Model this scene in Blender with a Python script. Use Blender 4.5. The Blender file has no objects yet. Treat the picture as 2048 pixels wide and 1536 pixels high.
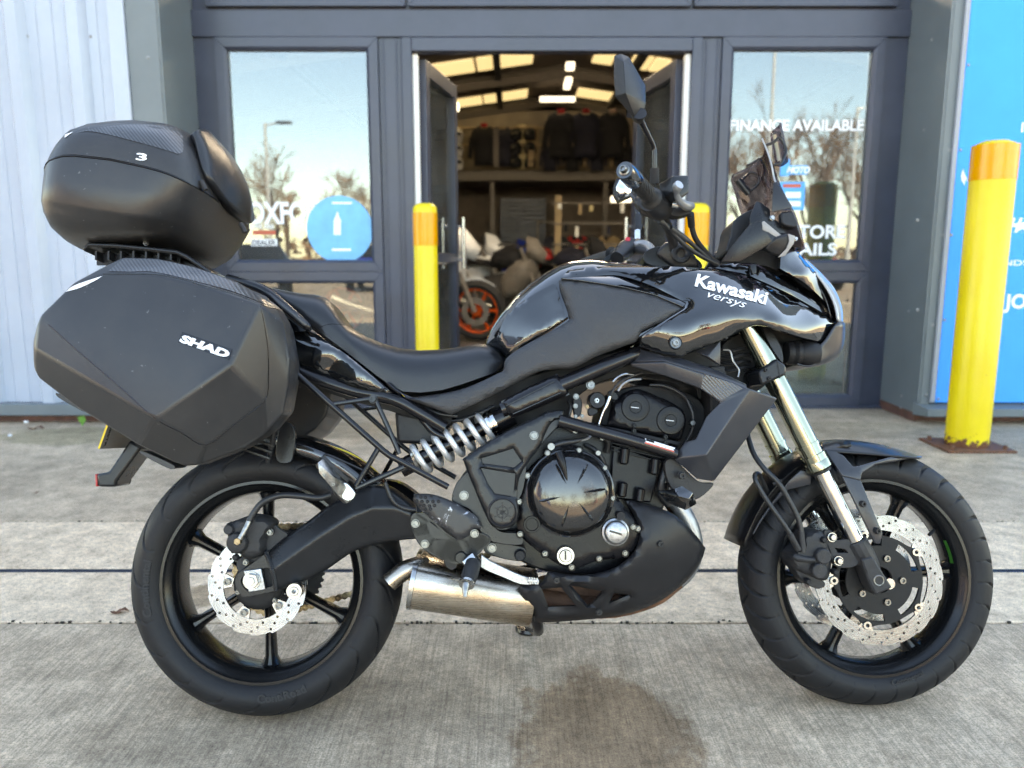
import bpy, bmesh, math, random
import numpy as np
from mathutils import Vector, Matrix, geometry, noise

R = math.radians
SC = bpy.context.scene
COL = SC.collection
random.seed(7)

# ------------------------------------------------------------------ camera
FPX, TH, HC = 1538.0, R(9.4), 1.045
cam_d = bpy.data.cameras.new('camera')
cam_d.sensor_width = 36.0
cam_d.lens = 36.0 * FPX / 2048.0
cam_d.clip_start, cam_d.clip_end = 0.05, 4000.0
cam_d.dof.use_dof = True
cam_d.dof.focus_distance = 1.66
cam_d.dof.aperture_fstop = 3.0
cam = bpy.data.objects.new('camera', cam_d)
COL.objects.link(cam)
cam.location = (0, 0, HC)
cam.rotation_euler = (R(90) - TH, 0, 0)
SC.camera = cam

# ------------------------------------------------------------------ sky, sun, exposure
SUN_EL, SUN_AZ = R(38), R(14)          # the sun stands behind the shop, a little to the right
world = bpy.data.worlds.new('World')
SC.world = world
world.use_nodes = True
wn = world.node_tree.nodes
wl = world.node_tree.links
bg = wn['Background']
sky = wn.new('ShaderNodeTexSky')
sky.sky_type = 'NISHITA'
sky.sun_disc = False
sky.sun_elevation = SUN_EL
sky.sun_rotation = SUN_AZ
sky.air_density, sky.dust_density, sky.ozone_density = 1.0, 0.4, 3.0
wl.new(sky.outputs[0], bg.inputs[0])
bg.inputs[1].default_value = 0.14
sun_d = bpy.data.lights.new('sun', 'SUN')
sun_d.energy = 3.2
sun_d.angle = R(0.5)
sun_d.color = (1.0, 0.93, 0.82)
sun = bpy.data.objects.new('sun', sun_d)
COL.objects.link(sun)
sdir = Vector((math.sin(SUN_AZ) * math.cos(SUN_EL), math.cos(SUN_AZ) * math.cos(SUN_EL), math.sin(SUN_EL)))
sun.rotation_euler = (-sdir).to_track_quat('-Z', 'Y').to_euler()
sun.location = sdir * 60
SC.view_settings.view_transform = 'Standard'
SC.view_settings.look = 'None'
SC.view_settings.gamma = 1.0
SC.view_settings.exposure = 3.0
SC.view_settings.use_white_balance = True
SC.view_settings.white_balance_temperature = 9900
SC.view_settings.white_balance_tint = 10
SC.view_settings.use_curve_mapping = False
SC.render.engine = 'CYCLES'
SC.cycles.use_denoising = True
SC.cycles.denoising_prefilter = 'FAST'
SC.cycles.max_bounces = 6
SC.cycles.use_adaptive_sampling = True
SC.cycles.adaptive_threshold = 0.025
SC.cycles.transparent_max_bounces = 12
SC.cycles.caustics_reflective = False
SC.cycles.caustics_refractive = False
SC.cycles.sample_clamp_indirect = 6.0

# ------------------------------------------------------------------ pixel rays (photo is 2048 x 1536)
fw = Vector((0, math.cos(TH), -math.sin(TH)))
up = Vector((0, math.sin(TH), math.cos(TH)))
CO = Vector((0, 0, HC))
def ray(px, py):
    return fw + up * ((768 - py) / FPX) + Vector(((px - 1024) / FPX, 0, 0))
def G(px, py, z=0.0):
    d = ray(px, py); t = (z - HC) / d.z
    return CO + d * t
def W(px, py, Y):
    d = ray(px, py); return CO + d * (Y / d.y)

# ------------------------------------------------------------------ materials
MATS = {}
def nmat(name):
    m = bpy.data.materials.new(name); m.use_nodes = True
    MATS[name] = m
    return m, m.node_tree.nodes, m.node_tree.links, m.node_tree.nodes['Principled BSDF']
def setp(b, **k):
    names = dict(col='Base Color', rough='Roughness', metal='Metallic', coat='Coat Weight', crough='Coat Roughness', spec='Specular IOR Level', cior='Coat IOR',
                 trans='Transmission Weight', ior='IOR', alpha='Alpha', aniso='Anisotropic', emc='Emission Color', ems='Emission Strength', sheen='Sheen Weight')
    for a, v in k.items():
        b.inputs[names[a]].default_value = (*v, 1) if isinstance(v, tuple) and len(v) == 3 else v
def ramp(n, stops):
    r = n.new('ShaderNodeValToRGB')
    e = r.color_ramp.elements
    while len(e) < len(stops): e.new(0.5)
    for i, (p, c) in enumerate(stops):
        e[i].position = p
        e[i].color = (*c, 1) if isinstance(c, tuple) else (c, c, c, 1)
    return r
def mapping(n, l, scale=(1, 1, 1), rot=(0, 0, 0), coord='Object'):
    tc = n.new('ShaderNodeTexCoord'); mp = n.new('ShaderNodeMapping')
    l.new(tc.outputs[coord], mp.inputs[0])
    mp.inputs['Scale'].default_value = scale
    mp.inputs['Rotation'].default_value = rot
    return mp
def noise_n(n, l, src, scale, detail=4, rough=0.55, dist=0.0):
    t = n.new('ShaderNodeTexNoise')
    l.new(src.outputs[0], t.inputs['Vector'])
    t.inputs['Scale'].default_value = scale
    t.inputs['Detail'].default_value = detail
    t.inputs['Roughness'].default_value = rough
    t.inputs['Distortion'].default_value = dist
    return t
def bump(n, l, b, h, strength=0.2, dist=0.001, prev=None):
    bp = n.new('ShaderNodeBump')
    bp.inputs['Strength'].default_value = strength
    bp.inputs['Distance'].default_value = dist
    l.new(h, bp.inputs['Height'])
    if prev: l.new(prev.outputs[0], bp.inputs['Normal'])
    l.new(bp.outputs[0], b.inputs['Normal'])
    return bp
def mixc(n, l, fac, a, b, blend='MIX'):
    m = n.new('ShaderNodeMix'); m.data_type = 'RGBA'; m.blend_type = blend
    if isinstance(fac, (int, float)): m.inputs[0].default_value = fac
    else: l.new(fac, m.inputs[0])
    for s, v in ((6, a), (7, b)):
        if isinstance(v, tuple): m.inputs[s].default_value = (*v, 1)
        else: l.new(v, m.inputs[s])
    return m
def simple(name, col, rough=0.5, metal=0.0, var=0.0, vscale=30, bstr=0.0, bscale=400, bdist=0.0006, stretch=(1, 1, 1), **k):
    """principled material with a little colour and roughness variation and fine relief"""
    m, n, l, b = nmat(name)
    setp(b, col=col, rough=rough, metal=metal, **k)
    if var:
        mp = mapping(n, l, stretch)
        t = noise_n(n, l, mp, vscale, 5, 0.6)
        r = ramp(n, [(0.3, tuple(c * (1 - var) for c in col)), (0.72, tuple(min(1, c * (1 + var)) for c in col))])
        l.new(t.outputs[0], r.inputs[0]); l.new(r.outputs[0], b.inputs['Base Color'])
        r2 = ramp(n, [(0.3, max(0.02, rough * (1 - var * .6))), (0.75, min(1, rough * (1 + var * .6)))])
        l.new(t.outputs[0], r2.inputs[0]); l.new(r2.outputs[0], b.inputs['Roughness'])
    if bstr:
        mp2 = mapping(n, l, stretch)
        t2 = noise_n(n, l, mp2, bscale, 3, 0.5)
        bump(n, l, b, t2.outputs[0], bstr, bdist)
    return m

# ------------------------------------------------------------------ mesh building
def link(name, me, mat, parent=None, smooth=30, mods=()):
    o = bpy.data.objects.new(name, me)
    COL.objects.link(o)
    if mat is not None and not me.materials:
        me.materials.append(MATS[mat] if isinstance(mat, str) else mat)
    if parent is not None: o.parent = parent
    if smooth is not None and len(me.polygons):
        me.polygons.foreach_set('use_smooth', [True] * len(me.polygons))
        me.set_sharp_from_angle(angle=R(smooth))
    for f in mods: f(o)
    return o
def mk(name, verts, faces, mat, parent=None, smooth=30, bevel=0, bseg=2, subsurf=0, recalc=True):
    me = bpy.data.meshes.new(name)
    me.from_pydata([tuple(v) for v in verts], [], faces)
    me.update()
    if recalc:
        bm = bmesh.new(); bm.from_mesh(me)
        bmesh.ops.remove_doubles(bm, verts=bm.verts, dist=1e-6)
        bmesh.ops.recalc_face_normals(bm, faces=bm.faces)
        bm.to_mesh(me); bm.free()
    o = link(name, me, mat, parent, smooth)
    if bevel: add_bevel(o, bevel, bseg)
    if subsurf: add_sub(o, subsurf)
    return o
def add_bevel(o, w, seg=2, ang=28):
    m = o.modifiers.new('bevel', 'BEVEL')
    m.width = w; m.segments = seg; m.limit_method = 'ANGLE'; m.angle_limit = R(ang); m.harden_normals = False
    o.data.polygons.foreach_set('use_smooth', [True] * len(o.data.polygons))
def add_sub(o, n):
    m = o.modifiers.new('subsurf', 'SUBSURF'); m.levels = n; m.render_levels = n
def empty(name, loc=(0, 0, 0), parent=None):
    o = bpy.data.objects.new(name, None); COL.objects.link(o)
    o.location = loc; o.empty_display_size = 0.1
    if parent is not None: o.parent = parent
    return o
def tag(o, label=None, cat=None, group=None, kind=None):
    if label: o['label'] = label
    if cat: o['category'] = cat
    if group: o['group'] = group
    if kind: o['kind'] = kind
    return o
def box(name, lo, hi, mat, parent=None, bevel=0, bseg=2):
    x0, y0, z0 = lo; x1, y1, z1 = hi
    v = [(x0, y0, z0), (x1, y0, z0), (x1, y1, z0), (x0, y1, z0), (x0, y0, z1), (x1, y0, z1), (x1, y1, z1), (x0, y1, z1)]
    f = [(3, 2, 1, 0), (4, 5, 6, 7), (0, 1, 5, 4), (1, 2, 6, 5), (2, 3, 7, 6), (3, 0, 4, 7)]
    return mk(name, v, f, mat, parent, bevel=bevel, bseg=bseg, recalc=False)
def join_parts(name, objs, parent=None):
    """fold several helper meshes (same material) into one mesh object"""
    bm = bmesh.new()
    dg = bpy.context.evaluated_depsgraph_get()
    mat = objs[0].data.materials[0] if objs[0].data.materials else None
    mats = []
    for o in objs:
        dg.update()
        ev = o.evaluated_get(dg); me = bpy.data.meshes.new_from_object(ev)
        start = len(bm.faces)
        mm = o.data.materials[0]
        if mm not in mats: mats.append(mm)
        bm.from_mesh(me)
        bm.faces.ensure_lookup_table()
        for f in bm.faces[start:]: f.material_index = mats.index(mm)
        bpy.data.meshes.remove(me)
    me = bpy.data.meshes.new(name)
    bm.to_mesh(me); bm.free()
    for mm in mats: me.materials.append(mm)
    for o in objs:
        d = o.data; bpy.data.objects.remove(o); bpy.data.meshes.remove(d)
    o = bpy.data.objects.new(name, me); COL.objects.link(o)
    if parent is not None: o.parent = parent
    return o

def cr(pts, n=6, closed=False):
    """Catmull-Rom through 2-D / 3-D points; a trailing 'c' marks a corner"""
    P_, C_ = [], []
    for p in pts:
        c = (p[-1] == 'c') if not isinstance(p, Vector) else False
        P_.append(np.array([float(a) for a in (p[:-1] if c else p)])); C_.append(c)
    m = len(P_); out = []
    rng = range(m if closed else m - 1)
    for i in rng:
        p1, p2 = P_[i], P_[(i + 1) % m]
        if closed:
            p0, p3 = P_[(i - 1) % m], P_[(i + 2) % m]
        else:
            p0 = P_[i - 1] if i > 0 else p1 * 2 - p2
            p3 = P_[i + 2] if i + 2 < m else p2 * 2 - p1
        if C_[i]: p0 = p1 * 2 - p2
        if C_[(i + 1) % m]: p3 = p2 * 2 - p1
        k = 1 if (C_[i] and C_[(i + 1) % m]) else n
        for j in range(k):
            t = j / k
            a = 2 * p1 + (p2 - p0) * t + (2 * p0 - 5 * p1 + 4 * p2 - p3) * t * t + (3 * p1 - p0 - 3 * p2 + p3) * t ** 3
            out.append(a * .5)
    if not closed: out.append(P_[-1])
    return out

def frames(pts):
    T = []
    n = len(pts)
    for i in range(n):
        a = pts[max(0, i - 1)]; b = pts[min(n - 1, i + 1)]
        T.append((b - a).normalized())
    ref = Vector((0, 0, 1)) if abs(T[0].z) < .9 else Vector((1, 0, 0))
    u = (ref - T[0] * ref.dot(T[0])).normalized()
    out = []
    for t in T:
        u = (u - t * u.dot(t)).normalized()
        out.append((t, u, t.cross(u)))
    return out
def tube_geo(pts, rad, seg=12, cap=True):
    pts = [Vector(p) for p in pts]
    if isinstance(rad, (int, float)): rad = [rad] * len(pts)
    V, F_ = [], []
    for p, r, (t, u, w) in zip(pts, rad, frames(pts)):
        for k in range(seg):
            a = 2 * math.pi * k / seg
            V.append(p + (u * math.cos(a) + w * math.sin(a)) * r)
    for i in range(len(pts) - 1):
        for k in range(seg):
            k2 = (k + 1) % seg
            F_.append((i * seg + k, i * seg + k2, (i + 1) * seg + k2, (i + 1) * seg + k))
    if cap:
        F_.append(tuple(range(seg))[::-1])
        F_.append(tuple((len(pts) - 1) * seg + k for k in range(seg)))
    return V, F_
def tube(name, pts, rad, mat, parent=None, seg=12, curve=0, smooth=40):
    if curve: pts = [Vector(p) for p in cr([tuple(p) for p in pts], curve)]
    if curve and not isinstance(rad, (int, float)):
        xs = np.linspace(0, 1, len(rad)); rad = list(np.interp(np.linspace(0, 1, len(pts)), xs, rad))
    V, F_ = tube_geo(pts, rad, seg)
    return mk(name, V, F_, mat, parent, smooth, recalc=False)
def lathe_geo(prof, org, axis, seg=48, closed=False, a0=0.0):
    """prof: (radius, height along axis)"""
    axis = Vector(axis).normalized(); org = Vector(org)
    ref = Vector((0, 0, 1)) if abs(axis.z) < .9 else Vector((1, 0, 0))
    u = (ref - axis * ref.dot(axis)).normalized(); w = axis.cross(u)
    V, F_ = [], []
    m = len(prof)
    for k in range(seg):
        a = 2 * math.pi * k / seg + a0
        d = u * math.cos(a) + w * math.sin(a)
        for r, h in prof: V.append(org + d * r + axis * h)
    for k in range(seg):
        k2 = (k + 1) % seg
        for i in range(m if closed else m - 1):
            i2 = (i + 1) % m
            F_.append((k * m + i, k2 * m + i, k2 * m + i2, k * m + i2))
    return V, F_
def lathe(name, prof, org, axis, mat, parent=None, seg=48, closed=False, smooth=35, bevel=0, a0=0.0):
    V, F_ = lathe_geo(prof, org, axis, seg, closed, a0)
    return mk(name, V, F_, mat, parent, smooth, bevel=bevel)
def merge_geo(parts):
    V, F_ = [], []
    for v, f in parts:
        o = len(V); V += list(v); F_ += [tuple(i + o for i in q) for q in f]
    return V, F_
def box_geo(lo, hi):
    x0, y0, z0 = lo; x1, y1, z1 = hi
    v = [Vector(p) for p in ((x0, y0, z0), (x1, y0, z0), (x1, y1, z0), (x0, y1, z0), (x0, y0, z1), (x1, y0, z1), (x1, y1, z1), (x0, y1, z1))]
    return v, [(3, 2, 1, 0), (4, 5, 6, 7), (0, 1, 5, 4), (1, 2, 6, 5), (2, 3, 7, 6), (3, 0, 4, 7)]

def inside(pt, poly):
    x, y = pt; c = False; j = len(poly) - 1
    for i in range(len(poly)):
        xi, yi = poly[i][0], poly[i][1]; xj, yj = poly[j][0], poly[j][1]
        if (yi > y) != (yj > y) and x < (xj - xi) * (y - yi) / (yj - yi) + xi: c = not c
        j = i
    return c
def edge_dist(pts, poly):
    A = np.array(poly)[:, :2]; B = np.roll(A, -1, axis=0)
    Pn = np.array(pts)[:, None, :]
    d = B - A; L = (d ** 2).sum(1) + 1e-12
    t = np.clip(((Pn - A) * d).sum(2) / L, 0, 1)
    q = A + d * t[..., None]
    return np.sqrt(((Pn - q) ** 2).sum(2)).min(1)
def cdt(outer, holes=(), step=None):
    """triangulate polygon with holes, with interior grid points; returns pts, tris, loops (index lists)"""
    pts, edges, loops = [], [], []
    for lp in [outer] + list(holes):
        s = len(pts); m = len(lp)
        pts += [(float(p[0]), float(p[1])) for p in lp]
        edges += [(s + i, s + (i + 1) % m) for i in range(m)]
        loops.append(list(range(s, s + m)))
    if step:
        xs = [p[0] for p in outer]; ys = [p[1] for p in outer]
        cand = []
        j = 0; y = min(ys) + step * .5
        while y < max(ys):
            x = min(xs) + step * (.5 if j % 2 else .25)
            while x < max(xs):
                if inside((x, y), outer) and not any(inside((x, y), h) for h in holes): cand.append((x, y))
                x += step
            y += step * .87; j += 1
        if cand:
            d = edge_dist(cand, outer)
            for h in holes: d = np.minimum(d, edge_dist(cand, h))
            pts += [c for c, k in zip(cand, d) if k > step * .42]
    vs, es, fs, ov, oe, of = geometry.delaunay_2d_cdt([Vector(p) for p in pts], edges, [], 0, 1e-7)
    vmap = {}
    for i, o in enumerate(ov):
        for q in o: vmap[q] = i
    V2 = [(v.x, v.y) for v in vs]
    T_ = []
    for f in fs:
        if len(f) != 3: continue
        cx = sum(V2[i][0] for i in f) / 3; cy = sum(V2[i][1] for i in f) / 3
        if inside((cx, cy), outer) and not any(inside((cx, cy), h) for h in holes): T_.append(tuple(f))
    return V2, T_, [[vmap[i] for i in lp] for lp in loops]

def text_mesh(s, size=1.0, bold=0.0, shear=0.0, depth=0.0, spacing=1.0, align='LEFT'):
    """flat text as a mesh in XY, baseline at y = 0"""
    cu = bpy.data.curves.new('t', 'FONT')
    cu.body = s; cu.size = size; cu.offset = bold; cu.shear = shear; cu.extrude = depth; cu.space_character = spacing
    cu.align_x = align; cu.resolution_u = 3
    ob = bpy.data.objects.new('t', cu); COL.objects.link(ob)
    me = bpy.data.meshes.new_from_object(ob)
    bpy.data.objects.remove(ob); bpy.data.curves.remove(cu)
    return me
def place_text(name, s, org, xdir, ydir, width, height, mat, parent, bold=0.0, shear=0.0, depth=0.0, fn=None):
    """text stretched to a width (along xdir) and cap height (along ydir) with its lower left corner at org"""
    me = text_mesh(s, 1.0, bold, shear, depth)
    co = np.array([v.co[:] for v in me.vertices])
    x0, x1 = co[:, 0].min(), co[:, 0].max()
    y1 = co[:, 1].max(); y0 = min(0, co[:, 1].min() * 0)
    X, Y = Vector(xdir).normalized(), Vector(ydir).normalized()
    N = X.cross(Y)
    for v in me.vertices:
        a = (v.co.x - x0) / (x1 - x0) * width; b = (v.co.y - y0) / (y1 - y0) * height
        q = Vector(org) + X * a + Y * b + N * v.co.z * (height / (y1 - y0))
        v.co = fn(q) if fn else q
    me.materials.clear()
    return link(name, me, mat, parent, None)
# ================================================================== materials of the place
def concrete(name, base, dark, scale=1.0, broom=0.0, stains_and_patches=None, speck=0.0):
    m, n, l, b = nmat(name)
    mp = mapping(n, l)
    a = noise_n(n, l, mp, 1.3 * scale, 6, 0.62, 0.4)
    c = noise_n(n, l, mp, 9 * scale, 6, 0.65)
    g = noise_n(n, l, mp, 240, 4, 0.8)
    g2 = noise_n(n, l, mp, 62, 4, 0.7)
    r1 = ramp(n, [(0.28, dark), (0.62, base)])
    l.new(a.outputs[0], r1.inputs[0])
    r2 = ramp(n, [(0.3, (.62, .60, .57)), (0.66, (1.08, 1.07, 1.05))])
    l.new(c.outputs[0], r2.inputs[0])
    m1 = mixc(n, l, 1.0, r1.outputs[0], r2.outputs[0], 'MULTIPLY')
    r3 = ramp(n, [(0.36, (.50, .48, .45)), (0.50, (1, 1, 1)), (0.64, (1.30, 1.28, 1.24))])
    r3b = ramp(n, [(0.36, (.76, .75, .73)), (0.62, (1.12, 1.11, 1.10))])
    l.new(g2.outputs[0], r3b.inputs[0])
    m1 = mixc(n, l, 1.0, m1.outputs[2], r3b.outputs[0], 'MULTIPLY')
    l.new(g.outputs[0], r3.inputs[0])
    m2 = mixc(n, l, 0.9, m1.outputs[2], r3.outputs[0], 'MULTIPLY')
    last = m2.outputs[2]
    height = g.outputs[0]
    if broom:
        mp2 = mapping(n, l, (150, 5, 1), (0, 0, R(7)))
        w = noise_n(n, l, mp2, 1.0, 5, 0.7, 0.3)
        r4 = ramp(n, [(0.34, (.58, .57, .56)), (0.6, (1.1, 1.09, 1.08))])
        l.new(w.outputs[0], r4.inputs[0])
        m3 = mixc(n, l, broom, last, r4.outputs[0], 'MULTIPLY'); last = m3.outputs[2]
        ad = n.new('ShaderNodeMath'); ad.operation = 'ADD'
        l.new(w.outputs[0], ad.inputs[0]); l.new(g.outputs[0], ad.inputs[1]); height = ad.outputs[0]
    for (cx, cy, rx, ry, col, amt) in (stains_and_patches or []):
        mp3 = n.new('ShaderNodeMapping'); tc = n.new('ShaderNodeTexCoord')
        l.new(tc.outputs['Object'], mp3.inputs[0])
        mp3.inputs['Location'].default_value = (-cx / rx, -cy / ry, 0)
        mp3.inputs['Scale'].default_value = (1 / rx, 1 / ry, 0)
        dn = noise_n(n, l, mp3, 2.6, 7, 0.72)
        sub = n.new('ShaderNodeVectorMath'); sub.operation = 'MULTIPLY_ADD'
        l.new(dn.outputs['Color'], sub.inputs[0]); sub.inputs[1].default_value = (1.5, 1.5, 0)
        l.new(mp3.outputs[0], sub.inputs[2])
        ln = n.new('ShaderNodeVectorMath'); ln.operation = 'DISTANCE'
        l.new(sub.outputs[0], ln.inputs[0]); ln.inputs[1].default_value = (0.75, 0.75, 0)
        rr = ramp(n, [(0.55, amt * .9), (.78, amt * .85), (1.0, 0.0)])
        l.new(ln.outputs['Value'], rr.inputs[0])
        ms = mixc(n, l, rr.outputs[0], last, col, 'MULTIPLY'); last = ms.outputs[2]
    l.new(last, b.inputs['Base Color'])
    b.inputs['Roughness'].default_value = 0.88
    bump(n, l, b, height, 0.55, 0.0016)
    return m
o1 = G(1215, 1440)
o2 = G(415, 1190)
o3 = G(150, 872)
o4 = G(600, 960)
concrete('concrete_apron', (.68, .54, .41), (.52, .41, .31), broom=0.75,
         stains_and_patches=[(o1.x - .01, o1.y - .09, .215, .33, (.56, .46, .37), 1.0), (-.45, 1.55, .5, .3, (.7, .69, .68), .8)])  # first entry the oil stain, second a faint greyer patch
concrete('concrete_strip', (.87, .685, .515), (.68, .53, .395), 1.6, stains_and_patches=[(o2.x, o2.y, .10, .10, (.45, .40, .34), .9)])
concrete('concrete_back', (.64, .50, .375), (.40, .31, .23), 1.2, stains_and_patches=[(o3.x, o3.y, .5, .25, (.55, .58, .45), .7), (o4.x, o4.y, .8, .4, (.72, .7, .68), .7), (.5, 4.6, 3.5, .3, (.6, .6, .55), .6)])
simple('joint_dirt', (.035, .032, .026), .95, var=.5, vscale=60, bstr=.6, bscale=300, bdist=.002)
simple('asphalt', (.33, .265, .20), .9, var=.3, vscale=4, bstr=.5, bscale=200, bdist=.002)
simple('frame_grey', (.041, .051, .080), .38, var=.18, vscale=3, bstr=.05, bscale=600)
simple('flash_grey', (.13, .16, .175), .45, var=.10, vscale=2.5)
simple('white_cladding', (.385, .445, .53), .22, var=.05, vscale=2.0)
simple('dark_seam', (.30, .33, .38), .5)
simple('brick_plinth', (.13, .06, .045), .9, var=.5, vscale=14, bstr=.6, bscale=90, bdist=.004)
simple('screw_head', (.28, .29, .30), .4, .4, var=.2)
simple('sign_blue', (.001, .34, 1.0), .5, spec=.2, var=.06, vscale=2)
simple('letter_white', (.82, .85, .88), .5, var=.04)
simple('letter_blue', (.02, .36, .85), .4, var=.04)
simple('decal_sky', (.10, .46, .83), .4, var=.12, vscale=9)
simple('decal_red', (.55, .10, .05), .45, var=.1)
simple('white_upvc', (.80, .81, .80), .35, var=.04)
simple('metal_handle', (.72, .72, .70), .25, .9, var=.1)
simple('rust', (.16, .065, .035), .9, var=.5, vscale=50, bstr=.6, bscale=300, bdist=.001)
simple('dark_interior', (.045, .042, .04), .8, var=.3, vscale=3)
simple('interior_wall', (.15, .12, .095), .85, var=.3, vscale=2)
simple('shop_floor', (.055, .050, .048), .45, var=.3, vscale=2)
simple('steel_beam', (.17, .15, .13), .6, var=.2)
simple('shelf_wood', (.32, .23, .13), .7, var=.25, vscale=6)
simple('cloth_black', (.012, .012, .014), .9, var=.4, vscale=12, bstr=.5, bscale=60, bdist=.01)
simple('cloth_navy', (.015, .016, .030), .9, var=.4, vscale=12, bstr=.5, bscale=60, bdist=.01)
simple('cloth_red', (.35, .02, .02), .85, var=.3, vscale=12)
simple('skin_bust', (.45, .30, .22), .6, var=.1)
simple('box_cream', (.62, .52, .30), .7, var=.3, vscale=8)
simple('box_white', (.75, .75, .72), .7, var=.15, vscale=8)
simple('paint_orange', (.78, .10, .015), .3, var=.1)
simple('paint_white', (.70, .70, .70), .25, var=.08)
simple('paint_red', (.45, .02, .02), .3, var=.1)
simple('paint_blue', (.02, .05, .40), .3, var=.1)
simple('leaf_brown', (.16, .06, .03), .7, var=.4, vscale=40)
simple('leaf_green', (.12, .30, .05), .6, var=.3, vscale=60)
simple('bark', (.10, .075, .055), .9, var=.4, vscale=8)
simple('twig', (.20, .12, .07), .9, var=.4, vscale=1)
simple('evergreen', (.035, .055, .022), .8, var=.5, vscale=2)
simple('render_grey', (.36, .34, .36), .8, var=.1, vscale=1)
simple('lamp_steel', (.55, .56, .57), .4, .5, var=.1)
simple('car_glass', (.01, .012, .015), .05)
simple('car_tyre', (.015, .015, .015), .8, var=.2)

def emit(name, col, s):
    m, n, l, b = nmat(name)
    setp(b, col=(.8, .8, .8), emc=col, ems=s)
    return m
emit('rooflight', (1.0, .84, .50), .125)
emit('fluorescent', (1.0, .97, .90), .3)

def yellow_paint():
    m, n, l, b = nmat('bollard_yellow')
    mp = mapping(n, l)
    a = noise_n(n, l, mp, 3, 5, .6)
    r = ramp(n, [(.3, (.72, .52, .012)), (.7, (.80, .62, .02))]); l.new(a.outputs[0], r.inputs[0])
    c = noise_n(n, l, mp, 38, 4, .7)
    rc = ramp(n, [(.25, .85), (.31, 0.0)]); l.new(c.outputs[0], rc.inputs[0])
    m1 = mixc(n, l, rc.outputs[0], r.outputs[0], (.30, .17, .03))
    # rust creeping up from the foot
    sx = n.new('ShaderNodeSeparateXYZ'); tc = n.new('ShaderNodeTexCoord'); l.new(tc.outputs['Object'], sx.inputs[0])
    ad = n.new('ShaderNodeMath'); ad.operation = 'MULTIPLY_ADD'; l.new(c.outputs[0], ad.inputs[0]); ad.inputs[1].default_value = -.20; l.new(sx.outputs[2], ad.inputs[2])
    rz = ramp(n, [(0.0, 1.0), (.012, 0.0)]); 
    ad2 = n.new('ShaderNodeMath'); ad2.operation = 'ADD'; l.new(ad.outputs[0], ad2.inputs[0]); ad2.inputs[1].default_value = .055
    l.new(ad2.outputs[0], rz.inputs[0])
    m2 = mixc(n, l, rz.outputs[0], m1.outputs[2], (.14, .05, .025))
    l.new(m2.outputs[2], b.inputs['Base Color'])
    setp(b, rough=.34)
    bump(n, l, b, a.outputs[0], .15, .004)
yellow_paint()
simple('bollard_orange', (.82, .34, .006), .22, var=.08, vscale=6)

def glass(name, refl, tint, rough=0.0, haze=0.0, rmax=1.0):
    m, n, l, b = nmat(name)
    out = n['Material Output']
    tr = n.new('ShaderNodeBsdfTransparent'); tr.inputs[0].default_value = (*tint, 1)
    gl = n.new('ShaderNodeBsdfGlossy'); gl.inputs['Roughness'].default_value = rough; gl.inputs[0].default_value = (.90, .96, 1, 1)
    fr = n.new('ShaderNodeFresnel'); fr.inputs[0].default_value = 1.5
    mr = n.new('ShaderNodeMapRange'); mr.inputs['From Min'].default_value = .04; mr.inputs['From Max'].default_value = 1
    mr.inputs['To Min'].default_value = refl; mr.inputs['To Max'].default_value = rmax
    l.new(fr.outputs[0], mr.inputs[0])
    mx = n.new('ShaderNodeMixShader'); l.new(mr.outputs[0], mx.inputs[0]); l.new(tr.outputs[0], mx.inputs[1]); l.new(gl.outputs[0], mx.inputs[2])
    l.new(mx.outputs[0], out.inputs[0])
    if haze:                      # pale mottled film, painted haze that greys the reflections
        df = n.new('ShaderNodeBsdfDiffuse'); df.inputs[0].default_value = (.6, .64, .68, 1)
        mp = mapping(n, l, (1, 1, .5)); t = noise_n(n, l, mp, 3.5, 5, .65, .6)
        r = ramp(n, [(.35, haze * .4), (.7, haze * 1.5)]); l.new(t.outputs[0], r.inputs[0])
        m2 = n.new('ShaderNodeMixShader'); l.new(r.outputs[0], m2.inputs[0]); l.new(mx.outputs[0], m2.inputs[1]); l.new(df.outputs[0], m2.inputs[2])
        l.new(m2.outputs[0], out.inputs[0])
    return m
glass('shop_glass', .115, (.72, .76, .74), haze=.035)
glass('door_glass', .08, (.80, .83, .80), haze=.05)

# ================================================================== ground
def sheet(name, x0, x1, y0, y1, z, mat, parent=None):
    return mk(name, [(x0, y0, z), (x1, y0, z), (x1, y1, z), (x0, y1, z)], [(0, 1, 2, 3)], mat, parent, None)
gr = tag(sheet('ground', -900, 900, -900, 900, -0.035, 'asphalt'), kind='structure')
YA, YB, YC = G(1024, 1043).y, G(1024, 1140).y, G(1024, 1245).y
fc = tag(sheet('forecourt', -7, 7.5, -2.6, 5.45, -0.014, 'joint_dirt'), kind='structure')
def slab(x0, x1, y0, y1, mat, dz=0.0, g=.005):
    return box('concrete_slab', (x0 + g, y0 + g, -.030), (x1 - g, y1 - g, dz), mat, fc, bevel=.005, bseg=2)
slab(-7, 7.5, YA, 5.42, 'concrete_back')
slab(-7, 7.5, YB + .010, YA, 'concrete_strip', .001)
slab(-7, 7.5, YC, YB - .010, 'concrete_strip', .0)
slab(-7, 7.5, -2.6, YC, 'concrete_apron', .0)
trk = mk('drain_channel', *merge_geo([box_geo((-7, YB - .0095, -.013), (7.5, YB - .006, -.001)), box_geo((-7, YB + .006, -.013), (7.5, YB + .0095, -.001))]), 'frame_grey', fc)
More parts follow.
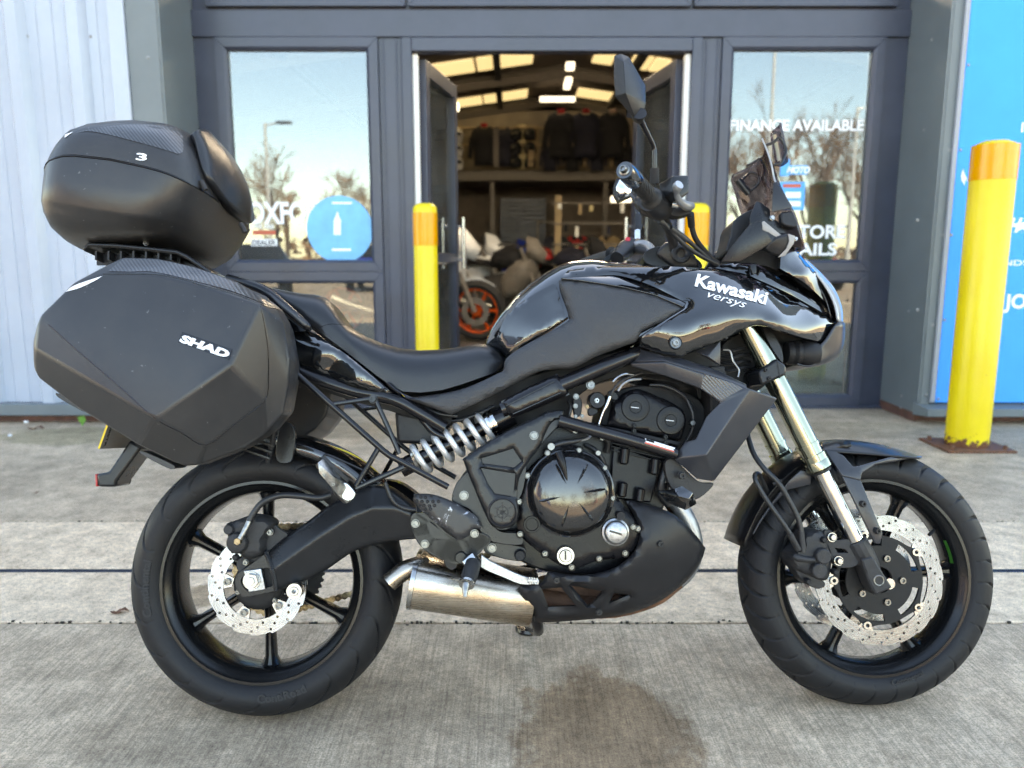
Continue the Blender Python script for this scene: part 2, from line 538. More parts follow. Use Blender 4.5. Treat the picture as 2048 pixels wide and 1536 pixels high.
# crumbs of dirt and moss in the long joints
bm_v, bm_f = [], []
rr = random.Random(3)
for k in range(260):
    yy = rr.choice([YC, YC, YA]) + rr.gauss(0, .006); xx = rr.uniform(-2.2, 2.4); s = rr.uniform(.001, .0032)
    v, f = box_geo((xx - s * 1.4, yy - s, -.004), (xx + s * 1.4, yy + s, s * .8))
    o = len(bm_v); bm_v += [q + Vector((0, 0, 0)) for q in v]; bm_f += [tuple(i + o for i in q) for q in f]
tag(mk('joint_crumbs', bm_v, bm_f, 'joint_dirt', None, None), 'dark crumbs of dirt lying along the joints of the concrete', 'dirt', kind='stuff')

# ================================================================== the shop building
YF, YW = 5.30, 4.80           # plane of the glazed front, plane of the wall sheets beside it
XL, XR = W(383, 0, YF).x, W(1822, 0, YF).x
ZT = 5.2
shop = tag(empty('shop_building', (0, YF, 0)), 'metal clad motorcycle shop with grey glazed front and open double door', 'building')
SO = Vector((0, -YF, 0))
class _S: pass
def sh(o):                    # put a world-space mesh under the shop root
    o.location = SO; return o
def XB(px, py=300): return W(px, py, YF).x
def ZB(py): return W(1024, py, YF).z
def sbox(name, lo, hi, mat, parent=shop, bevel=.003):
    o = box(name, lo, hi, mat, parent, bevel=bevel)
    if parent is shop: o.location = SO
    return o

def mitre_ring(name, x0, x1, z0, z1, w, y0, y1, mat, parent, slope=.018):
    """mitred frame: four members with a sloping inner bead, 1 mm open at the mitres"""
    parts = []
    g = .0007
    c = [(x0, z0), (x1, z0), (x1, z1), (x0, z1)]
    i_ = [(x0 + w, z0 + w), (x1 - w, z0 + w), (x1 - w, z1 - w), (x0 + w, z1 - w)]
    m_ = [(x0 + w - slope, z0 + w - slope), (x1 - w + slope, z0 + w - slope), (x1 - w + slope, z1 - w + slope), (x0 + w - slope, z1 - w + slope)]
    for k in range(4):
        k2 = (k + 1) % 4
        d = Vector((c[k2][0] - c[k][0], 0, c[k2][1] - c[k][1])).normalized() * g
        def pt(q, y, s): return Vector((q[0], y, q[1])) + d * s
        v = [pt(c[k], y0, 1), pt(c[k2], y0, -1), pt(m_[k2], y0, -1), pt(m_[k], y0, 1), pt(i_[k], y0 + .016, 1), pt(i_[k2], y0 + .016, -1),
             pt(c[k], y1, 1), pt(c[k2], y1, -1), pt(i_[k2], y1, -1), pt(i_[k], y1, 1)]
        f = [(0, 1, 2, 3), (3, 2, 5, 4), (4, 5, 8, 9), (1, 0, 6, 7), (0, 3, 4, 9, 6), (2, 1, 7, 8, 5), (9, 8, 7, 6)]
        parts.append((v, f))
    o = mk(name, *merge_geo(parts), mat, parent, 25, bevel=.0016)
    if parent is shop: o.location = SO
    return o
# header and fascia over the shopfront
zh = ZB(76)
sbox('header_beam', (XL, YF - .03, zh), (XR, YF + .10, ZB(22)), 'frame_grey')
sbox('fascia_panel', (XL, YF + .0, ZB(22) + .002), (XR, YF + .10, ZB(22) + .12), 'frame_grey')
for a, b_ in ((415, 812), (818, 1380), (1386, 1790)):
    mitre_ring('transom_light_frame', XB(a, 10), XB(b_, 10), ZB(16), ZB(16) + .9, .07, YF - .045, YF + .08, 'frame_grey', shop)
sbox('upper_wall', (XL, YF + .02, ZB(16) + .92), (XR, YF + .12, ZT), 'flash_grey')
# posts
for nm, a, b_, pr in (('corner_post', 383, 430, .0), ('mullion', 757, 803, .0), ('mullion', 1404, 1443, .0), ('corner_post', 1770, 1822, .0)):
    x0 = XL if a == 383 else XB(a, 90)
    x1 = XR if b_ == 1822 else XB(b_, 90)
    sbox(nm, (x0, YF - .012, 0), (x1, YF + .09, zh - .001), 'frame_grey')
    if nm == 'mullion':
        for q in (.22, .78):
            xx = x0 + (x1 - x0) * q
            sbox('bead', (xx - .006, YF - .018, 0), (xx + .006, YF - .010, zh - .003), 'frame_grey', bevel=.003)
# the two fixed windows
zb0 = ZB(812)
def window(name, a, b_, zlist, label=None):
    x0, x1 = XB(a, 90), XB(b_, 90)
    w = empty(name, (0, 0, 0), shop); w.location = SO
    if label: w['label'] = label
    panes = []
    for (z0, z1) in zlist:
        mitre_ring('frame', x0 + .001, x1 - .001, z0, z1, .078, YF - .035, YF + .06, 'frame_grey', w)
        panes.append(box('pane', (x0 + .075, YF + .004, z0 + .075), (x1 - .075, YF + .010, z1 - .075), 'shop_glass', w))
    return w, panes
ztr = ZB(543)
wl_, pl_ = window('window', 431, 757, [(ztr + .001, zh - .002), (.02, ztr - .001)], 'left shop window with a round blue sticker')
wr_, pr_ = window('window', 1443, 1769, [(ztr + .001, zh - .002), (.02, ztr - .001)], 'right shop window lettered for finance')
sbox('sill', (XL, YF - .05, 0.0), (XB(803, 800), YF + .08, .019), 'frame_grey')
sbox('sill', (XB(1404, 800), YF - .05, 0.0), (XR, YF + .08, .019), 'frame_grey')
# lettering and stickers on the panes
YT = YF - .0005
def gtext(name, s, px0, px1, pyt, pyb, mat, parent, bold=.02, shear=0.0, y=YT):
    a = W(px0, pyb, y); b_ = W(px1, pyb, y); c = W(px0, pyt, y)
    return place_text(name, s, (a.x, y, a.z), (1, 0, 0), (0, 0, 1), b_.x - a.x, c.z - a.z, mat, parent, bold, shear)
gtext('lettering', 'OXFORD', 497, 668, 403, 446, 'letter_white', wl_, .035)
gtext('lettering', 'WE ARE', 506, 548, 449, 457, 'letter_white', wl_)
def gplate(name, px0, py0, px1, py1, mat, parent, y=YT, rad=.004, t=.0012):
    a = W(px0, py1, y); b_ = W(px1, py0, y)
    return box(name, (a.x, y, a.z), (b_.x, y + t, b_.z), mat, parent)
gplate('sticker_print', 506, 461, 551, 469, 'decal_red', wl_, YT)
gplate('sticker', 503, 478, 554, 492, 'letter_white', wl_, YT + .001)
gtext('lettering', 'DEALER', 505, 552, 480, 490, 'frame_grey', wl_, .03)
ctr = W(680, 459, YF); rad_ = (W(746, 459, YF) - ctr).x
st = lathe('sticker', [(0, 0), (rad_, 0), (rad_, .0015), (0, .0015)], (ctr.x, YF - .003, ctr.z), (0, -1, 0), 'decal_sky', wl_, 64, smooth=20)
st['label'] = 'round sky blue window sticker'
gplate('sticker_print', 664, 404, 704, 408, 'letter_white', wl_, YF - .0055)
gplate('sticker_print', 664, 497, 702, 502, 'letter_white', wl_, YF - .0055)
# pale bottle shaped print on the sticker
bp = [(668, 470), (668, 440), (672, 432), (674, 424), (677, 424), (678, 432), (682, 440), (682, 470)]
V2, T_, _ = cdt([(W(x, y, YF).x, W(x, y, YF).z) for x, y in bp])
mk('sticker_print', [(x, YF - .0055, z) for x, z in V2], T_, 'letter_white', wl_, None)
gtext('lettering', 'FINANCE AVAILABLE', 1459, 1727, 239, 261, 'letter_white', wr_, .03)
gtext('lettering', 'STORE', 1579, 1690, 450, 476, 'letter_white', wr_, .03)
gtext('lettering', 'DETAILS', 1524, 1673, 486, 510, 'letter_white', wr_, .03)
gtext('lettering', 'MOTO', 1573, 1620, 333, 346, 'letter_white', wr_, .05, .3, y=YF - .002)
gplate('sticker', 1571, 331, 1616, 349, 'letter_blue', wr_, YT + .001)
gplate('sticker', 1560, 318, 1580, 352, 'letter_blue', wr_, YT + .0015)
gplate('sticker', 1556, 364, 1611, 420, 'letter_blue', wr_, YT)
gplate('sticker_print', 1566, 368, 1602, 375, 'decal_red', wr_, YF - .002)
gplate('sticker_print', 1570, 384, 1602, 396, 'letter_white', wr_, YF - .002)
gplate('sticker_print', 1574, 402, 1602, 413, 'letter_white', wr_, YF - .002)
# door: frame and two leaves opened inwards
x0d, x1d = XB(803, 90), XB(1404, 90)
dz1 = ZB(104)
zf = zh - .002
mk('door_frame', *merge_geo([box_geo((x0d + .001, YF - .03, 0), (x0d + .066, YF + .07, zf)), box_geo((x1d - .066, YF - .03, 0), (x1d - .001, YF + .07, zf)),
    box_geo((x0d + .067, YF - .03, dz1), (x1d - .067, YF + .07, zf))]), 'frame_grey', shop, 25, bevel=.004).location = SO
for xx, s in ((x0d + .067, 1), (x1d - .067, -1)):
    sbox('weather_strip', (min(xx, xx + s * .035), YF + .01, .01), (max(xx, xx + s * .035), YF + .075, dz1 - .01), 'white_upvc')
    lw = (x1d - x0d - .25) / 2
    dr = empty('door', (xx + s * .045, YF + .10 - YF, 0), shop)
    dr.rotation_euler = (0, 0, s * R(80))
    dr['label'] = 'left door leaf swung inwards with a long bar handle' if s > 0 else 'right door leaf swung inwards'
    def lb(name, a0, a1, z0, z1, mat, t0=-.035, t1=.035, bev=.004):
        o = box(name, (min(s * a0, s * a1), t0, z0), (max(s * a0, s * a1), t1, z1), mat, dr, bevel=bev); return o
    zt2 = dz1 - .02
    lb('stile', 0, .09, .02, zt2, 'frame_grey'); lb('stile', lw - .09, lw, .02, zt2, 'frame_grey')
    lb('rail', .091, lw - .091, zt2 - .10, zt2, 'frame_grey'); lb('rail', .091, lw - .091, .02, .20, 'frame_grey'); lb('rail', .091, lw - .091, 1.0, 1.07, 'frame_grey')
    lb('pane', .085, lw - .085, .195, .995, 'door_glass', -.004, .004, 0); lb('pane', .085, lw - .085, 1.075, zt2 - .095, 'door_glass', -.004, .004, 0)
    hx = s * (lw - .045)
    for side in (-1, 1):
        yy = side * .085
        mk('handle', *merge_geo([tube_geo([(hx, yy, .95), (hx, yy, 1.35)], .014, 12), tube_geo([(hx, side * .03, 1.02), (hx, yy, 1.02)], .01, 8), tube_geo([(hx, side * .03, 1.28), (hx, yy, 1.28)], .01, 8)]), 'metal_handle', dr)
# reveals and corner flashings
for s, xa, xb in ((-1, XL, XL - .20), (1, XR, W(1868, 700, YW).x)):
    lo, hi = min(xa, xa + s * .012), max(xa, xa + s * .012)
    sbox('reveal_flashing', (lo, YW, .06), (hi, YF + .05, ZT), 'flash_grey', bevel=.002)
    sbox('corner_flashing', (min(xa + s * .013, xb), YW - .004, .06), (max(xa + s * .013, xb), YW + .03, ZT), 'flash_grey', bevel=.006)
    sbox('plinth', (lo - .0, YW + .03, 0), (hi, YF + .04, .058), 'brick_plinth')
def screw(x, y, z, d=(0, -1, 0), r=.008, nm='screw'):
    o = lathe(nm, [(0, .006), (r * .55, .0055), (r * .9, .003), (r, .0), (r * 1.3, -.0005), (r * 1.3, -.003)], (x, y, z), d, 'screw_head', shop, 10)
    o.location = SO
for px, py in ((296, 115), (1835, 440), (1835, 620), (1900, 300), (1886, 470), (1866, 650), (1853, 790)):
    p = W(px, py, YW - .006); screw(p.x, YW - .0045, p.z)
for px, py in ((1860, 80), (1829, 260), (1806, 622), (1780, 792), (1776, 815)):
    p = W(px, py, YW + .2); screw(XR - .0005, YW + .2, p.z, (-1, 0, 0))
# left: corrugated sheet
def cladding(x0, x1, z0, z1, y):
    prof = []
    pitch = .36; x = x1
    while x > x0 - pitch:
        prof += [(x, 0), (x - .055, 0), (x - .058, .004), (x - .064, .004), (x - .067, 0), (x - .150, 0), (x - .153, .004), (x - .159, .004), (x - .162, 0),
                 (x - .218, 0), (x - .252, -.048), (x - .318, -.048), (x - .352, 0)]
        x -= pitch
    V = [(a, y + b_, z) for z in (z0, z1) for a, b_ in prof]
    n = len(prof)
    F_ = [(i, i + 1, n + i + 1, n + i) for i in range(n - 1)]
    return mk('cladding_sheet', V, F_, 'white_cladding', shop, 20)
cx1 = XL - .201
o = cladding(-7.2, cx1 - .02, .13, ZT, YW + .028); o.location = SO
sbox('edge_trim', (cx1 - .10, YW - .016, .13), (cx1, YW + .02, ZT), 'white_cladding', bevel=.004)
for px in (53, 180):
    p = W(px, 72, YW + .02); screw(p.x, YW + .0275, p.z)
    screw(p.x + .02, YW + .0275, .42)
sbox('base_flashing', (-7.2, YW - .035, .052), (cx1, YW + .03, .128), 'flash_grey', bevel=.006)
sbox('plinth', (-7.2, YW + .04, 0), (cx1, YW + .25, .051), 'brick_plinth')
# right: wall behind the blue board
xb = W(1868, 700, YW).x
sbox('wall_sheet', (xb + .001, YW + .0, .13), (7.6, YW + .04, ZT), 'flash_grey')
mk('base_flashing', [(xb - .09, YW + .02, .13), (7.6, YW + .02, .13), (7.6, YW - .085, .105), (xb - .05, YW - .085, .105), (7.6, YW - .085, .055), (xb - .05, YW - .085, .055), (7.6, YW + .02, .05), (xb - .09, YW + .02, .05)],
   [(0, 1, 2, 3), (3, 2, 4, 5), (5, 4, 6, 7), (0, 3, 5, 7)], 'flash_grey', shop, 20, bevel=.003).location = SO
sbox('plinth', (XR + .02, YW + .05, 0), (7.6, YW + .25, .05), 'brick_plinth')
# shell of the hall behind the front
XH0, XH1, YH1 = -7.2, 7.6, 19.2
ZE, ZR = 3.55, 4.55
mzz = W(1000, 346, 17.8).z + .05
simple('beige_board', (.22, .185, .14), .8, var=.25, vscale=2)
sbox('side_wall', (XH0 - .2, YW + .06, 0), (XH0, YH1, ZT), 'interior_wall'); sbox('side_wall', (XH1, YW + .06, 0), (XH1 + .2, YH1, ZT), 'interior_wall')
sbox('back_wall', (XH0 - .2, YH1 + .002, 0), (XH1 + .2, YH1 + .2, ZT), 'interior_wall')
sbox('front_lining', (XH0, YF + .125, 0), (XL - .02, YF + .16, ZT), 'interior_wall'); sbox('front_lining', (XR + .02, YF + .125, 0), (XH1, YF + .16, ZT), 'interior_wall')
sbox('front_lining', (XL, YF + .125, ZB(16) + .95), (XR, YF + .16, ZT), 'interior_wall')
xm = W(1133, 130, 14).x
def ceil_z(x): return ZR - abs(x - xm) * (ZR - ZE) / 7.2
for sgn, xe in ((-1, XH0), (1, XH1)):
    mk('ceiling', [(xm, YF + .17, ZR), (xe, YF + .17, ceil_z(xe)), (xe, YH1, ceil_z(xe)), (xm, YH1, ZR), (xm, YF + .17, ZR + .1), (xe, YF + .17, ceil_z(xe) + .1), (xe, YH1, ceil_z(xe) + .1), (xm, YH1, ZR + .1)],
       [(0, 1, 2, 3), (7, 6, 5, 4), (0, 4, 5, 1), (1, 5, 6, 2), (2, 6, 7, 3), (3, 7, 4, 0)], 'interior_wall', shop, 20).location = SO
sbox('roof', (XH0 - .3, YW + .07, ZT + .002), (XH1 + .3, YH1 + .3, ZT + .1), 'flash_grey')
sbox('display_backing', (-6.5, 17.62, mzz), (7.0, 17.66, mzz + 1.25), 'beige_board')
# purlins and rafters
for yy in (9.2, 11.6, 14.9, 17.6):
    for sgn, xe in ((-1, XH0), (1, XH1)):
        v, f = tube_geo([(xm, yy, ZR - .13), (xe, yy, ceil_z(xe) - .13)], .11, 4)
        o = mk('rafter', v, f, 'steel_beam', shop, 20); o.location = SO
for k in (-2.6, -1.2, 1.2, 2.6, 4.2, -4.2):
    sbox('purlin', (xm + k - .06, YF + .2, ceil_z(xm + k) - .16), (xm + k + .06, YH1, ceil_z(xm + k) - .02), 'dark_interior')
# rooflights (panels that glow themselves, daylight put in as emission) and strip lamps
def rooflight(px0, px1, py, Y, depth=.55):
    a = W(px0, py, Y); b_ = W(px1, py, Y)
    x0, x1 = a.x, b_.x
    z0, z1 = ceil_z(x0) - .035, ceil_z(x1) - .035
    V = [(x0, Y - depth / 2, z0), (x1, Y - depth / 2, z1), (x1, Y + depth / 2, z1), (x0, Y + depth / 2, z0)]
    V += [(x, y, z + .03) for x, y, z in V]
    o = mk('rooflight', V, [(0, 1, 2, 3), (7, 6, 5, 4), (0, 4, 5, 1), (1, 5, 6, 2), (2, 6, 7, 3), (3, 7, 4, 0)], 'rooflight', shop, 20); o.location = SO
for a, b_, py, Y, dp in ((863, 948, 140, 14, .85), (954, 1066, 132, 14, .85), (1188, 1228, 132, 14, .85), (1262, 1300, 138, 14, .85), (1304, 1333, 142, 14, .85),
                     (893, 964, 212, 17, .75), (968, 1055, 203, 17, .75), (1154, 1238, 205, 17, .75), (1290, 1330, 212, 17, .75)):
    rooflight(a, b_, py, Y, dp)
def strip(px0, px1, py, Y, dx=0, ln=None):
    a = W(px0, py, Y); b_ = W(px1, py, Y)
    o = box('strip_lamp', (a.x, Y - .06, a.z - .05), (b_.x, Y + (ln or .06), a.z + .04), 'fluorescent', shop, bevel=.01); o.location = SO
strip(1080, 1150, 198, 16.4); strip(1132, 1149, 131, 12.0, ln=.12); strip(1131, 1144, 160, 13.2, ln=.5)
strip(880, 918, 213, 9.5); strip(835, 880, 385, 11.0); strip(1222, 1275, 398, 12.5)
emit('added_tube_lamp', (1.0, .95, .88), 13.0)  # unseen tubes added above the doorway to brighten the shop interior
for xx in (-3.2, .6, 4.2):
    for yy in (6.9, 8.8):
        o = box('added_tube_lamp', (xx - .6, yy - .05, 3.50), (xx + .6, yy + .05, 3.56), 'added_tube_lamp', shop, bevel=.01); o.location = SO
# floor inside
tag(sheet('shop_floor', XH0, XH1, YF + .06, YH1, -.004, 'shop_floor'), kind='structure')
# ================================================================== bollards
def bollard(loc, r, h, band, label, plate=0.0):
    b = tag(empty('bollard', loc), label, 'bollard', 'yellow steel bollards at the shop door')
    prof = [(r, 0), (r, h - r * .45), (r * .985, h - r * .42), (r * .93, h - r * .30), (r * .80, h - r * .15), (r * .55, h - r * .04), (r * .28, h - .003), (0, h)]
    lathe('post', prof, (0, 0, 0), (0, 0, 1), 'bollard_yellow', b, 48, smooth=40)
    lathe('reflective_band', [(r * .99, band[0]), (r + .0025, band[0]), (r + .0025, band[1]), (r * .99, band[1])], (0, 0, 0), (0, 0, 1), 'bollard_orange', b, 48, smooth=30)
    if plate:
        pm = box('base_plate', (-plate, -plate * .85, .001), (plate, plate * .85, .014), 'rust', b, bevel=.003)
        for sx in (-1, 1):
            for sy in (-1, 1):
                lathe('anchor_bolt', [(0, .034), (.012, .034), (.012, .014)], (sx * plate * .78, sy * plate * .62, 0), (0, 0, 1), 'rust', b, 6)
    return b
pb = G(1932, 893)
hb = W(1996, 280, pb.y).z
zb1, zb0_ = W(1990, 291, pb.y).z, W(1984, 361, pb.y).z
rb_ = (W(1972, 860, pb.y) - W(1893, 860, pb.y)).x / 2
bollard((pb.x, pb.y, 0), rb_, hb, (zb0_, zb1), 'tall yellow bollard on a rusty base plate before the blue board', .185)
for px, lab in ((853, 'yellow bollard left of the open door, behind the black saddle'), (1388, 'yellow bollard right of the open door, behind the handlebar')):
    yb = 4.72
    c = W(px, 600, yb)
    bollard((c.x, yb, 0), (W(877, 560, yb) - W(830, 560, yb)).x / 2, W(px, 406, yb).z, (W(px, 491, yb).z, W(px, 426, yb).z), lab, .14)

# ================================================================== blue board with brand names
bx0 = W(1868, 700, YW - .02).x + .004
bz0 = W(1900, 805, YW - .02).z
board = tag(empty('sign_board', (bx0, YW, bz0)), 'bright blue board with white brand names on the wall right of the door', 'sign')
bl = Vector((-bx0, -YW, -bz0))
def bo(o): o.location = bl; return o
bo(box('panel', (bx0 + .03, YW - .022, bz0), (bx0 + 2.2, YW - .002, bz0 + 3.6), 'sign_blue', board, bevel=.003))
bo(box('edge_trim', (bx0, YW - .026, bz0), (bx0 + .028, YW - .004, bz0 + 3.6), 'dark_seam', board, bevel=.003))
def btext(s, px0, px1, pyt, pyb, bold=.03, shear=0.0):
    y = YW - .024
    a = W(px0, pyb, y); b_ = W(px1, pyb, y); c = W(px0, pyt, y)
    bo(place_text('lettering', s, (a.x, y, a.z), (1, 0, 0), (0, 0, 1), b_.x - a.x, c.z - a.z, 'letter_white', board, bold, shear))
btext('Ha', 2014, 2052, 436, 463, .05, .35)
btext('NDS', 2007, 2056, 520, 531, .01)
btext('JO', 2007, 2052, 588, 616, .03)
btext('I', 2042, 2046, 245, 264, .02)
v3 = [(1926, 338), (1931, 352), (1935, 362), (1929, 360), (1930, 372), (1924, 362), (1922, 352)]
V2, T_, _ = cdt([(W(x, y, YW - .0235).x, W(x, y, YW - .0235).z) for x, y in v3])
bo(mk('arrow_mark', [(x, YW - .0235, z) for x, z in V2], T_, 'letter_white', board, None))
for px, py in ((1877, 798), (1889, 640), (1903, 470), (1921, 300), (1937, 130)):
    p = W(px, py, YW - .026)
    bo(lathe('screw', [(0, .005), (.006, .004), (.009, 0)], (p.x, YW - .026, p.z), (0, -1, 0), 'screw_head', board, 10))

# ================================================================== small things on the ground
def leaf(name, px, py, s, mat, label, rot):
    c = G(px, py)
    pts = [(-1, 0), (-.6, .35), (-.45, .25), (-.1, .55), (.1, .30), (.5, .42), (1, .05), (.55, -.2), (.2, -.15), (-.05, -.5), (-.4, -.25), (-.7, -.3)]
    V2, T_, _ = cdt(pts, step=.25)
    V = [(x * s, y * s, .004 + s * (.22 * abs(y) + .18 * math.sin(x * 4)) + .002) for x, y in V2]
    o = mk(name, V, T_, mat, None, 60, recalc=False)
    o.location = (c.x, c.y, 0); o.rotation_euler = (0, 0, rot)
    m = o.modifiers.new('solid', 'SOLIDIFY'); m.thickness = .0012
    return tag(o, label, 'leaf')
leaf('dry_leaf', 240, 1226, .026, 'leaf_brown', 'curled brown dry leaf on the pale concrete left of the rear wheel', .3)
leaf('dry_leaf', 72, 858, .05, 'leaf_brown', 'reddish dry leaf near the foot of the white wall', .1)
leaf('dry_leaf', 74, 987, .012, 'leaf_brown', 'tiny dark leaf scrap on the stained concrete behind the luggage', 1.1)
wd = tag(empty('weed', G(165, 852)), 'small green weed sprouting at the foot of the white wall', 'plant')
for k in range(7):
    a = k * 2.4; h = .05 + .012 * (k % 3)
    tip = Vector((math.cos(a) * .022, math.sin(a) * .018, h))
    mk('leaf', [(0, 0, 0), (tip.x * .6 - .010, tip.y * .6, h * .65), tip, (tip.x * .6 + .010, tip.y * .6 + .003, h * .7)], [(0, 1, 2, 3)], 'leaf_green', wd, None)
tube('stem', [(0, 0, 0), (.002, 0, .05)], .0025, 'leaf_green', wd, 6)
def pebble(px, py, s, label, mat='letter_white'):
    bm = bmesh.new(); bmesh.ops.create_icosphere(bm, subdivisions=2, radius=s)
    for v in bm.verts: v.co *= 1 + .25 * noise.noise(v.co * 60 + Vector((px, 0, 0))); v.co.z *= .6
    me = bpy.data.meshes.new('pebble'); bm.to_mesh(me); bm.free()
    o = link('pebble', me, mat, None, 60); o.location = G(px, py) + Vector((0, 0, s * .5)); tag(o, label, 'pebble')
pebble(20, 873, .012, 'white pebble on the ground at the far left edge')
pebble(53, 846, .016, 'pale stone beside the reddish leaf at the wall foot')

# ================================================================== inside the shop
def puff(name, outline, org, thick, mat, parent=None, step=.07):
    V2, T_, lp = cdt(outline, step=step)
    d = edge_dist(V2, outline); w = max(d.max(), 1e-4)
    n = len(V2); V = []
    for s in (-1, 1):
        for (x, z), q in zip(V2, d):
            V.append((org[0] + x, org[1] + s * thick * math.sqrt(max(0, 1 - (1 - min(1, q / (w * .8))) ** 2)), org[2] + z))
    F_ = [t for t in T_] + [tuple(i + n for i in t[::-1]) for t in T_]
    return mk(name, V, F_, mat, parent, 60)
JK = [(-.10, 0), (-.22, -.06), (-.30, -.25), (-.34, -.62), (-.24, -.64), (-.21, -.38), (-.20, -.78), (.20, -.78), (.21, -.38), (.24, -.64), (.34, -.62), (.30, -.25), (.22, -.06), (.10, 0), (.05, -.05), (-.05, -.05)]
def jacket(px, py, Y, hpx, mat, label, collar=None):
    p = W(px, py, Y)
    h = (p.z - W(px, py + hpx, Y).z); s = h / .78
    j = tag(empty('jacket', (p.x, Y, p.z)), label, 'jacket', 'riding jackets hung in the shop')
    puff('body', [(x * s, z * s) for x, z in JK], (0, 0, 0), .12, mat, j)
    if collar: lathe('collar', [(.06 * s, .0), (.075 * s, .03), (.06 * s, .07 * s)], (0, 0, -.02), (0, 0, 1), collar, j, 14)
    tube('hanger', [(-.14 * s, 0, -.02), (0, 0, .05), (.14 * s, 0, -.02)], .008, 'steel_beam', j, 6)
jacket(968, 252, 17.0, 80, 'cloth_black', 'black jacket with red trim on the left rail above', 'cloth_red')
jacket(1004, 254, 17.05, 80, 'cloth_navy', 'dark navy jacket right of the red trimmed jacket')
for k, (px, m_, lab) in enumerate(((1122, 'cloth_black', 'left of the three jackets on the high rail'), (1172, 'cloth_navy', 'middle one of the three jackets on the high rail'), (1226, 'cloth_black', 'third of the jackets on the high rail, by the mirror'))):
    jacket(px, 224, 16.4, 92, m_, lab, 'cloth_red' if k < 2 else 'skin_bust')
for k, px in enumerate((1100, 1145, 1195, 1250)):
    jacket(px, 290, 16.8, 52, 'cloth_black' if k % 2 else 'cloth_navy', 'dark jacket on the lower rail, number %s from its left end' % ('one', 'two', 'three', 'four')[k])
# rails and mezzanine
mz = W(1000, 346, 17.8).z
mezz = tag(empty('mezzanine', (0, 17.8, 0)), 'pale edged storage gallery across the back of the shop', 'gallery')
mo = Vector((0, -17.8, 0))
for nm, lo, hi, m_ in (('deck', (-6.8, 17.3, mz - .22), (7.2, 19.0, mz), 'steel_beam'), ('edge_board', (-6.8, 17.22, mz - .22), (7.2, 17.29, mz - .02), 'steel_beam')):
    box(nm, lo, hi, m_, mezz).location = mo
for px in (985, 905, 1210, 1330):
    p = W(px, 430, 17.2); box('post', (p.x - .05, 17.15, 0), (p.x + .05, 17.21, mz - .27), 'steel_beam', mezz).location = mo
for px, y0, y1 in ((992, 258, 345), (1062, 300, 345), (1125, 300, 345), (1170, 300, 345), (1225, 300, 345), (1277, 300, 345)):
    a, b_ = W(px, y0, 16.9), W(px, y1, 16.9)
    box('baluster', (a.x - .06, 16.87, mz + .03), (a.x + .06, 16.94, a.z), 'shelf_wood' if px > 1000 else 'steel_beam', mezz).location = mo
for a, b_, py in ((905, 1090, 256), (900, 1090, 290), (1095, 1320, 288)):
    p, q = W(a, py, 17.1), W(b_, py, 17.1)
    o = tube('rail', [(p.x, 17.1, p.z), (q.x, 17.1, q.z)], .025, 'shelf_wood', mezz, 8); o.location = mo
# lit shelf panel with helmets
shelf = tag(empty('helmet_shelf', (W(1050, 345, 17.15).x, 17.15, mz)), 'cream lit display panel on the gallery holding helmets', 'shelf')
so = Vector((-W(1050, 345, 17.15).x, -17.15, -mz))
a, b_ = W(1028, 345, 17.15), W(1078, 250, 17.15)
box('back_panel', (a.x, 17.18, mz + .01), (b_.x, 17.22, b_.z), 'shelf_wood', shelf).location = so
a, b_ = W(1036, 345, 17.15), W(1052, 250, 17.15)
box('light_panel', (a.x, 17.12, mz + .01), (b_.x, 17.17, b_.z), 'box_cream', shelf).location = so
def helmet(px, py, Y, mat, label, r=.13):
    p = W(px, py, Y)
    h = tag(empty('helmet', (p.x, Y, p.z)), label, 'helmet', 'helmets on the gallery')
    lathe('shell', [(0, r), (r * .5, r * .88), (r * .86, r * .5), (r, 0), (r * .95, -r * .5), (r * .8, -r * .9), (r * .6, -r * .9)], (0, 0, 0), (0, 0, 1), mat, h, 20)
    puff('visor', [(-r * .8, -r * .2), (-r * .7, r * .35), (r * .7, r * .35), (r * .8, -r * .2)], (0, -r * .72, 0), .05, 'car_glass', h, .04)
rows = ('top', 'middle', 'bottom')
for i, py in enumerate((268, 296, 324)):
    helmet(1032, py, 17.0, 'cloth_black', '%s left black helmet on the cream display panel' % rows[i])
    helmet(1060, py, 17.0, 'cloth_black', '%s right black helmet on the cream display panel' % rows[i])
    helmet(911, py + 3, 17.0, 'paint_white', '%s one of the three white helmets beside the open left door' % rows[i], .17)
# roller shutter and stock wall under the gallery
sh_x0, sh_x1 = W(1000, 430, 18.4).x, W(1092, 430, 18.4).x
rs = tag(empty('roller_shutter', (sh_x0, 18.4, 0)), 'dark slatted roller shutter under the gallery', 'shutter')
for k in range(24):
    box('slat', (0, 0, .1 * k), (sh_x1 - sh_x0, .05, .1 * k + .092), 'frame_grey', rs, bevel=.01)
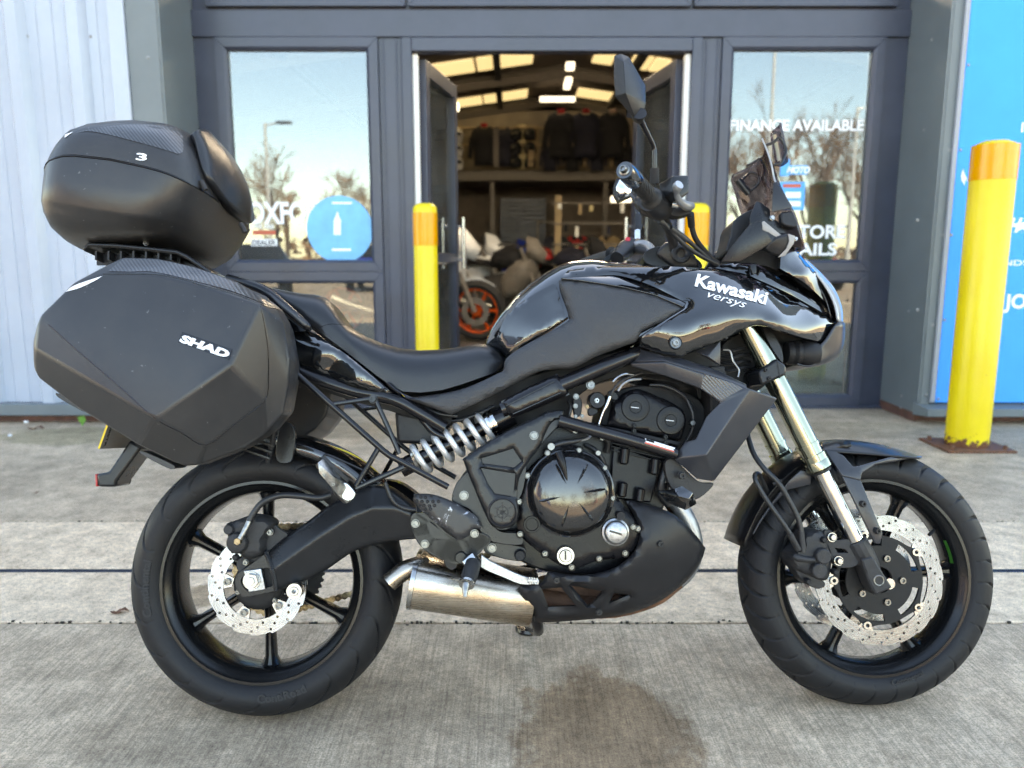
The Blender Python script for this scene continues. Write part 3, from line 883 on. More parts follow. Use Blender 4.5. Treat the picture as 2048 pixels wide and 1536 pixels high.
# display stand with small packets, bokeh lights in the photograph
ds = tag(empty('display_stand', (W(1115, 560, 12.5).x, 12.5, 0)), 'tall wooden post stand hung with small packets', 'stand')
box('post', (-.05, -.03, 0), (.05, .03, 2.0), 'shelf_wood', ds); box('foot', (-.4, -.25, 0), (.4, .25, .05), 'dark_interior', ds)
for k in range(5): tube('arm', [(-.1, -.05, .6 + k * .32), (1.1, -.05, .6 + k * .32)], .012, 'steel_beam', ds, 6)
pk = 0
rw = ('lowest', 'second', 'third', 'fourth', 'top')
rp = random.Random(21)
for r_ in range(5):
    for c_ in range(5):
        if rp.random() < .25: continue
        x = W(1115, 560, 12.5).x + .06 + c_ * .23 + rp.uniform(-.06, .06)
        s1, s2 = rp.uniform(.018, .045), rp.uniform(.03, .085)
        o = box('packet', (-s1, -.012, -s2), (s1, .012, s2), rp.choice(('box_white', 'box_cream', 'cloth_navy', 'steel_beam', 'cloth_black', 'shelf_wood')), None, bevel=.006)
        o.location = (x, 12.44, .5 + r_ * .32 + .08 - s2 + rp.uniform(-.03, .03)); o.rotation_euler = (0, 0, .3 * math.sin(r_ * 3 + c_))
        tag(o, 'small packet hung %s from the post on the %s arm of the wooden display stand' % (('first', 'second', 'third', 'fourth', 'fifth')[c_], rw[r_]), 'packet', 'packets on the display stand')
# more stock: a floor rail of garments on the right, cartons on the gallery
fr = tag(empty('garment_rail', (W(1165, 560, 15.5).x, 15.5, 0)), 'low floor rail hung with dark garments in the back of the shop', 'rail')
for sx in (-.9, .9): tube('upright', [(sx, 0, 0), (sx, 0, 1.75)], .02, 'steel_beam', fr, 8)
tube('bar', [(-.9, 0, 1.72), (.9, 0, 1.72)], .018, 'steel_beam', fr, 8)
for k in range(6):
    px = 1112 + k * 21
    jacket(px, 470, 15.5, 78, ('cloth_navy', 'cloth_black', 'cloth_red', 'cloth_black', 'cloth_navy', 'shelf_wood')[k], '%s garment from the left on the low floor rail' % ('first', 'second', 'third', 'fourth', 'fifth', 'sixth')[k])
rc = random.Random(9)
for k in range(14):
    px = 900 + k * 30; w_ = rc.uniform(.18, .3); h_ = rc.uniform(.2, .42)
    o = box('carton', (-w_, -.2, 0), (w_, .2, h_), ('shelf_wood', 'box_cream', 'steel_beam', 'box_white')[k % 4], None, bevel=.01)
    o.location = (W(px, 345, 18.2).x, 18.2, mz + .001)
    tag(o, '%s carton from the left stored along the back of the gallery' % ('first', 'second', 'third', 'fourth', 'fifth', 'sixth', 'seventh', 'eighth', 'ninth', 'tenth', 'eleventh', 'twelfth', 'thirteenth', 'fourteenth')[k], 'carton', 'cartons on the gallery')
# a white board leaning behind the right window
p0, p1 = W(1588, 782, 5.6), W(1692, 735, 5.6)
o = box('notice_board', (0, 0, 0), (p1.x - p0.x + .25, .012, .42), 'box_white', None, bevel=.003); o.location = (p0.x - .25, 5.62, .0); o.rotation_euler = (R(-6), 0, 0)
tag(o, 'white board leaning on the floor behind the lower right window pane', 'board')

def shop_bike(loc, rz, label, wheelcol, bodycol, seatcol='cloth_black', scale=1.0, accent='paint_white'):
    b = tag(empty('shop_motorcycle', loc), label, 'motorcycle', 'motorcycles for sale inside the shop')
    b.rotation_euler = (R(6), 0, rz); b.scale = (scale,) * 3
    def whl(x):
        t = lathe('tyre', [(.22, -.05), (.26, -.065), (.29, -.04), (.30, 0), (.29, .04), (.26, .065), (.22, .05)], (x, 0, .30), (0, -1, 0), 'car_tyre', b, 36)
        parts = [lathe_geo([(.225, -.05), (.225, .05), (.205, .045), (.205, -.045)], (x, 0, .30), (0, -1, 0), 36, True), lathe_geo([(0, .05), (.05, .05), (.05, -.05), (0, -.05)], (x, 0, .30), (0, -1, 0), 16)]
        for k in range(6):
            a_ = k * math.pi / 3
            d = Vector((math.cos(a_), 0, math.sin(a_)))
            parts.append(tube_geo([Vector((x, 0, .30)) + d * .03, Vector((x, 0, .30)) + d * .212], .016, 6))
        mk('rim', *merge_geo(parts), wheelcol, b)
    whl(0); whl(1.4)
    lathe('brake_disc', [(.08, .07), (.14, .07), (.14, .075), (.08, .075)], (1.4, 0, .30), (0, -1, 0), 'metal_handle', b, 30, True)
    for s in (-1, 1): tube('fork_leg', [(1.4, s * .09, .30), (1.14, s * .09, .98)], [.028, .024], 'steel_beam', b, 10)
    for s in (-1, 1): tube('swingarm', [(0, s * .10, .30), (.55, s * .09, .42)], .03, 'dark_interior', b, 8)
    puff('engine', [(.45, .22), (.40, .45), (.55, .62), (.85, .66), (1.02, .52), (1.0, .30), (.85, .18)], (0, 0, 0), .17, 'dark_interior', b)
    puff('fuel_tank', [(.62, .72), (.70, .92), (.90, 1.0), (1.12, .95), (1.16, .82), (1.0, .70)], (0, 0, 0), .15, bodycol, b)
    puff('side_fairing', [(.80, .62), (1.05, .86), (1.32, .88), (1.30, .62), (1.10, .36), (.85, .28)], (0, 0, 0), .21, accent, b)
    puff('seat', [(-.15, .92), (-.10, .99), (.25, .86), (.62, .82), (.64, .74), (.25, .76)], (0, 0, 0), .12, seatcol, b)
    puff('tail', [(-.30, .96), (-.28, 1.0), (-.05, .94), (.35, .78), (.2, .70), (-.05, .82)], (0, 0, 0), .09, bodycol, b)
    puff('nose_fairing', [(1.15, .86), (1.18, 1.12), (1.32, 1.08), (1.46, .90), (1.40, .78)], (0, 0, 0), .12, accent, b)
    puff('front_mudguard', [(1.14, .48), (1.22, .60), (1.42, .64), (1.60, .54), (1.42, .58), (1.26, .53)], (0, 0, 0), .07, accent, b)
    tube('handlebar', [(1.02, -.36, 1.04), (1.10, -.16, 1.02), (1.12, 0, .98), (1.10, .16, 1.02), (1.02, .36, 1.04)], .014, 'dark_interior', b, 8, curve=3)
    for s in (-1, 1): tube('grip', [(1.04, s * .25, 1.038), (1.01, s * .38, 1.04)], .019, 'cloth_black', b, 10)
    tube('exhaust', [(.7, -.12, .25), (.3, -.15, .30), (-.05, -.17, .42)], [.03, .05, .055], 'metal_handle', b, 12, curve=3)
    return b
p = G(957, 681)
wx = Vector((math.cos(R(-14)), math.sin(R(-14)), 0)) * 1.4 * 1.28
shop_bike((p.x - wx.x, p.y - wx.y, 0), R(-14), 'orange wheeled black and white motorcycle nearest the open door', 'paint_orange', 'cloth_black', accent='paint_white', scale=1.28)
p = G(1010, 643); wx = Vector((math.cos(R(-20)), math.sin(R(-20)), 0)) * 1.4 * 1.28
shop_bike((p.x - wx.x, p.y - wx.y, 0), R(-20), 'white and grey faired motorcycle right behind the orange wheeled one', 'dark_interior', 'cloth_black', accent='paint_white', scale=1.28)
p = G(990, 622); wx = Vector((math.cos(R(-42)), math.sin(R(-42)), 0)) * 1.4
shop_bike((p.x - wx.x - .2, p.y - wx.y, 0), R(-42), 'red motorcycle furthest back behind the white one', 'dark_interior', 'paint_red', accent='cloth_black', scale=1.3)
p = G(1010, 606); wx = Vector((math.cos(R(-42)), math.sin(R(-42)), 0)) * 1.4
shop_bike((p.x - wx.x + .3, p.y - wx.y, 0), R(-42), 'blue nosed motorcycle behind the red one', 'dark_interior', 'paint_blue', accent='paint_blue', scale=1.3)
p = G(1190, 640)
shop_bike((p.x - .6, p.y + .3, 0), R(-15), 'black motorcycle in the dark of the shop under the handlebar', 'dark_interior', 'cloth_black', accent='cloth_navy', scale=1.2)

for (px, py, rz, wc, bc, ac, lab) in ((1092, 652, -30, 'dark_interior', 'cloth_black', 'steel_beam', 'dark motorcycle with dull side panels just right of the roller shutter'),
                                       (1150, 640, -34, 'paint_red', 'paint_red', 'cloth_black', 'red tanked motorcycle with red wheels behind the tank of the parked one'),
                                       (1215, 646, -26, 'dark_interior', 'cloth_navy', 'cloth_black', 'navy motorcycle at the right end of the row by the right door leaf')):
    p = G(px, py); wx = Vector((math.cos(R(rz)), math.sin(R(rz)), 0)) * 1.4 * 1.22
    shop_bike((p.x - wx.x, p.y - wx.y, 0), R(rz), lab, wc, bc, accent=ac, scale=1.22)

# ================================================================== across the street, seen in the glass and the paint
def bare_tree(loc, h, label, seed, spread=.32):
    rn = random.Random(seed)
    t = tag(empty('bare_tree', loc), label, 'tree', 'bare winter trees across the street')
    trunk, twig = [], []
    def grow(p, d, ln, r, lv):
        q = p + d * ln
        (trunk if lv < 2 else twig).append(tube_geo([p, (p + q) / 2 + Vector((rn.gauss(0, .03), rn.gauss(0, .03), 0)) * ln, q], [max(r, .013), max(r * .82, .012), max(r * .62, .011)], 5 if lv < 2 else 3, False))
        if lv >= 5: return
        for k in range(3 if lv else 5):
            nd = (d + Vector((rn.gauss(0, spread + .1), rn.gauss(0, spread + .1), rn.gauss(.12, .2)))).normalized()
            grow(p + d * ln * rn.uniform(.45, 1.0), nd, ln * rn.uniform(.52, .78), r * .55, lv + 1)
    grow(Vector((0, 0, 0)), Vector((0, 0, 1)), h * .38, h * .016, 0)
    mk('trunk', *merge_geo(trunk), 'bark', t, 60, recalc=False)
    mk('crown', *merge_geo(twig), 'twig', t, 60, recalc=False)
tw = ('leftmost', 'second', 'third', 'fourth', 'fifth', 'sixth', 'seventh', 'rightmost')
for k, (x, y, h) in enumerate(((-13, -21, 6.0), (-9.3, -22, 6.6), (-6.5, -24, 5.2), (0.5, -27, 6.0), (8.0, -22, 7.2), (10.4, -23, 8.0), (12.6, -22, 7.0), (15.2, -23, 7.6), (9.2, -26, 7.8), (11.6, -27, 7.4), (13.9, -26, 8.2), (17, -27, 7.5), (-11, -26, 6.0), (-7.8, -27, 6.4), (-4, -28, 5.6), (4.2, -28, 6.6))):
    bare_tree((x, y, -.03), h * (1.1 if x > 5 else .95), '%s bare tree of the %s row mirrored in the shop windows' % (tw[k % 8], 'front' if k < 8 else 'rear'), 11 + k)
hv, hf = [], []
rn = random.Random(5)
for k in range(5200):
    x = rn.uniform(-60, 60); y = -28 - rn.random() * 5; hh = 1.6 + 1.2 * noise.noise(Vector((x * .15, 3, 0))); z = rn.random() ** .7 * max(.5, hh)
    s = rn.uniform(.12, .4); a = rn.random() * 6.3; d = Vector((math.cos(a), math.sin(a), rn.uniform(-.3, .8))) * s; e = Vector((-math.sin(a), math.cos(a), rn.uniform(.2, 1))) * s * .5
    c = Vector((x, y, z)); i = len(hv); hv += [c - d, c + e, c + d, c - e]; hf.append((i, i + 1, i + 2, i + 3))
tag(mk('hedge', hv, hf, 'twig', None, None, recalc=False), 'long brown winter hedge across the street', 'hedge', kind='stuff')
def lamppost(loc, h, label, twin=True):
    t = tag(empty('lamp_post', loc), label, 'lamp post', 'street lamps across the street')
    tube('pole', [(0, 0, 0), (0, 0, h)], [.10, .055], 'lamp_steel', t, 12)
    for s in ((-1, 1) if twin else (1,)):
        tube('arm', [(0, 0, h - .1), (s * .5, 0, h)], .03, 'lamp_steel', t, 8); box('lamp_head', (s * .75 - .3, -.12, h - .04), (s * .75 + .3, .12, h + .06), 'frame_grey', t, bevel=.03)
lamppost((9.9, -20, -.03), 9.3, 'tall twin headed lamp post mirrored in the right window')
lamppost((13.6, -21, -.03), 6.9, 'shorter lamp post at the right of the mirrored street', False)
lamppost((-9.6, -20.5, -.03), 6.2, 'lamp post mirrored in the left window', False)
def car(loc, rz, mat, label):
    c = tag(empty('parked_car', loc), label, 'car', 'cars parked across the street'); c.rotation_euler = (0, 0, rz)
    side = [(-2.1, .35), (-2.15, .75), (-1.9, .92), (-1.45, 1.0), (-.95, 1.42), (.35, 1.46), (1.05, 1.0), (1.9, .85), (2.1, .62), (2.08, .34)]
    V = []
    ws = (.80, .84, .86, .84, .62, .62, .84, .82, .74, .76)
    for s in (-1, 1): V += [(x, s * w, z) for (x, z), w in zip(side, ws)]
    n = len(side)
    F_ = [tuple(range(n)), tuple(range(2 * n - 1, n - 1, -1))] + [(i, (i + 1) % n, n + (i + 1) % n, n + i) for i in range(n)]
    mk('body', V, F_, mat, c, 40, bevel=.06, bseg=3)
    for s in (-1, 1):
        mk('side_window', [(-1.25, s * .80, 1.04), (-.9, s * .655, 1.36), (.3, s * .655, 1.38), (.85, s * .80, 1.03)], [(0, 1, 2, 3)], 'car_glass', c, None).location = (0, s * .03, 0)
        for x in (-1.3, 1.3):
            w = lathe('wheel', [(.14, .10), (.28, .10), (.32, .05), (.32, -.08), (.28, -.1)], (x, s * .76, .32), (0, s, 0), 'car_tyre', c, 24)
            lathe('rim', [(0, .07), (.2, .09), (.22, .105)], (x, s * .76, .32), (0, s, 0), 'metal_handle', c, 16)
        box('headlight', (2.0, s * .62 - .12, .64), (2.1, s * .62 + .12, .76), 'box_white', c, bevel=.02)
    mk('windscreen', [(.40, -.56, 1.43), (.40, .56, 1.43), (1.02, .74, 1.04), (1.02, -.74, 1.04)], [(0, 1, 2, 3)], 'car_glass', c, None).location = (.03, 0, .03)
car((-8.0, -14, -.03), 1.2, 'car_glass', 'dark car mirrored low in the left window')
car((-4.4, -15, -.03), 1.5, 'paint_blue', 'blue car parked beside the dark car across the street')
car((3.0, -16.5, -.03), 1.7, 'paint_white', 'white car parked across the street opposite the door')
car((9.5, -15.5, -.03), 1.4, 'paint_red', 'red car parked across the street on the right')
nb = tag(empty('neighbour_building', (-22, -16, 0)), 'grey gabled neighbour building with blue windows, mirrored far left', 'building')
mk('wall', [(-6, -8, 0), (6, -8, 0), (6, 8, 0), (-6, 8, 0), (-6, -8, 7), (6, -8, 7), (6, 8, 7), (-6, 8, 7), (0, 8, 11), (0, -8, 11)], [(0, 1, 5, 9, 4), (1, 2, 6, 5), (2, 3, 7, 8, 6), (3, 0, 4, 7)], 'render_grey', nb, 20)
mk('roof', [(-6.4, -8.4, 6.8), (-6.4, 8.4, 6.8), (0, 8.4, 11.1), (0, -8.4, 11.1), (6.4, -8.4, 6.8), (6.4, 8.4, 6.8)], [(0, 1, 2, 3), (3, 2, 5, 4)], 'frame_grey', nb, 20)
for k in range(4):
    for z in (1.2, 4.2): box('window', (6.0, -6.5 + k * 3.6, z), (6.06, -4.7 + k * 3.6, z + 1.5), 'paint_blue', nb)
# ================================================================== motorcycle materials
simple('gloss_black', (.0045, .0050, .0060), .06, coat=1.0, crough=.03, spec=.5, cior=1.62)
simple('mudguard_black', (.005, .005, .006), .30, spec=.35)
simple('rim_black', (.006, .0065, .0075), .22, spec=.42)
simple('satin_black', (.011, .012, .014), .29, spec=.38, var=.15, vscale=20, bstr=.10, bscale=900, bdist=.0004)
simple('matt_black', (.014, .014, .016), .42, spec=.36, var=.2, vscale=18, bstr=.22, bscale=700, bdist=.0005)
simple('satin_grey', (.026, .028, .034), .30, spec=.55, var=.12, vscale=14, bstr=.12, bscale=1200, bdist=.0003)
simple('clutch_gloss', (.009, .009, .010), .13, spec=1.0, var=.15, vscale=9)
simple('engine_black', (.007, .007, .0085), .26, spec=.22, var=.25, vscale=12, bstr=.25, bscale=500, bdist=.0004)
simple('frame_black', (.007, .007, .009), .22, var=.2, vscale=10, spec=.45)
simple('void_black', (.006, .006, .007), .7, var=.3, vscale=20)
simple('carrier_black', (.008, .008, .009), .5, spec=.3, var=.2)
simple('rubber_text', (.021, .022, .024), .6, spec=.4)
simple('rubber', (.0095, .0098, .0115), .60, spec=.35, var=.25, vscale=14, bstr=.2, bscale=500, bdist=.0005)
simple('hose_rubber', (.013, .014, .016), .42, var=.2, vscale=20)
simple('seat_vinyl', (.011, .012, .015), .36, spec=.5, var=.15, vscale=12, bstr=.30, bscale=420, bdist=.0005)
simple('steel', (.42, .42, .41), .26, 1.0, var=.2, vscale=60)
simple('bolt_steel', (.19, .19, .185), .30, 1.0, var=.3, vscale=120)
simple('chrome', (.55, .55, .54), .10, 1.0, var=.2, vscale=30)
simple('alloy_cast', (.34, .34, .33), .38, 1.0, var=.4, vscale=90, bstr=.4, bscale=300, bdist=.0006)
simple('alloy_worn', (.40, .41, .42), .38, 1.0, var=.35, vscale=140, bstr=.5, bscale=400, bdist=.0006)
simple('silver_paint', (.36, .37, .38), .35, .7, var=.15, vscale=30)
simple('spring_silver', (.72, .72, .71), .34, .55, var=.12, vscale=40)
simple('disc_steel', (.46, .46, .45), .26, 1.0, var=.18, vscale=25, bstr=.1, bscale=200, bdist=.0004)
simple('fork_gold', (.33, .345, .27), .15, 1.0, var=.10, vscale=6)
simple('chain_brass', (.34, .25, .15), .42, 1.0, var=.4, vscale=150)
simple('caliper_grey', (.028, .028, .030), .50, spec=.3, var=.35, vscale=45, bstr=.4, bscale=350, bdist=.0006)
simple('reflector_red', (.45, .01, .015), .2)
simple('plate_grey', (.27, .26, .25), .5, var=.1)
simple('plate_yellow', (.80, .55, .02), .4)
simple('sticker_white', (.75, .76, .77), .4, var=.06)
simple('badge_black', (.010, .010, .012), .25)
simple('rust_pipe', (.20, .10, .06), .7, .4, var=.5, vscale=30)
simple('lens_clear', (.30, .32, .34), .06, coat=1.0)
simple('green_tape', (.02, .13, .02), .4)
simple('red_knob', (.6, .02, .04), .35)
simple('mirror_face', (.85, .86, .88), .02, 1.0)
simple('grip_rubber', (.018, .018, .019), .6, var=.2, vscale=40, bstr=.5, bscale=250, bdist=.001)
glass('smoked_screen', .06, (.43, .36, .38), .01, rmax=.22)

def grain_mat():
    m, n, l, b = nmat('grain_plastic')
    setp(b, col=(.034, .035, .038), rough=.5, spec=.5)
    mp = mapping(n, l)
    v = n.new('ShaderNodeTexVoronoi'); v.inputs['Scale'].default_value = 330; l.new(mp.outputs[0], v.inputs['Vector'])
    t = noise_n(n, l, mp, 14, 3)
    r = ramp(n, [(.3, .46), (.7, .58)]); l.new(t.outputs[0], r.inputs[0]); l.new(r.outputs[0], b.inputs['Roughness'])
    bump(n, l, b, v.outputs['Distance'], .8, .0012)
grain_mat()
def case_mat(name, rough):
    """luggage plastic: grained, scuffed, dusty and lightly scratched"""
    m, n, l, b = nmat(name)
    mp = mapping(n, l)
    t = noise_n(n, l, mp, 7, 6, .65)
    r = ramp(n, [(.30, (.017, .0175, .020)), (.75, (.030, .030, .032))]); l.new(t.outputs[0], r.inputs[0])
    ms = mapping(n, l, (9, 9, 60), (.5, .35, .9))
    s = noise_n(n, l, ms, 5.5, 6, .8, 1.2)
    rs = ramp(n, [(.70, 0.0), (.73, .75)]); l.new(s.outputs[0], rs.inputs[0])
    sp = noise_n(n, l, mp, 95, 2, .5)
    rp = ramp(n, [(.73, 0.0), (.76, .8)]); l.new(sp.outputs[0], rp.inputs[0])
    c1 = mixc(n, l, rs.outputs[0], r.outputs[0], (.11, .11, .11))
    c2 = mixc(n, l, rp.outputs[0], c1.outputs[2], (.13, .13, .13))
    l.new(c2.outputs[2], b.inputs['Base Color'])
    rr_ = ramp(n, [(.3, rough - .06), (.7, rough + .08)]); l.new(t.outputs[0], rr_.inputs[0]); l.new(rr_.outputs[0], b.inputs['Roughness'])
    g = noise_n(n, l, mp, 900, 2, .5)
    b.inputs['Specular IOR Level'].default_value = .5
    bump(n, l, b, g.outputs[0], .22, .0004)
case_mat('case_plastic', .34)
case_mat('case_plastic_matt', .40)
def carbon_mat():
    m, n, l, b = nmat('carbon_print')
    mp = mapping(n, l, (1, 1, 1), (0, R(42), 0))
    w = n.new('ShaderNodeTexWave'); w.wave_type = 'BANDS'; w.bands_direction = 'X'; w.inputs['Scale'].default_value = 58
    w.inputs['Distortion'].default_value = 0.3; l.new(mp.outputs[0], w.inputs[0])
    r = ramp(n, [(.35, (.016, .016, .018)), (.65, (.050, .051, .055))]); l.new(w.outputs['Fac'], r.inputs[0]); l.new(r.outputs[0], b.inputs['Base Color'])
    setp(b, rough=.30, spec=.9); bump(n, l, b, w.outputs['Fac'], .5, .0008)
carbon_mat()
def disc_mat(name, col):
    """ground steel with circular wear rings"""
    m, n, l, b = nmat(name)
    tc = n.new('ShaderNodeTexCoord'); mm = n.new('ShaderNodeVectorMath'); mm.operation = 'MULTIPLY'; mm.inputs[1].default_value = (1, 0, 1)
    l.new(tc.outputs['Object'], mm.inputs[0])
    ln = n.new('ShaderNodeVectorMath'); ln.operation = 'LENGTH'; l.new(mm.outputs[0], ln.inputs[0])
    cx = n.new('ShaderNodeCombineXYZ'); l.new(ln.outputs['Value'], cx.inputs[0])
    t = noise_n(n, l, cx, 520, 4, .75)
    mp = mapping(n, l); t2 = noise_n(n, l, mp, 35, 4, .6)
    r = ramp(n, [(.32, tuple(c * .55 for c in col)), (.68, tuple(min(1, c * 1.35) for c in col))]); l.new(t.outputs[0], r.inputs[0])
    r2 = ramp(n, [(.3, (.8, .8, .79)), (.7, (1.1, 1.1, 1.1))]); l.new(t2.outputs[0], r2.inputs[0])
    c = mixc(n, l, 1.0, r.outputs[0], r2.outputs[0], 'MULTIPLY'); l.new(c.outputs[2], b.inputs['Base Color'])
    rr_ = ramp(n, [(.3, .18), (.7, .34)]); l.new(t.outputs[0], rr_.inputs[0]); l.new(rr_.outputs[0], b.inputs['Roughness'])
    setp(b, metal=1.0, aniso=.6)
    tg = n.new('ShaderNodeTangent'); tg.direction_type = 'RADIAL'; tg.axis = 'Y'; l.new(tg.outputs[0], b.inputs['Tangent'])
    bump(n, l, b, t.outputs[0], .25, .0004)
disc_mat('disc_front', (.31, .33, .355))
disc_mat('disc_rear', (.41, .435, .465))
def exhaust_mat():
    m, n, l, b = nmat('exhaust_steel')
    mp = mapping(n, l, (1.0, 1.0, 1.0))
    t = noise_n(n, l, mp, 9, 5, .6)
    r = ramp(n, [(.25, (.30, .24, .18)), (.5, (.50, .43, .35)), (.8, (.62, .58, .52))]); l.new(t.outputs[0], r.inputs[0])
    s = noise_n(n, l, mp, 60, 3, .6); rs = ramp(n, [(.70, 0.0), (.76, .7)]); l.new(s.outputs[0], rs.inputs[0])
    c = mixc(n, l, rs.outputs[0], r.outputs[0], (.16, .10, .06)); l.new(c.outputs[2], b.inputs['Base Color'])
    ms = mapping(n, l, (6, 400, 400)); g = noise_n(n, l, ms, 1.0, 3, .6)
    rg = ramp(n, [(.3, .22), (.7, .36)]); l.new(g.outputs[0], rg.inputs[0]); l.new(rg.outputs[0], b.inputs['Roughness'])
    setp(b, metal=1.0, aniso=.5); bump(n, l, b, g.outputs[0], .12, .0004)
exhaust_mat()
def heel_mat():
    m, n, l, b = nmat('heel_guard')
    mp = mapping(n, l)
    t = noise_n(n, l, mp, 26, 6, .75, .4)
    r = ramp(n, [(.585, (.02, .02, .022)), (.66, (.55, .56, .60))]); l.new(t.outputs[0], r.inputs[0]); l.new(r.outputs[0], b.inputs['Base Color'])
    r2 = ramp(n, [(.58, 0.0), (.64, 1.0)]); l.new(t.outputs[0], r2.inputs[0]); l.new(r2.outputs[0], b.inputs['Metallic'])
    setp(b, rough=.38); bump(n, l, b, t.outputs[0], .2, .001)
heel_mat()

# ================================================================== the motorcycle's frame of reference
LEAN, YAW = R(13.0), R(1.5)           # it rests on its side stand, leaning away from the camera
c0 = G(536, 1425)
BM = Matrix.Translation((c0.x, c0.y, -.001)) @ Matrix.Rotation(YAW, 4, 'Z') @ Matrix.Rotation(-LEAN, 4, 'X')
BI = BM.inverted()
bike = tag(empty('motorcycle', (c0.x, c0.y, 0)), 'black adventure motorcycle with side panniers and top case parked on the concrete', 'motorcycle')
bike.matrix_world = BM
CL = BI @ CO
def P(px, py, off=0.0):
    """point of the motorcycle, in its own frame, `off` metres right of its centre plane, that the photo shows at (px, py)"""
    d = BI.to_3x3() @ ray(px, py)
    t = (-off - CL.y) / d.y
    return CL + d * t
def S(off=0.0, px=1024, py=768):       # metres per photo pixel at that offset
    return (P(px + 10, py, off) - P(px, py, off)).length / 10
RC, FC = Vector((0, 0, .3115)), Vector((1.413, 0, .3035))     # wheel centres

def PT(pts, off=None):
    return [P(p[0], p[1], p[2] if off is None else off) for p in pts]
def rbf(ctrl):
    """smooth off(px, py) through control points (thin plate, with an affine part)"""
    C = np.array([[c[0], c[1]] for c in ctrl], float) / 100; v = np.array([c[2] for c in ctrl], float)
    n = len(C)
    def k(r): return np.where(r > 0, r ** 2 * np.log(r + 1e-12), 0)
    A = np.zeros((n + 3, n + 3)); D = np.linalg.norm(C[:, None] - C[None], axis=2)
    A[:n, :n] = k(D) + np.eye(n) * 1e-3; A[:n, n] = 1; A[:n, n + 1:] = C; A[n, :n] = 1; A[n + 1:, :n] = C.T
    w = np.linalg.solve(A, np.concatenate([v, np.zeros(3)]))
    def f(x, y):
        q = np.array([x, y]) / 100; d = np.linalg.norm(C - q, axis=1)
        return float(k(d) @ w[:n] + w[n] + q @ w[n + 1:])
    return f
def mir(o, parent='same', name=None):
    """the same part on the other side of the motorcycle"""
    me = o.data.copy()
    me.transform(Matrix.Scale(-1, 4, (0, 1, 0))); me.flip_normals()
    q = bpy.data.objects.new(name or o.name.split('.')[0], me); COL.objects.link(q)
    q.parent = o.parent if parent == 'same' else parent
    for m in o.modifiers:
        n = q.modifiers.new(m.name, m.type)
        for a in ('width', 'segments', 'limit_method', 'angle_limit', 'levels', 'render_levels', 'thickness', 'offset'):
            if hasattr(m, a): setattr(n, a, getattr(m, a))
    return q
def plate(name, outline, off, t, mat, parent=bike, holes=(), n=5, bevel=.0015, closed=True):
    """flat plate: outline in photo pixels at the outer face, t thick (away from the camera)"""
    ol = [tuple(p) for p in cr(outline, n, True)]
    hl = [[tuple(p) for p in cr(h, n, True)] for h in holes]
    V2, T_, lps = cdt(ol, hl)
    N = len(V2)
    top = [P(x, y, off) for x, y in V2]
    V = top + [v + Vector((0, t, 0)) for v in top]
    # one n-gon for the faces when there are no holes keeps bevels clean
    if holes: F_ = list(T_) + [tuple(i + N for i in f[::-1]) for f in T_]
    else: F_ = [tuple(lps[0]), tuple(i + N for i in reversed(lps[0]))]
    for lp in lps:
        m = len(lp)
        F_ += [(lp[i], lp[(i + 1) % m], lp[(i + 1) % m] + N, lp[i] + N) for i in range(m)]
    return mk(name, V, F_, mat, parent, 30, bevel=bevel)
def dome(name, outline, off, rise, wd, t, mat, parent=bike, holes=(), step=9, n=6, back=None):
    """shaped panel: off is a number or off(px, py); the rim rolls back by `rise` over `wd` pixels; t thick at the rim"""
    ol = [tuple(p) for p in cr(outline, n, True)]
    hl = [[tuple(p) for p in cr(h, n, True)] for h in holes]
    V2, T_, lps = cdt(ol, hl, step)
    d = edge_dist(V2, ol)
    for h in hl: d = np.minimum(d, edge_dist(V2, h))
    fo = off if callable(off) else (lambda x, y: off)
    N = len(V2); V = []
    for (x, y), q in zip(V2, d):
        u = min(1.0, q / wd)
        V.append(P(x, y, fo(x, y) - rise * (1 - math.sqrt(max(0, 1 - (1 - u) ** 2)))))
    F_ = list(T_)
    for v in list(V): V.append(v + Vector((0, t, 0)))
    F_ += [tuple(i + N for i in f[::-1]) for f in T_]
    for lp in lps:
        m = len(lp)
        F_ += [(lp[i], lp[(i + 1) % m], lp[(i + 1) % m] + N, lp[i] + N) for i in range(m)]
    return mk(name, V, F_, mat, parent, 50)
def facet(name, pts, faces, mat, parent=bike, thick=.004, bevel=.002, bseg=2, to=None):
    """faceted panel from explicit (px, py, off) corners; closed backwards to offset `to`, else given a thickness"""
    V = [P(*p) for p in pts]
    F_ = [tuple(f) for f in faces]
    o = None
    if to is not None:
        N = len(V)
        edges = {}
        for f in F_:
            for i in range(len(f)):
                e = (f[i], f[(i + 1) % len(f)]); edges[e] = 1
        bnd = [e for e in edges if (e[1], e[0]) not in edges]
        V += [Vector((v.x, -to, v.z)) for v in V]
        F_ += [tuple(i + N for i in reversed(f)) for f in F_[:]]
        F_ += [(a, b_, b_ + N, a + N) for a, b_ in bnd]
    o = mk(name, V, F_, mat, parent, 25)
    if to is None:
        m = o.modifiers.new('solid', 'SOLIDIFY'); m.thickness = thick; m.offset = -1
    if bevel: add_bevel(o, bevel, bseg, 12)
    return o
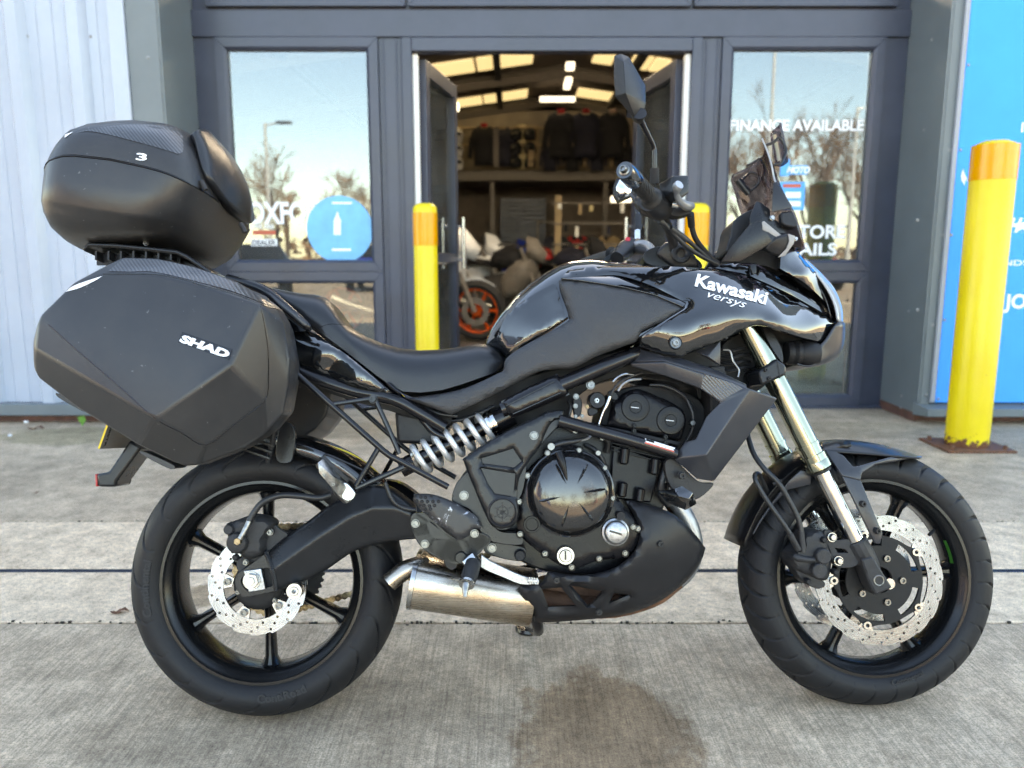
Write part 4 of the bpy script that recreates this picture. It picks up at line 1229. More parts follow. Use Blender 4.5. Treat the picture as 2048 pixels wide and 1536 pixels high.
def wrap(name, rows, mat, parent=bike, sub=2, thick=.003, mirror=True, smooth=60):
    """symmetrical shell: rows of pixel polylines from the near side (off > 0) to the centre plane (off 0)"""
    R_ = [[P(x, y, o) for x, y in pl] for pl, o in rows]
    if mirror:
        src = R_[:-1] if rows[-1][1] == 0 else R_
        R_ += [[Vector((v.x, -v.y, v.z)) for v in r] for r in reversed(src)]
    m = len(R_[0]); V = [v for r in R_ for v in r]
    F_ = [(i * m + j, i * m + j + 1, (i + 1) * m + j + 1, (i + 1) * m + j) for i in range(len(R_) - 1) for j in range(m - 1)]
    o = mk(name, V, F_, mat, parent, smooth)
    if sub: add_sub(o, sub)
    if thick:
        s = o.modifiers.new('solid', 'SOLIDIFY'); s.thickness = thick; s.offset = -1
    return o
def ptube(name, pts, rad, mat, parent=bike, seg=12, curve=4, off=None):
    return tube(name, PT(pts, off), rad, mat, parent, seg, curve)
def plathe(name, px, py, off, prof, mat, parent=bike, seg=32, unit='px', smooth=35, axis=(0, -1, 0), a0=0.0):
    """turned part facing the camera side; prof = (radius in px, metres outwards from off)"""
    c = P(px, py, off); s = S(off) if unit == 'px' else 1.0
    return lathe(name, [(r * s, h) for r, h in prof], c, axis, mat, parent, seg, smooth=smooth, a0=a0)
def bolt(parent, px, py, off, r=8, mat='bolt_steel', h=.006):
    """socket head screw with a hex recess and washer face"""
    c = P(px, py, off); s = S(off) * r * .88
    prof = [(0, h - .0045), (s * .42, h - .0045), (s * .45, h), (s * .82, h), (s * .95, h - .0015), (s * .97, 0.001), (s * 1.12, .001), (s * 1.12, -.003)]
    return lathe('bolt', prof, c, (0, -1, 0), mat, parent, 14, smooth=30)
def loft(name, secs, mat, parent=bike, smooth=50, cap=True, sub=0):
    """secs: list of equally long closed loops"""
    m = len(secs[0]); V = [v for s in secs for v in s]
    F_ = [(i * m + k, i * m + (k + 1) % m, (i + 1) * m + (k + 1) % m, (i + 1) * m + k) for i in range(len(secs) - 1) for k in range(m)]
    if cap: F_ += [tuple(range(m))[::-1], tuple((len(secs) - 1) * m + k for k in range(m))]
    o = mk(name, V, F_, mat, parent, smooth)
    if sub: add_sub(o, sub)
    return o
from mathutils.bvhtree import BVHTree
def bvh_of(objs):
    bm = bmesh.new()
    for o in objs:
        if not o.modifiers: bm.from_mesh(o.data); continue
        dg = bpy.context.evaluated_depsgraph_get(); dg.update()
        me = bpy.data.meshes.new_from_object(o.evaluated_get(dg)); bm.from_mesh(me); bpy.data.meshes.remove(me)
    t = BVHTree.FromBMesh(bm); bm.free(); return t
BI3 = BI.to_3x3()
def onto(tree, px, py, lift, fallback=None):
    d = (BI3 @ ray(px, py)).normalized()
    h = tree.ray_cast(CL, d)
    if h[0] is None: return fallback
    n = h[1] if h[1].dot(d) < 0 else -h[1]
    return h[0] + n * lift
def decal(name, outline, tree, mat, parent, lift=.0012, step=8, n=5):
    """thin skin lying on a curved part"""
    ol = [tuple(p) for p in cr(outline, n, True)]
    V2, T_, lps = cdt(ol, (), step)
    V, ok = [], []
    for x, y in V2:
        q = onto(tree, x, y, lift); ok.append(q is not None); V.append(q or Vector())
    F_ = [t for t in T_ if all(ok[i] for i in t)]
    o = mk(name, V, F_, mat, parent, 50)
    return o
def seam(name, pts, tree, r, mat, parent, n=6, lift=0.0):
    pl = [onto(tree, x, y, lift) for x, y in cr(pts, n)]
    pl = [p for p in pl if p is not None]
    return tube(name, pl, r, mat, parent, 6)
def ptext(name, s, a, b_, hpx, tree, mat, parent, bold=.02, shear=0.0, lift=.0016, off=.2, upv=None):
    """lettering whose baseline runs from pixel a to pixel b_, hpx tall, laid on a part"""
    me = text_mesh(s, 1.0, bold, shear)
    co = np.array([v.co[:] for v in me.vertices]); x0, x1 = co[:, 0].min(), co[:, 0].max(); y1 = co[:, 1].max() if not any(c in s for c in 'y') or s[0].isupper() else co[:, 1].max()
    ax, ay = a; bx, by = b_; L = math.hypot(bx - ax, by - ay); ux, uy = (bx - ax) / L, (by - ay) / L
    vx, vy = upv if upv else (uy, -ux)
    for v in me.vertices:
        q = (v.co.x - x0) / (x1 - x0) * L; w = v.co.y / y1 * hpx
        px, py = ax + ux * q + vx * w, ay + uy * q + vy * w
        v.co = (onto(tree, px, py, lift) if tree else None) or P(px, py, off)
    me.materials.clear()
    return link(name, me, mat, parent, None)

# ================================================================== wheels
def tyre(name, c, prof, mat, parent, seg, pattern):
    """tyre with its tread cut into the mesh; prof from rim edge (+) over the crown to the other rim edge"""
    pr = cr([(a, b_) for a, b_ in prof], 5)
    m = len(pr); V, F_ = [], []
    smax = max(abs(p[1]) for p in pr)
    rmax = max(p[0] for p in pr)
    nrm = []
    for i in range(m):
        a_, b_ = pr[max(0, i - 1)], pr[min(m - 1, i + 1)]
        t_ = np.array(b_) - np.array(a_); q_ = np.array([-t_[1], t_[0]]); q_ /= np.linalg.norm(q_) + 1e-9
        if q_[0] < 0 and abs(pr[i][1]) < smax * .9 or (q_[1] * pr[i][1] < 0): q_ = -q_
        nrm.append(q_)
    for k in range(seg):
        a = 2 * math.pi * k / seg
        ca, sa = math.cos(a), math.sin(a)
        for (r, h), q_ in zip(pr, nrm):
            dep = pattern(a, h / smax) if r > rmax - .062 else 0.0
            r2, h2 = r - q_[0] * dep, h - q_[1] * dep
            V.append(Vector((c.x + ca * r2, c.y - h2, c.z + sa * r2)))
    for k in range(seg):
        k2 = (k + 1) % seg
        for i in range(m - 1): F_.append((k * m + i, k * m + i + 1, k2 * m + i + 1, k2 * m + i))
    o = mk(name, V, F_, mat, parent, 60)
    return o
def pat(N, s0, s1, slant, bend, width, depth, radius, ph=0.0):
    st = 2 * math.pi / N
    def f(a, s):
        q = abs(s)
        if q < s0 or q > s1: return 0.0
        u = (q - s0) / (s1 - s0)
        d = a - (slant * u + bend * u * u) * (1 if s > 0 else 1) - ph - (st / 2 if s < 0 else 0)
        d = (d + st / 2) % st - st / 2
        w = abs(d) * radius / (width * (1 - .5 * u))
        return depth * max(0.0, 1 - w ** 4) * min(1, 6 * (1 - u), 6 * u + .2)
    return f
def multi(*fs):
    return lambda a, s: max(f(a, s) for f in fs)
def both(half): return half + [(a, -b_) for a, b_ in reversed(half[:-1])]
def wheel(name, c, hw, spoke_a, nsp, hubr, hubw):
    prof = [(.229, hw + .003), (.2225, hw + .003), (.2175, hw - .004), (.208, hw - .010), (.2035, hw - .018), (.199, hw * .45), (.199, -hw * .45), (.2035, -hw + .018), (.208, -hw + .010), (.2175, -hw + .004),
            (.2225, -hw - .003), (.229, -hw - .003), (.229, -hw + .007), (.213, -hw + .025), (.213, hw - .025), (.229, hw - .007)]
    geos = [lathe_geo(prof, c, (0, -1, 0), 96, True), lathe_geo([(.018, hubw), (hubr * .8, hubw), (hubr, hubw - .008), (hubr, -hubw + .008), (hubr * .8, -hubw), (.018, -hubw)], c, (0, -1, 0), 32, True)]
    for k in range(nsp):
        a = spoke_a + 2 * math.pi * k / nsp
        d = Vector((math.cos(a), 0, math.sin(a))); w = Vector((-math.sin(a), 0, math.cos(a)))
        secs = []
        for r, hwid, dep in ((hubr * .7, .016, .026), (.08, .0125, .020), (.13, .0115, .018), (.180, .0135, .018), (.194, .020, .022), (.204, .030, .026)):
            q = c + d * r
            loop = []
            for (u, v) in ((-1, .35), (-.55, 1), (-.2, .62), (.2, .62), (.55, 1), (1, .35), (1, -.35), (.5, -1), (-.5, -1), (-1, -.35)):
                loop.append(q + w * (u * hwid) + Vector((0, -v * dep, 0)))
            secs.append(loop)
        m = len(secs[0]); V = [v for s in secs for v in s]
        F_ = [(i * m + j, i * m + (j + 1) % m, (i + 1) * m + (j + 1) % m, (i + 1) * m + j) for i in range(len(secs) - 1) for j in range(m)]
        geos.append((V, F_))
    return mk(name, *merge_geo(geos), 'rim_black', bike, 32)
def arc_text(s, c, r, a_mid, size, off, mat, parent, inward=False, bold=.01):
    me = text_mesh(s, 1.0, bold, 0, .06, align='CENTER')
    for v in me.vertices:
        x, y, z = v.co.x * size, v.co.y * size, v.co.z * size
        if inward: a = a_mid + x / r; rr_ = r - y
        else: a = a_mid - x / r; rr_ = r + y
        v.co = Vector((c.x + math.cos(a) * rr_, -off - z, c.z + math.sin(a) * rr_))
    me.materials.clear()
    o = link('sidewall_lettering', me, mat, parent, None)
    return o
def petal_disc(c, r_out, r_in, waves, amp, off, t, holes, mat, parent, extra=()):
    n = waves * 12
    outer = []
    for k in range(n):
        a = 2 * math.pi * k / n; u = (a * waves / (2 * math.pi)) % 1
        outer.append((math.cos(a) * (r_out - amp * (u ** 2)), math.sin(a) * (r_out - amp * (u ** 2))))
    hl = [[(math.cos(a) * r_in, math.sin(a) * r_in) for a in np.linspace(0, 2 * math.pi, 48, endpoint=False)]]
    for r, a, hr in holes:
        hx, hy = math.cos(a) * r, math.sin(a) * r
        hl.append([(hx + math.cos(q) * hr, hy + math.sin(q) * hr) for q in np.linspace(0, 2 * math.pi, 9, endpoint=False)])
    V2, T_, lps = cdt(outer, hl)
    N = len(V2)
    V = [Vector((x, -off, y)) for x, y in V2] + [Vector((x, -off + t, y)) for x, y in V2]
    F_ = list(T_) + [tuple(i + N for i in f[::-1]) for f in T_]
    for lp in lps:
        m = len(lp); F_ += [(lp[i], lp[(i + 1) % m], lp[(i + 1) % m] + N, lp[i] + N) for i in range(m)]
    o = mk('brake_disc', V, F_, mat, parent, 30)
    o.location = c
    return o

# rear
rw = wheel('rear_wheel', RC, .062, R(32), 6, .052, .075)
half = [(.2265, .061), (.236, .071), (.248, .0780), (.260, .0800), (.273, .0770), (.2855, .0680), (.297, .0530), (.3060, .0345), (.3108, .0165), (.3120, 0)]
tyre('tyre', RC, both(half), 'rubber', rw, 1080, multi(pat(20, .30, 1.01, .22, .12, .0065, .0070, .30), pat(20, .05, .42, -.10, -.06, .0052, .0070, .30, .12)))
arc_text('Continental', RC, .247, R(182), .026, .079, 'rubber_text', rw, bold=.02)
arc_text('ContiRoad', RC, .262, R(282), .026, .0795, 'rubber_text', rw, True, .02)
hs = []
for k in range(15):
    a = 2 * math.pi * k / 15
    hs += [(.101, a, .0031), (.092, a + .13, .0031), (.083, a + .27, .0031)]
petal_disc(RC, .110, .075, 15, .0045, .098, .005, hs, 'disc_rear', rw)
for k in range(5):
    a = 2 * math.pi * k / 5 + .5
    q = RC + Vector((math.cos(a) * .066, -.094, math.sin(a) * .066))
    pts = [RC + Vector((math.cos(a + e) * r, -.096, math.sin(a + e) * r)) for r, e in ((.078, -.22), (.078, .22), (.056, .16), (.054, -.16))]
    V = pts + [p + Vector((0, .006, 0)) for p in pts]
    mk('disc_tab', V, [(0, 1, 2, 3), (7, 6, 5, 4), (0, 4, 5, 1), (1, 5, 6, 2), (2, 6, 7, 3), (3, 7, 4, 0)], 'disc_steel', rw, 20)
    lathe('bolt', [(0, .004), (.004, .004), (.0045, .008), (.008, .008), (.0085, 0)], q - Vector((0, .002, 0)), (0, -1, 0), 'bolt_steel', rw, 12)
lathe('hub_cover', [(0, .098), (.040, .098), (.050, .094), (.056, .086), (.056, .07)], RC, (0, -1, 0), 'void_black', rw, 32)
# sprocket and chain on the far side
n = 43; sp = []
for k in range(n * 4):
    a = 2 * math.pi * k / (n * 4); sp.append((math.cos(a) * (.104 + (.006 if k % 4 in (1, 2) else 0)), math.sin(a) * (.104 + (.006 if k % 4 in (1, 2) else 0))))
V2, T_, lps = cdt(sp, [[(math.cos(a) * .06, math.sin(a) * .06) for a in np.linspace(0, 2 * math.pi, 24, endpoint=False)]])
N = len(V2); V = [Vector((RC.x + x, .085, RC.z + y)) for x, y in V2] + [Vector((RC.x + x, .091, RC.z + y)) for x, y in V2]
F_ = list(T_) + [tuple(i + N for i in f[::-1]) for f in T_]
for lp in lps: F_ += [(lp[i], lp[(i + 1) % len(lp)], lp[(i + 1) % len(lp)] + N, lp[i] + N) for i in range(len(lp))]
mk('sprocket', V, F_, 'caliper_grey', rw, 30)
ch = empty('drive_chain', (0, 0, 0), bike)
lk = [lathe_geo([(.0035, -.009), (.0078, -.009), (.0078, .009), (.0035, .009)], (-.008, 0, 0), (0, 1, 0), 10, True), lathe_geo([(.0035, -.009), (.0078, -.009), (.0078, .009), (.0035, .009)], (.008, 0, 0), (0, 1, 0), 10, True),
      box_geo((-.008, -.008, -.0045), (.008, -.0055, .0045)), box_geo((-.008, .0055, -.0045), (.008, .008, .0045))]
me_l = bpy.data.meshes.new('chain_link'); v_, f_ = merge_geo(lk); me_l.from_pydata([tuple(v) for v in v_], [], f_); me_l.materials.append(MATS['chain_brass'])
fs = Vector((.575, 0, .40))
for top in (1, -1):
    p0 = RC + Vector((.0, .088, top * .107)); p1 = fs + Vector((0, .088, top * .038)); d = p1 - p0; L = d.length; nn = int(L / .0165)
    for k in range(nn):
        o = bpy.data.objects.new('chain_link', me_l); COL.objects.link(o); o.parent = ch
        o.location = p0 + d * ((k + .5) / nn); o.rotation_euler = (0, -math.atan2(d.z, d.x), 0)
for k in range(20):
    a = R(90) + math.pi * (k + .5) / 20
    o = bpy.data.objects.new('chain_link', me_l); COL.objects.link(o); o.parent = ch
    o.location = RC + Vector((math.cos(a) * .107, .088, math.sin(a) * .107)); o.rotation_euler = (0, -(a + math.pi / 2), 0)
# front
fwl = wheel('front_wheel', FC, .047, R(2), 6, .045, .05)
half = [(.2265, .047), (.234, .0545), (.244, .0590), (.254, .0600), (.266, .0565), (.278, .0475), (.288, .0350), (.2955, .020), (.2995, .008), (.3005, 0)]
half = [(a + .004 * max(0, (a - .2265) / .074), b_) for a, b_ in half]
tyre('tyre', FC, both(half), 'rubber', fwl, 1080, multi(pat(32, .12, 1.01, .20, -.05, .0055, .0065, .29), pat(17, .0, .5, -.1, 0, .0045, .006, .29, .05)))
arc_text('Continental', FC, .243, R(286), .017, .0592, 'rubber_text', fwl, True, .02)
hs = []
for k in range(20):
    a = 2 * math.pi * k / 20
    hs += [(.141, a, .0032), (.132, a + .1, .0032), (.123, a + .2, .0032)]
def front_disc(sgn):
    off = .072 if sgn > 0 else -.067
    d = petal_disc(FC, .150, .114, 20, .0045, off, .005, hs, 'disc_front', fwl)
    outer = []
    nb_ = 5
    for k in range(nb_ * 24):
        a = 2 * math.pi * k / (nb_ * 24); u = (k % 24) / 24
        outer.append((math.cos(a) * (.101 + .009 * math.exp(-((u - .5) * 7) ** 2)), math.sin(a) * (.101 + .009 * math.exp(-((u - .5) * 7) ** 2))))
    hl = [[(math.cos(a) * .030, math.sin(a) * .030) for a in np.linspace(0, 2 * math.pi, 28, endpoint=False)]]
    for k in range(nb_):
        b0 = 2 * math.pi * k / nb_ + .22; b1 = b0 + 2 * math.pi / nb_ - .44
        h = [(math.cos(a) * .094, math.sin(a) * .094) for a in np.linspace(b0, b1, 8)] + [(math.cos(a) * .078, math.sin(a) * .078) for a in np.linspace(b1, b0, 8)]
        hl.append(h)
    V2, T_, lps = cdt(outer, hl); N = len(V2); o2 = off + .002
    V = [Vector((FC.x + x, -o2, FC.z + y)) for x, y in V2] + [Vector((FC.x + x, -o2 + .006, FC.z + y)) for x, y in V2]
    F_ = list(T_) + [tuple(i + N for i in f[::-1]) for f in T_]
    for lp in lps: F_ += [(lp[i], lp[(i + 1) % len(lp)], lp[(i + 1) % len(lp)] + N, lp[i] + N) for i in range(len(lp))]
    mk('disc_carrier', V, F_, 'carrier_black', fwl, 30)
    for k in range(nb_):
        a = 2 * math.pi * (k + .5) / nb_
        pts = [FC + Vector((math.cos(a + e) * r, -off - .0006, math.sin(a + e) * r)) for r, e in ((.117, -.16), (.117, .16), (.103, .10), (.103, -.10))]
        V = pts + [p + Vector((0, .005, 0)) for p in pts]
        mk('disc_tab', V, [(0, 1, 2, 3), (7, 6, 5, 4), (0, 4, 5, 1), (1, 5, 6, 2), (2, 6, 7, 3), (3, 7, 4, 0)], 'disc_steel', fwl, 20)
        q = FC + Vector((math.cos(a) * .107, -off, math.sin(a) * .107))
        lathe('disc_button', [(.0045, -.006), (.0045, .006), (.009, .006), (.0098, .004), (.0098, -.006)], q, (0, -sgn, 0), 'steel', fwl, 18)
        q = FC + Vector((math.cos(a + .6) * .052, -off - .002 * sgn, math.sin(a + .6) * .052))
        lathe('bolt', [(0, .002), (.0035, .002), (.004, .006), (.0075, .006), (.008, 0)], q, (0, -sgn, 0), 'bolt_steel', fwl, 14)
front_disc(1); front_disc(-1)
tube('valve', [FC + Vector((.168, -.012, .105)), FC + Vector((.150, -.02, .094))], .004, 'rubber', fwl, 8)
for a0_, a1_ in ((R(8), R(24)), (R(128), R(143))):
    V, F_ = [], []
    for k in range(9):
        a = a0_ + (a1_ - a0_) * k / 8
        for r, h in ((.2035, .030), (.2005, .022)): V.append(FC + Vector((math.cos(a) * (r - .0012), -h, math.sin(a) * (r - .0012))))
    F_ = [(2 * k, 2 * k + 2, 2 * k + 3, 2 * k + 1) for k in range(8)]
    mk('rim_tape', V, F_, 'green_tape', fwl, None)
# ================================================================== swingarm, rear brake, exhaust
sa_out = [(533, 1106, 'c'), (569, 1075), (620, 1039), (654, 1013), (708, 984), (742, 971), (775, 976), (802, 993), (828, 1015, 'c'), (832, 1078, 'c'), (806, 1080), (760, 1087), (708, 1103), (654, 1139), (620, 1157), (578, 1174), (549, 1181, 'c')]
rdg = [(520, 1160), (560, 1128), (640, 1072), (700, 1034), (745, 1016), (790, 1016), (850, 1040)]
def f_sa(x, y):
    yr = float(np.interp(x, [a for a, _ in rdg], [b for _, b in rdg]))
    return .147 - (.00052 * (yr - y) if y < yr else .00030 * (y - yr))
sw = dome('swingarm', sa_out, f_sa, .006, 7, .055, 'satin_black', step=6)
mir(sw)
slot = [(505, 1144, 'c'), (526, 1137, 'c'), (541, 1136, 'c'), (545, 1172, 'c'), (502, 1183), (486, 1172), (482, 1160), (490, 1150)]
so_ = plate('axle_plate', [(536, 1103, 'c'), (501, 1129), (476, 1147, 'c'), (470, 1160), (472, 1175), (481, 1189), (492, 1194), (551, 1182, 'c'), (550, 1140, 'c')], .128, .010, 'satin_black', sw, [slot])
plate('axle_back', [(480, 1150), (545, 1135), (548, 1178), (486, 1186)], .117, .004, 'void_black', sw)
plate('axle_block', [(487, 1142, 'c'), (522, 1137, 'c'), (531, 1179, 'c'), (497, 1185, 'c')], .134, .014, 'alloy_worn', sw)
plathe('axle_washer', 504, 1161, .134, [(0, .003), (17, .003), (17.5, 0)], 'steel', sw, 24)
plathe('axle_nut', 504, 1161, .137, [(0, .014), (8.5, .014), (9.0, .010), (14.5, .010), (15, .0085), (15, 0)], 'steel', sw, 6, smooth=15, a0=.3)
wpts = cr([(531, 1106), (538, 1120), (544, 1140), (549, 1160), (552, 1180)], 5)
wg = []
for i, (x, y) in enumerate(wpts):
    q = P(x, y, f_sa(x, y) + .001); wg.append(lathe_geo([(0, .004), (.0035, .0025), (.0052, 0)], q, (0, -1, 0), 8))
mk('weld_bead', *merge_geo(wg), 'satin_black', sw, 60)
plathe('stand_bobbin', 589, 1182, .150, [(0, -.012), (4, -.012), (4.5, .006), (8, .006), (9, .004), (15, .004), (15.5, 0), (15.5, -.02)], 'steel', sw, 28)
# hugger over the rear tyre
def arch(name, c, a0, a1, r0, r1, hw, skirt, mat, parent=bike, n=22, lip=.0):
    V, F_ = [], []
    prof = [(-1.0, -skirt), (-1.0, -skirt * .4), (-.96, -.012), (-.80, -.002), (-.4, .003), (0, .005), (.4, .003), (.80, -.002), (.96, -.012), (1.0, -skirt * .4), (1.0, -skirt)]
    m = len(prof)
    for i in range(n):
        u = i / (n - 1); a = a0 + (a1 - a0) * u; r = r0 + (r1 - r0) * u
        k = min(1, .55 + 3 * min(u, 1 - u))
        for y, dr in prof: V.append(Vector((c.x + math.cos(a) * (r + dr * k), y * hw, c.z + math.sin(a) * (r + dr * k))))
    for i in range(n - 1):
        for j in range(m - 1): F_.append((i * m + j, i * m + j + 1, (i + 1) * m + j + 1, (i + 1) * m + j))
    o = mk(name, V, F_, mat, parent, 50)
    s = o.modifiers.new('solid', 'SOLIDIFY'); s.thickness = .003; s.offset = -1
    return o
hg = arch('hugger', RC, R(84), R(30), .336, .345, .092, .040, 'gloss_black')
plate('hugger_bracket', [(560, 852), (580, 846), (590, 866), (588, 900), (580, 925), (552, 918)], .10, .012, 'satin_black')
# rear caliper
cal = dome('rear_caliper', [(453, 1049), (468, 1043), (481, 1037), (498, 1032), (520, 1034), (540, 1041), (545, 1053), (531, 1075), (526, 1107), (503, 1117), (486, 1114), (468, 1092), (457, 1075)], .140, .014, 10, .050, 'caliper_grey')
plathe('piston_housing', 476, 1085, .140, [(0, .016), (12, .016), (18, .013), (21, .006), (21, -.01)], 'caliper_grey', cal, 26)
plathe('piston_housing', 461, 1058, .132, [(0, .016), (8, .016), (10, .012), (10, -.01)], 'caliper_grey', cal, 20)
plathe('banjo_bolt', 477, 1082, .158, [(0, .010), (6.5, .010), (7.5, .008), (7.5, 0)], 'chain_brass', cal, 6, smooth=15)
ptube('hose_end', [(480, 1078, .163), (490, 1060, .160), (498, 1043, .155)], .0058, 'alloy_cast', cal, 10, 3)
plate('caliper_bracket', [(540, 1047), (560, 1058), (576, 1074), (545, 1105), (526, 1115), (500, 1128), (478, 1145), (476, 1120), (520, 1100), (530, 1075)], .112, .012, 'caliper_grey', cal)
bolt(cal, 540, 1064, .124, 7); bolt(cal, 492, 1125, .126, 6)
plathe('slide_pin', 473, 1114, .135, [(0, .012), (4, .012), (6, .009), (6.5, 0)], 'rubber', cal, 16)
for k in range(3): bolt(rw, *((476, 1184), (550, 1201), (590, 1120))[k], .099, 5)
ptube('rear_brake_hose', [(497, 1046, .152), (505, 1030, .150), (525, 1005, .148), (560, 991, .145), (600, 992, .142), (636, 996, .140), (662, 990, .135)], .0070, 'hose_rubber')
ptube('abs_wire', [(770, 965, .155), (785, 1000, .155), (805, 1015, .150), (832, 1020, .15)], .005, 'hose_rubber')
# exhaust can under the engine
def can():
    A, B = P(828, 1156, .035), P(1064, 1194, .02)
    d = (B - A).normalized(); u = Vector((0, 1, 0)); w = d.cross(u).normalized() * -1
    if w.z < 0: w = -w
    secs = []
    for t, s in ((0, .97), (.005, 1.0), (.985, .98), (1, .95)):
        loop = []
        for k in range(40):
            a = 2 * math.pi * k / 40
            ca, sa = math.cos(a), math.sin(a)
            loop.append(A.lerp(B, t) + u * (math.copysign(abs(ca) ** .75, ca) * .105 * s) + w * (math.copysign(abs(sa) ** .75, sa) * .062 * s))
        secs.append(loop)
    ex = loft('exhaust_silencer', secs, 'exhaust_steel', smooth=40)
    secs = []
    for t, s in ((-.004, .98), (-.002, 1.035), (.034, 1.035), (.038, 1.005)):
        loop = []
        for k in range(40):
            a = 2 * math.pi * k / 40; ca, sa = math.cos(a), math.sin(a)
            loop.append(A.lerp(B, t) + u * (math.copysign(abs(ca) ** .75, ca) * .105 * s) + w * (math.copysign(abs(sa) ** .75, sa) * .062 * s))
        secs.append(loop)
    loft('end_band', secs, 'steel', ex, 40)
    return ex
ex = can()
pp = [Vector(q) for q in cr([tuple(v) for v in PT([(850, 1128, .085), (832, 1132, .10), (812, 1139, .112), (795, 1151, .118), (778, 1166, .121)])], 5)]
V1, F1 = tube_geo(pp, .0200, 24, False); V2_, F2_ = tube_geo(pp, .0178, 24, False)
m0 = len(V1); rim = [(m0 - 24 + k, m0 - 24 + (k + 1) % 24, m0 + len(V2_) - 24 + (k + 1) % 24, m0 + len(V2_) - 24 + k) for k in range(24)]
mk('outlet_pipe', V1 + V2_, F1 + [tuple(i + m0 for i in reversed(f)) for f in F2_] + rim, 'exhaust_steel', ex, 50, recalc=False)
mk('pipe_bore', *tube_geo([pp[-8], pp[-6]], .0178, 20), 'void_black', ex)
plate('silencer_stay', [(886, 1112), (905, 1116), (915, 1130), (905, 1140), (893, 1134)], .12, .01, 'caliper_grey', ex)
# header pipes and their rusty collector seen round the belly pan
ptube('header_pipe', [(1320, 960, .05), (1356, 1008, .06), (1382, 1056, .06), (1388, 1108, .055), (1366, 1152, .04), (1310, 1190, .02)], .020, 'silver_paint', bike, 20)
mir(ptube('header_pipe', [(1320, 970, .02), (1360, 1020, .025), (1385, 1080, .03), (1375, 1140, .03), (1310, 1190, .02)], .019, 'rust_pipe', bike, 20))
ptube('collector', [(1352, 1158, .06), (1300, 1195, .05), (1200, 1216, .05), (1060, 1195, .03)], .024, 'rust_pipe', bike, 20)
# ================================================================== foot controls
fb = plate('footrest_hanger', [(836, 1026, 'c'), (821, 1046), (842, 1094, 'c'), (869, 1108), (895, 1123), (917, 1128), (934, 1117), (955, 1110), (968, 1097), (981, 1083), (974, 1072), (955, 1066), (928, 1077), (904, 1073), (862, 1038), (848, 1026)], .165, .014, 'satin_black',
           holes=[[(854, 1045), (865, 1045), (880, 1060), (898, 1075, 'c'), (893, 1079), (866, 1075), (858, 1062)]], bevel=.003)
bolt(fb, 831, 1047, .167, 8.5); bolt(fb, 850, 1088, .167, 8.5); bolt(fb, 949, 1067, .182, 8.5)
plathe('pivot_boss', 922, 1115, .166, [(0, .006), (10, .006), (12, .003), (12, 0)], 'satin_black', fb, 22)
hgd = dome('heel_guard', [(828, 988, 'c'), (865, 989), (908, 1005), (951, 1032), (966, 1059, 'c'), (950, 1060), (938, 1072), (916, 1080), (904, 1072), (862, 1038), (836, 1015), (826, 1001)], .182, .006, 8, .006, 'heel_guard', fb, step=9)
th_ = bvh_of([hgd])
for x, y in ((831, 993), (842, 994), (851, 995), (862, 994), (834, 1002), (844, 1003), (855, 1003), (866, 1003), (877, 1003), (838, 1010), (848, 1011), (859, 1012), (869, 1011), (851, 1018), (861, 1018), (855, 1026)):
    q = onto(th_, x, y, .0) or P(x, y, .18)
    lathe('dimple', [(0, -.0005), (.0018, .0006), (.0028, .0010), (.0036, .0008), (.0042, -.0005)], q, (0, -1, 0), 'void_black', fb, 12)
pg = facet('footpeg', [(924, 1123, .205), (945, 1105, .20), (958, 1130, .20), (938, 1140, .21), (955, 1108, .17), (968, 1128, .17)], [(0, 1, 2, 3), (1, 4, 5, 2)], 'chrome', fb, .012, .002)
ptube('peg_rubber', [(946, 1128, .205), (940, 1148, .235), (934, 1166, .262)], [.0165, .0175, .0155], 'grip_rubber', fb, 18, 3)
ptube('peg_washer', [(934, 1165, .262), (933, 1169, .266)], .0165, 'steel', fb, 18, 0)
ptube('peg_feeler', [(932, 1168, .266), (931, 1176, .272), (930, 1194, .278)], [.0085, .0075, .004], 'alloy_cast', fb, 12, 0)
pdl = plate('brake_pedal', [(963, 1110, 'c'), (979, 1121), (1005, 1134), (1033, 1147), (1056, 1155), (1072, 1157), (1074, 1167), (1043, 1169), (1004, 1154), (975, 1142), (961, 1134, 'c')], .200, .013, 'alloy_worn', fb, bevel=.003)
tg = []
for k in range(4): tg.append(tube_geo([P(1058 + k * 5, 1154 + k * .6, .225), P(1060 + k * 5, 1167 + k * .4, .225)], .0028, 8)); 
tg.append(tube_geo([P(1056, 1161, .188), P(1073, 1163, .226)], .006, 10)); tg.append(tube_geo([P(1055, 1160, .222), P(1076, 1162, .222)], .006, 10))
mk('pedal_tip', *merge_geo(tg), 'alloy_worn', fb)
plate('brake_light_stay', [(978, 1085), (1000, 1086), (1045, 1094), (1052, 1108), (1040, 1122), (1000, 1116), (968, 1102)], .145, .02, 'satin_black', fb)
bolt(fb, 984, 1096, .150, 9); plathe('rubber_stop', 1040, 1110, .15, [(0, .012), (9, .012), (11, .008), (11.5, -.01)], 'rubber', fb, 20)
mir(plate('footrest_hanger', [(836, 1026), (821, 1046), (842, 1094), (895, 1123), (934, 1117), (981, 1083), (955, 1066), (904, 1073)], .165, .014, 'satin_black'), bike)
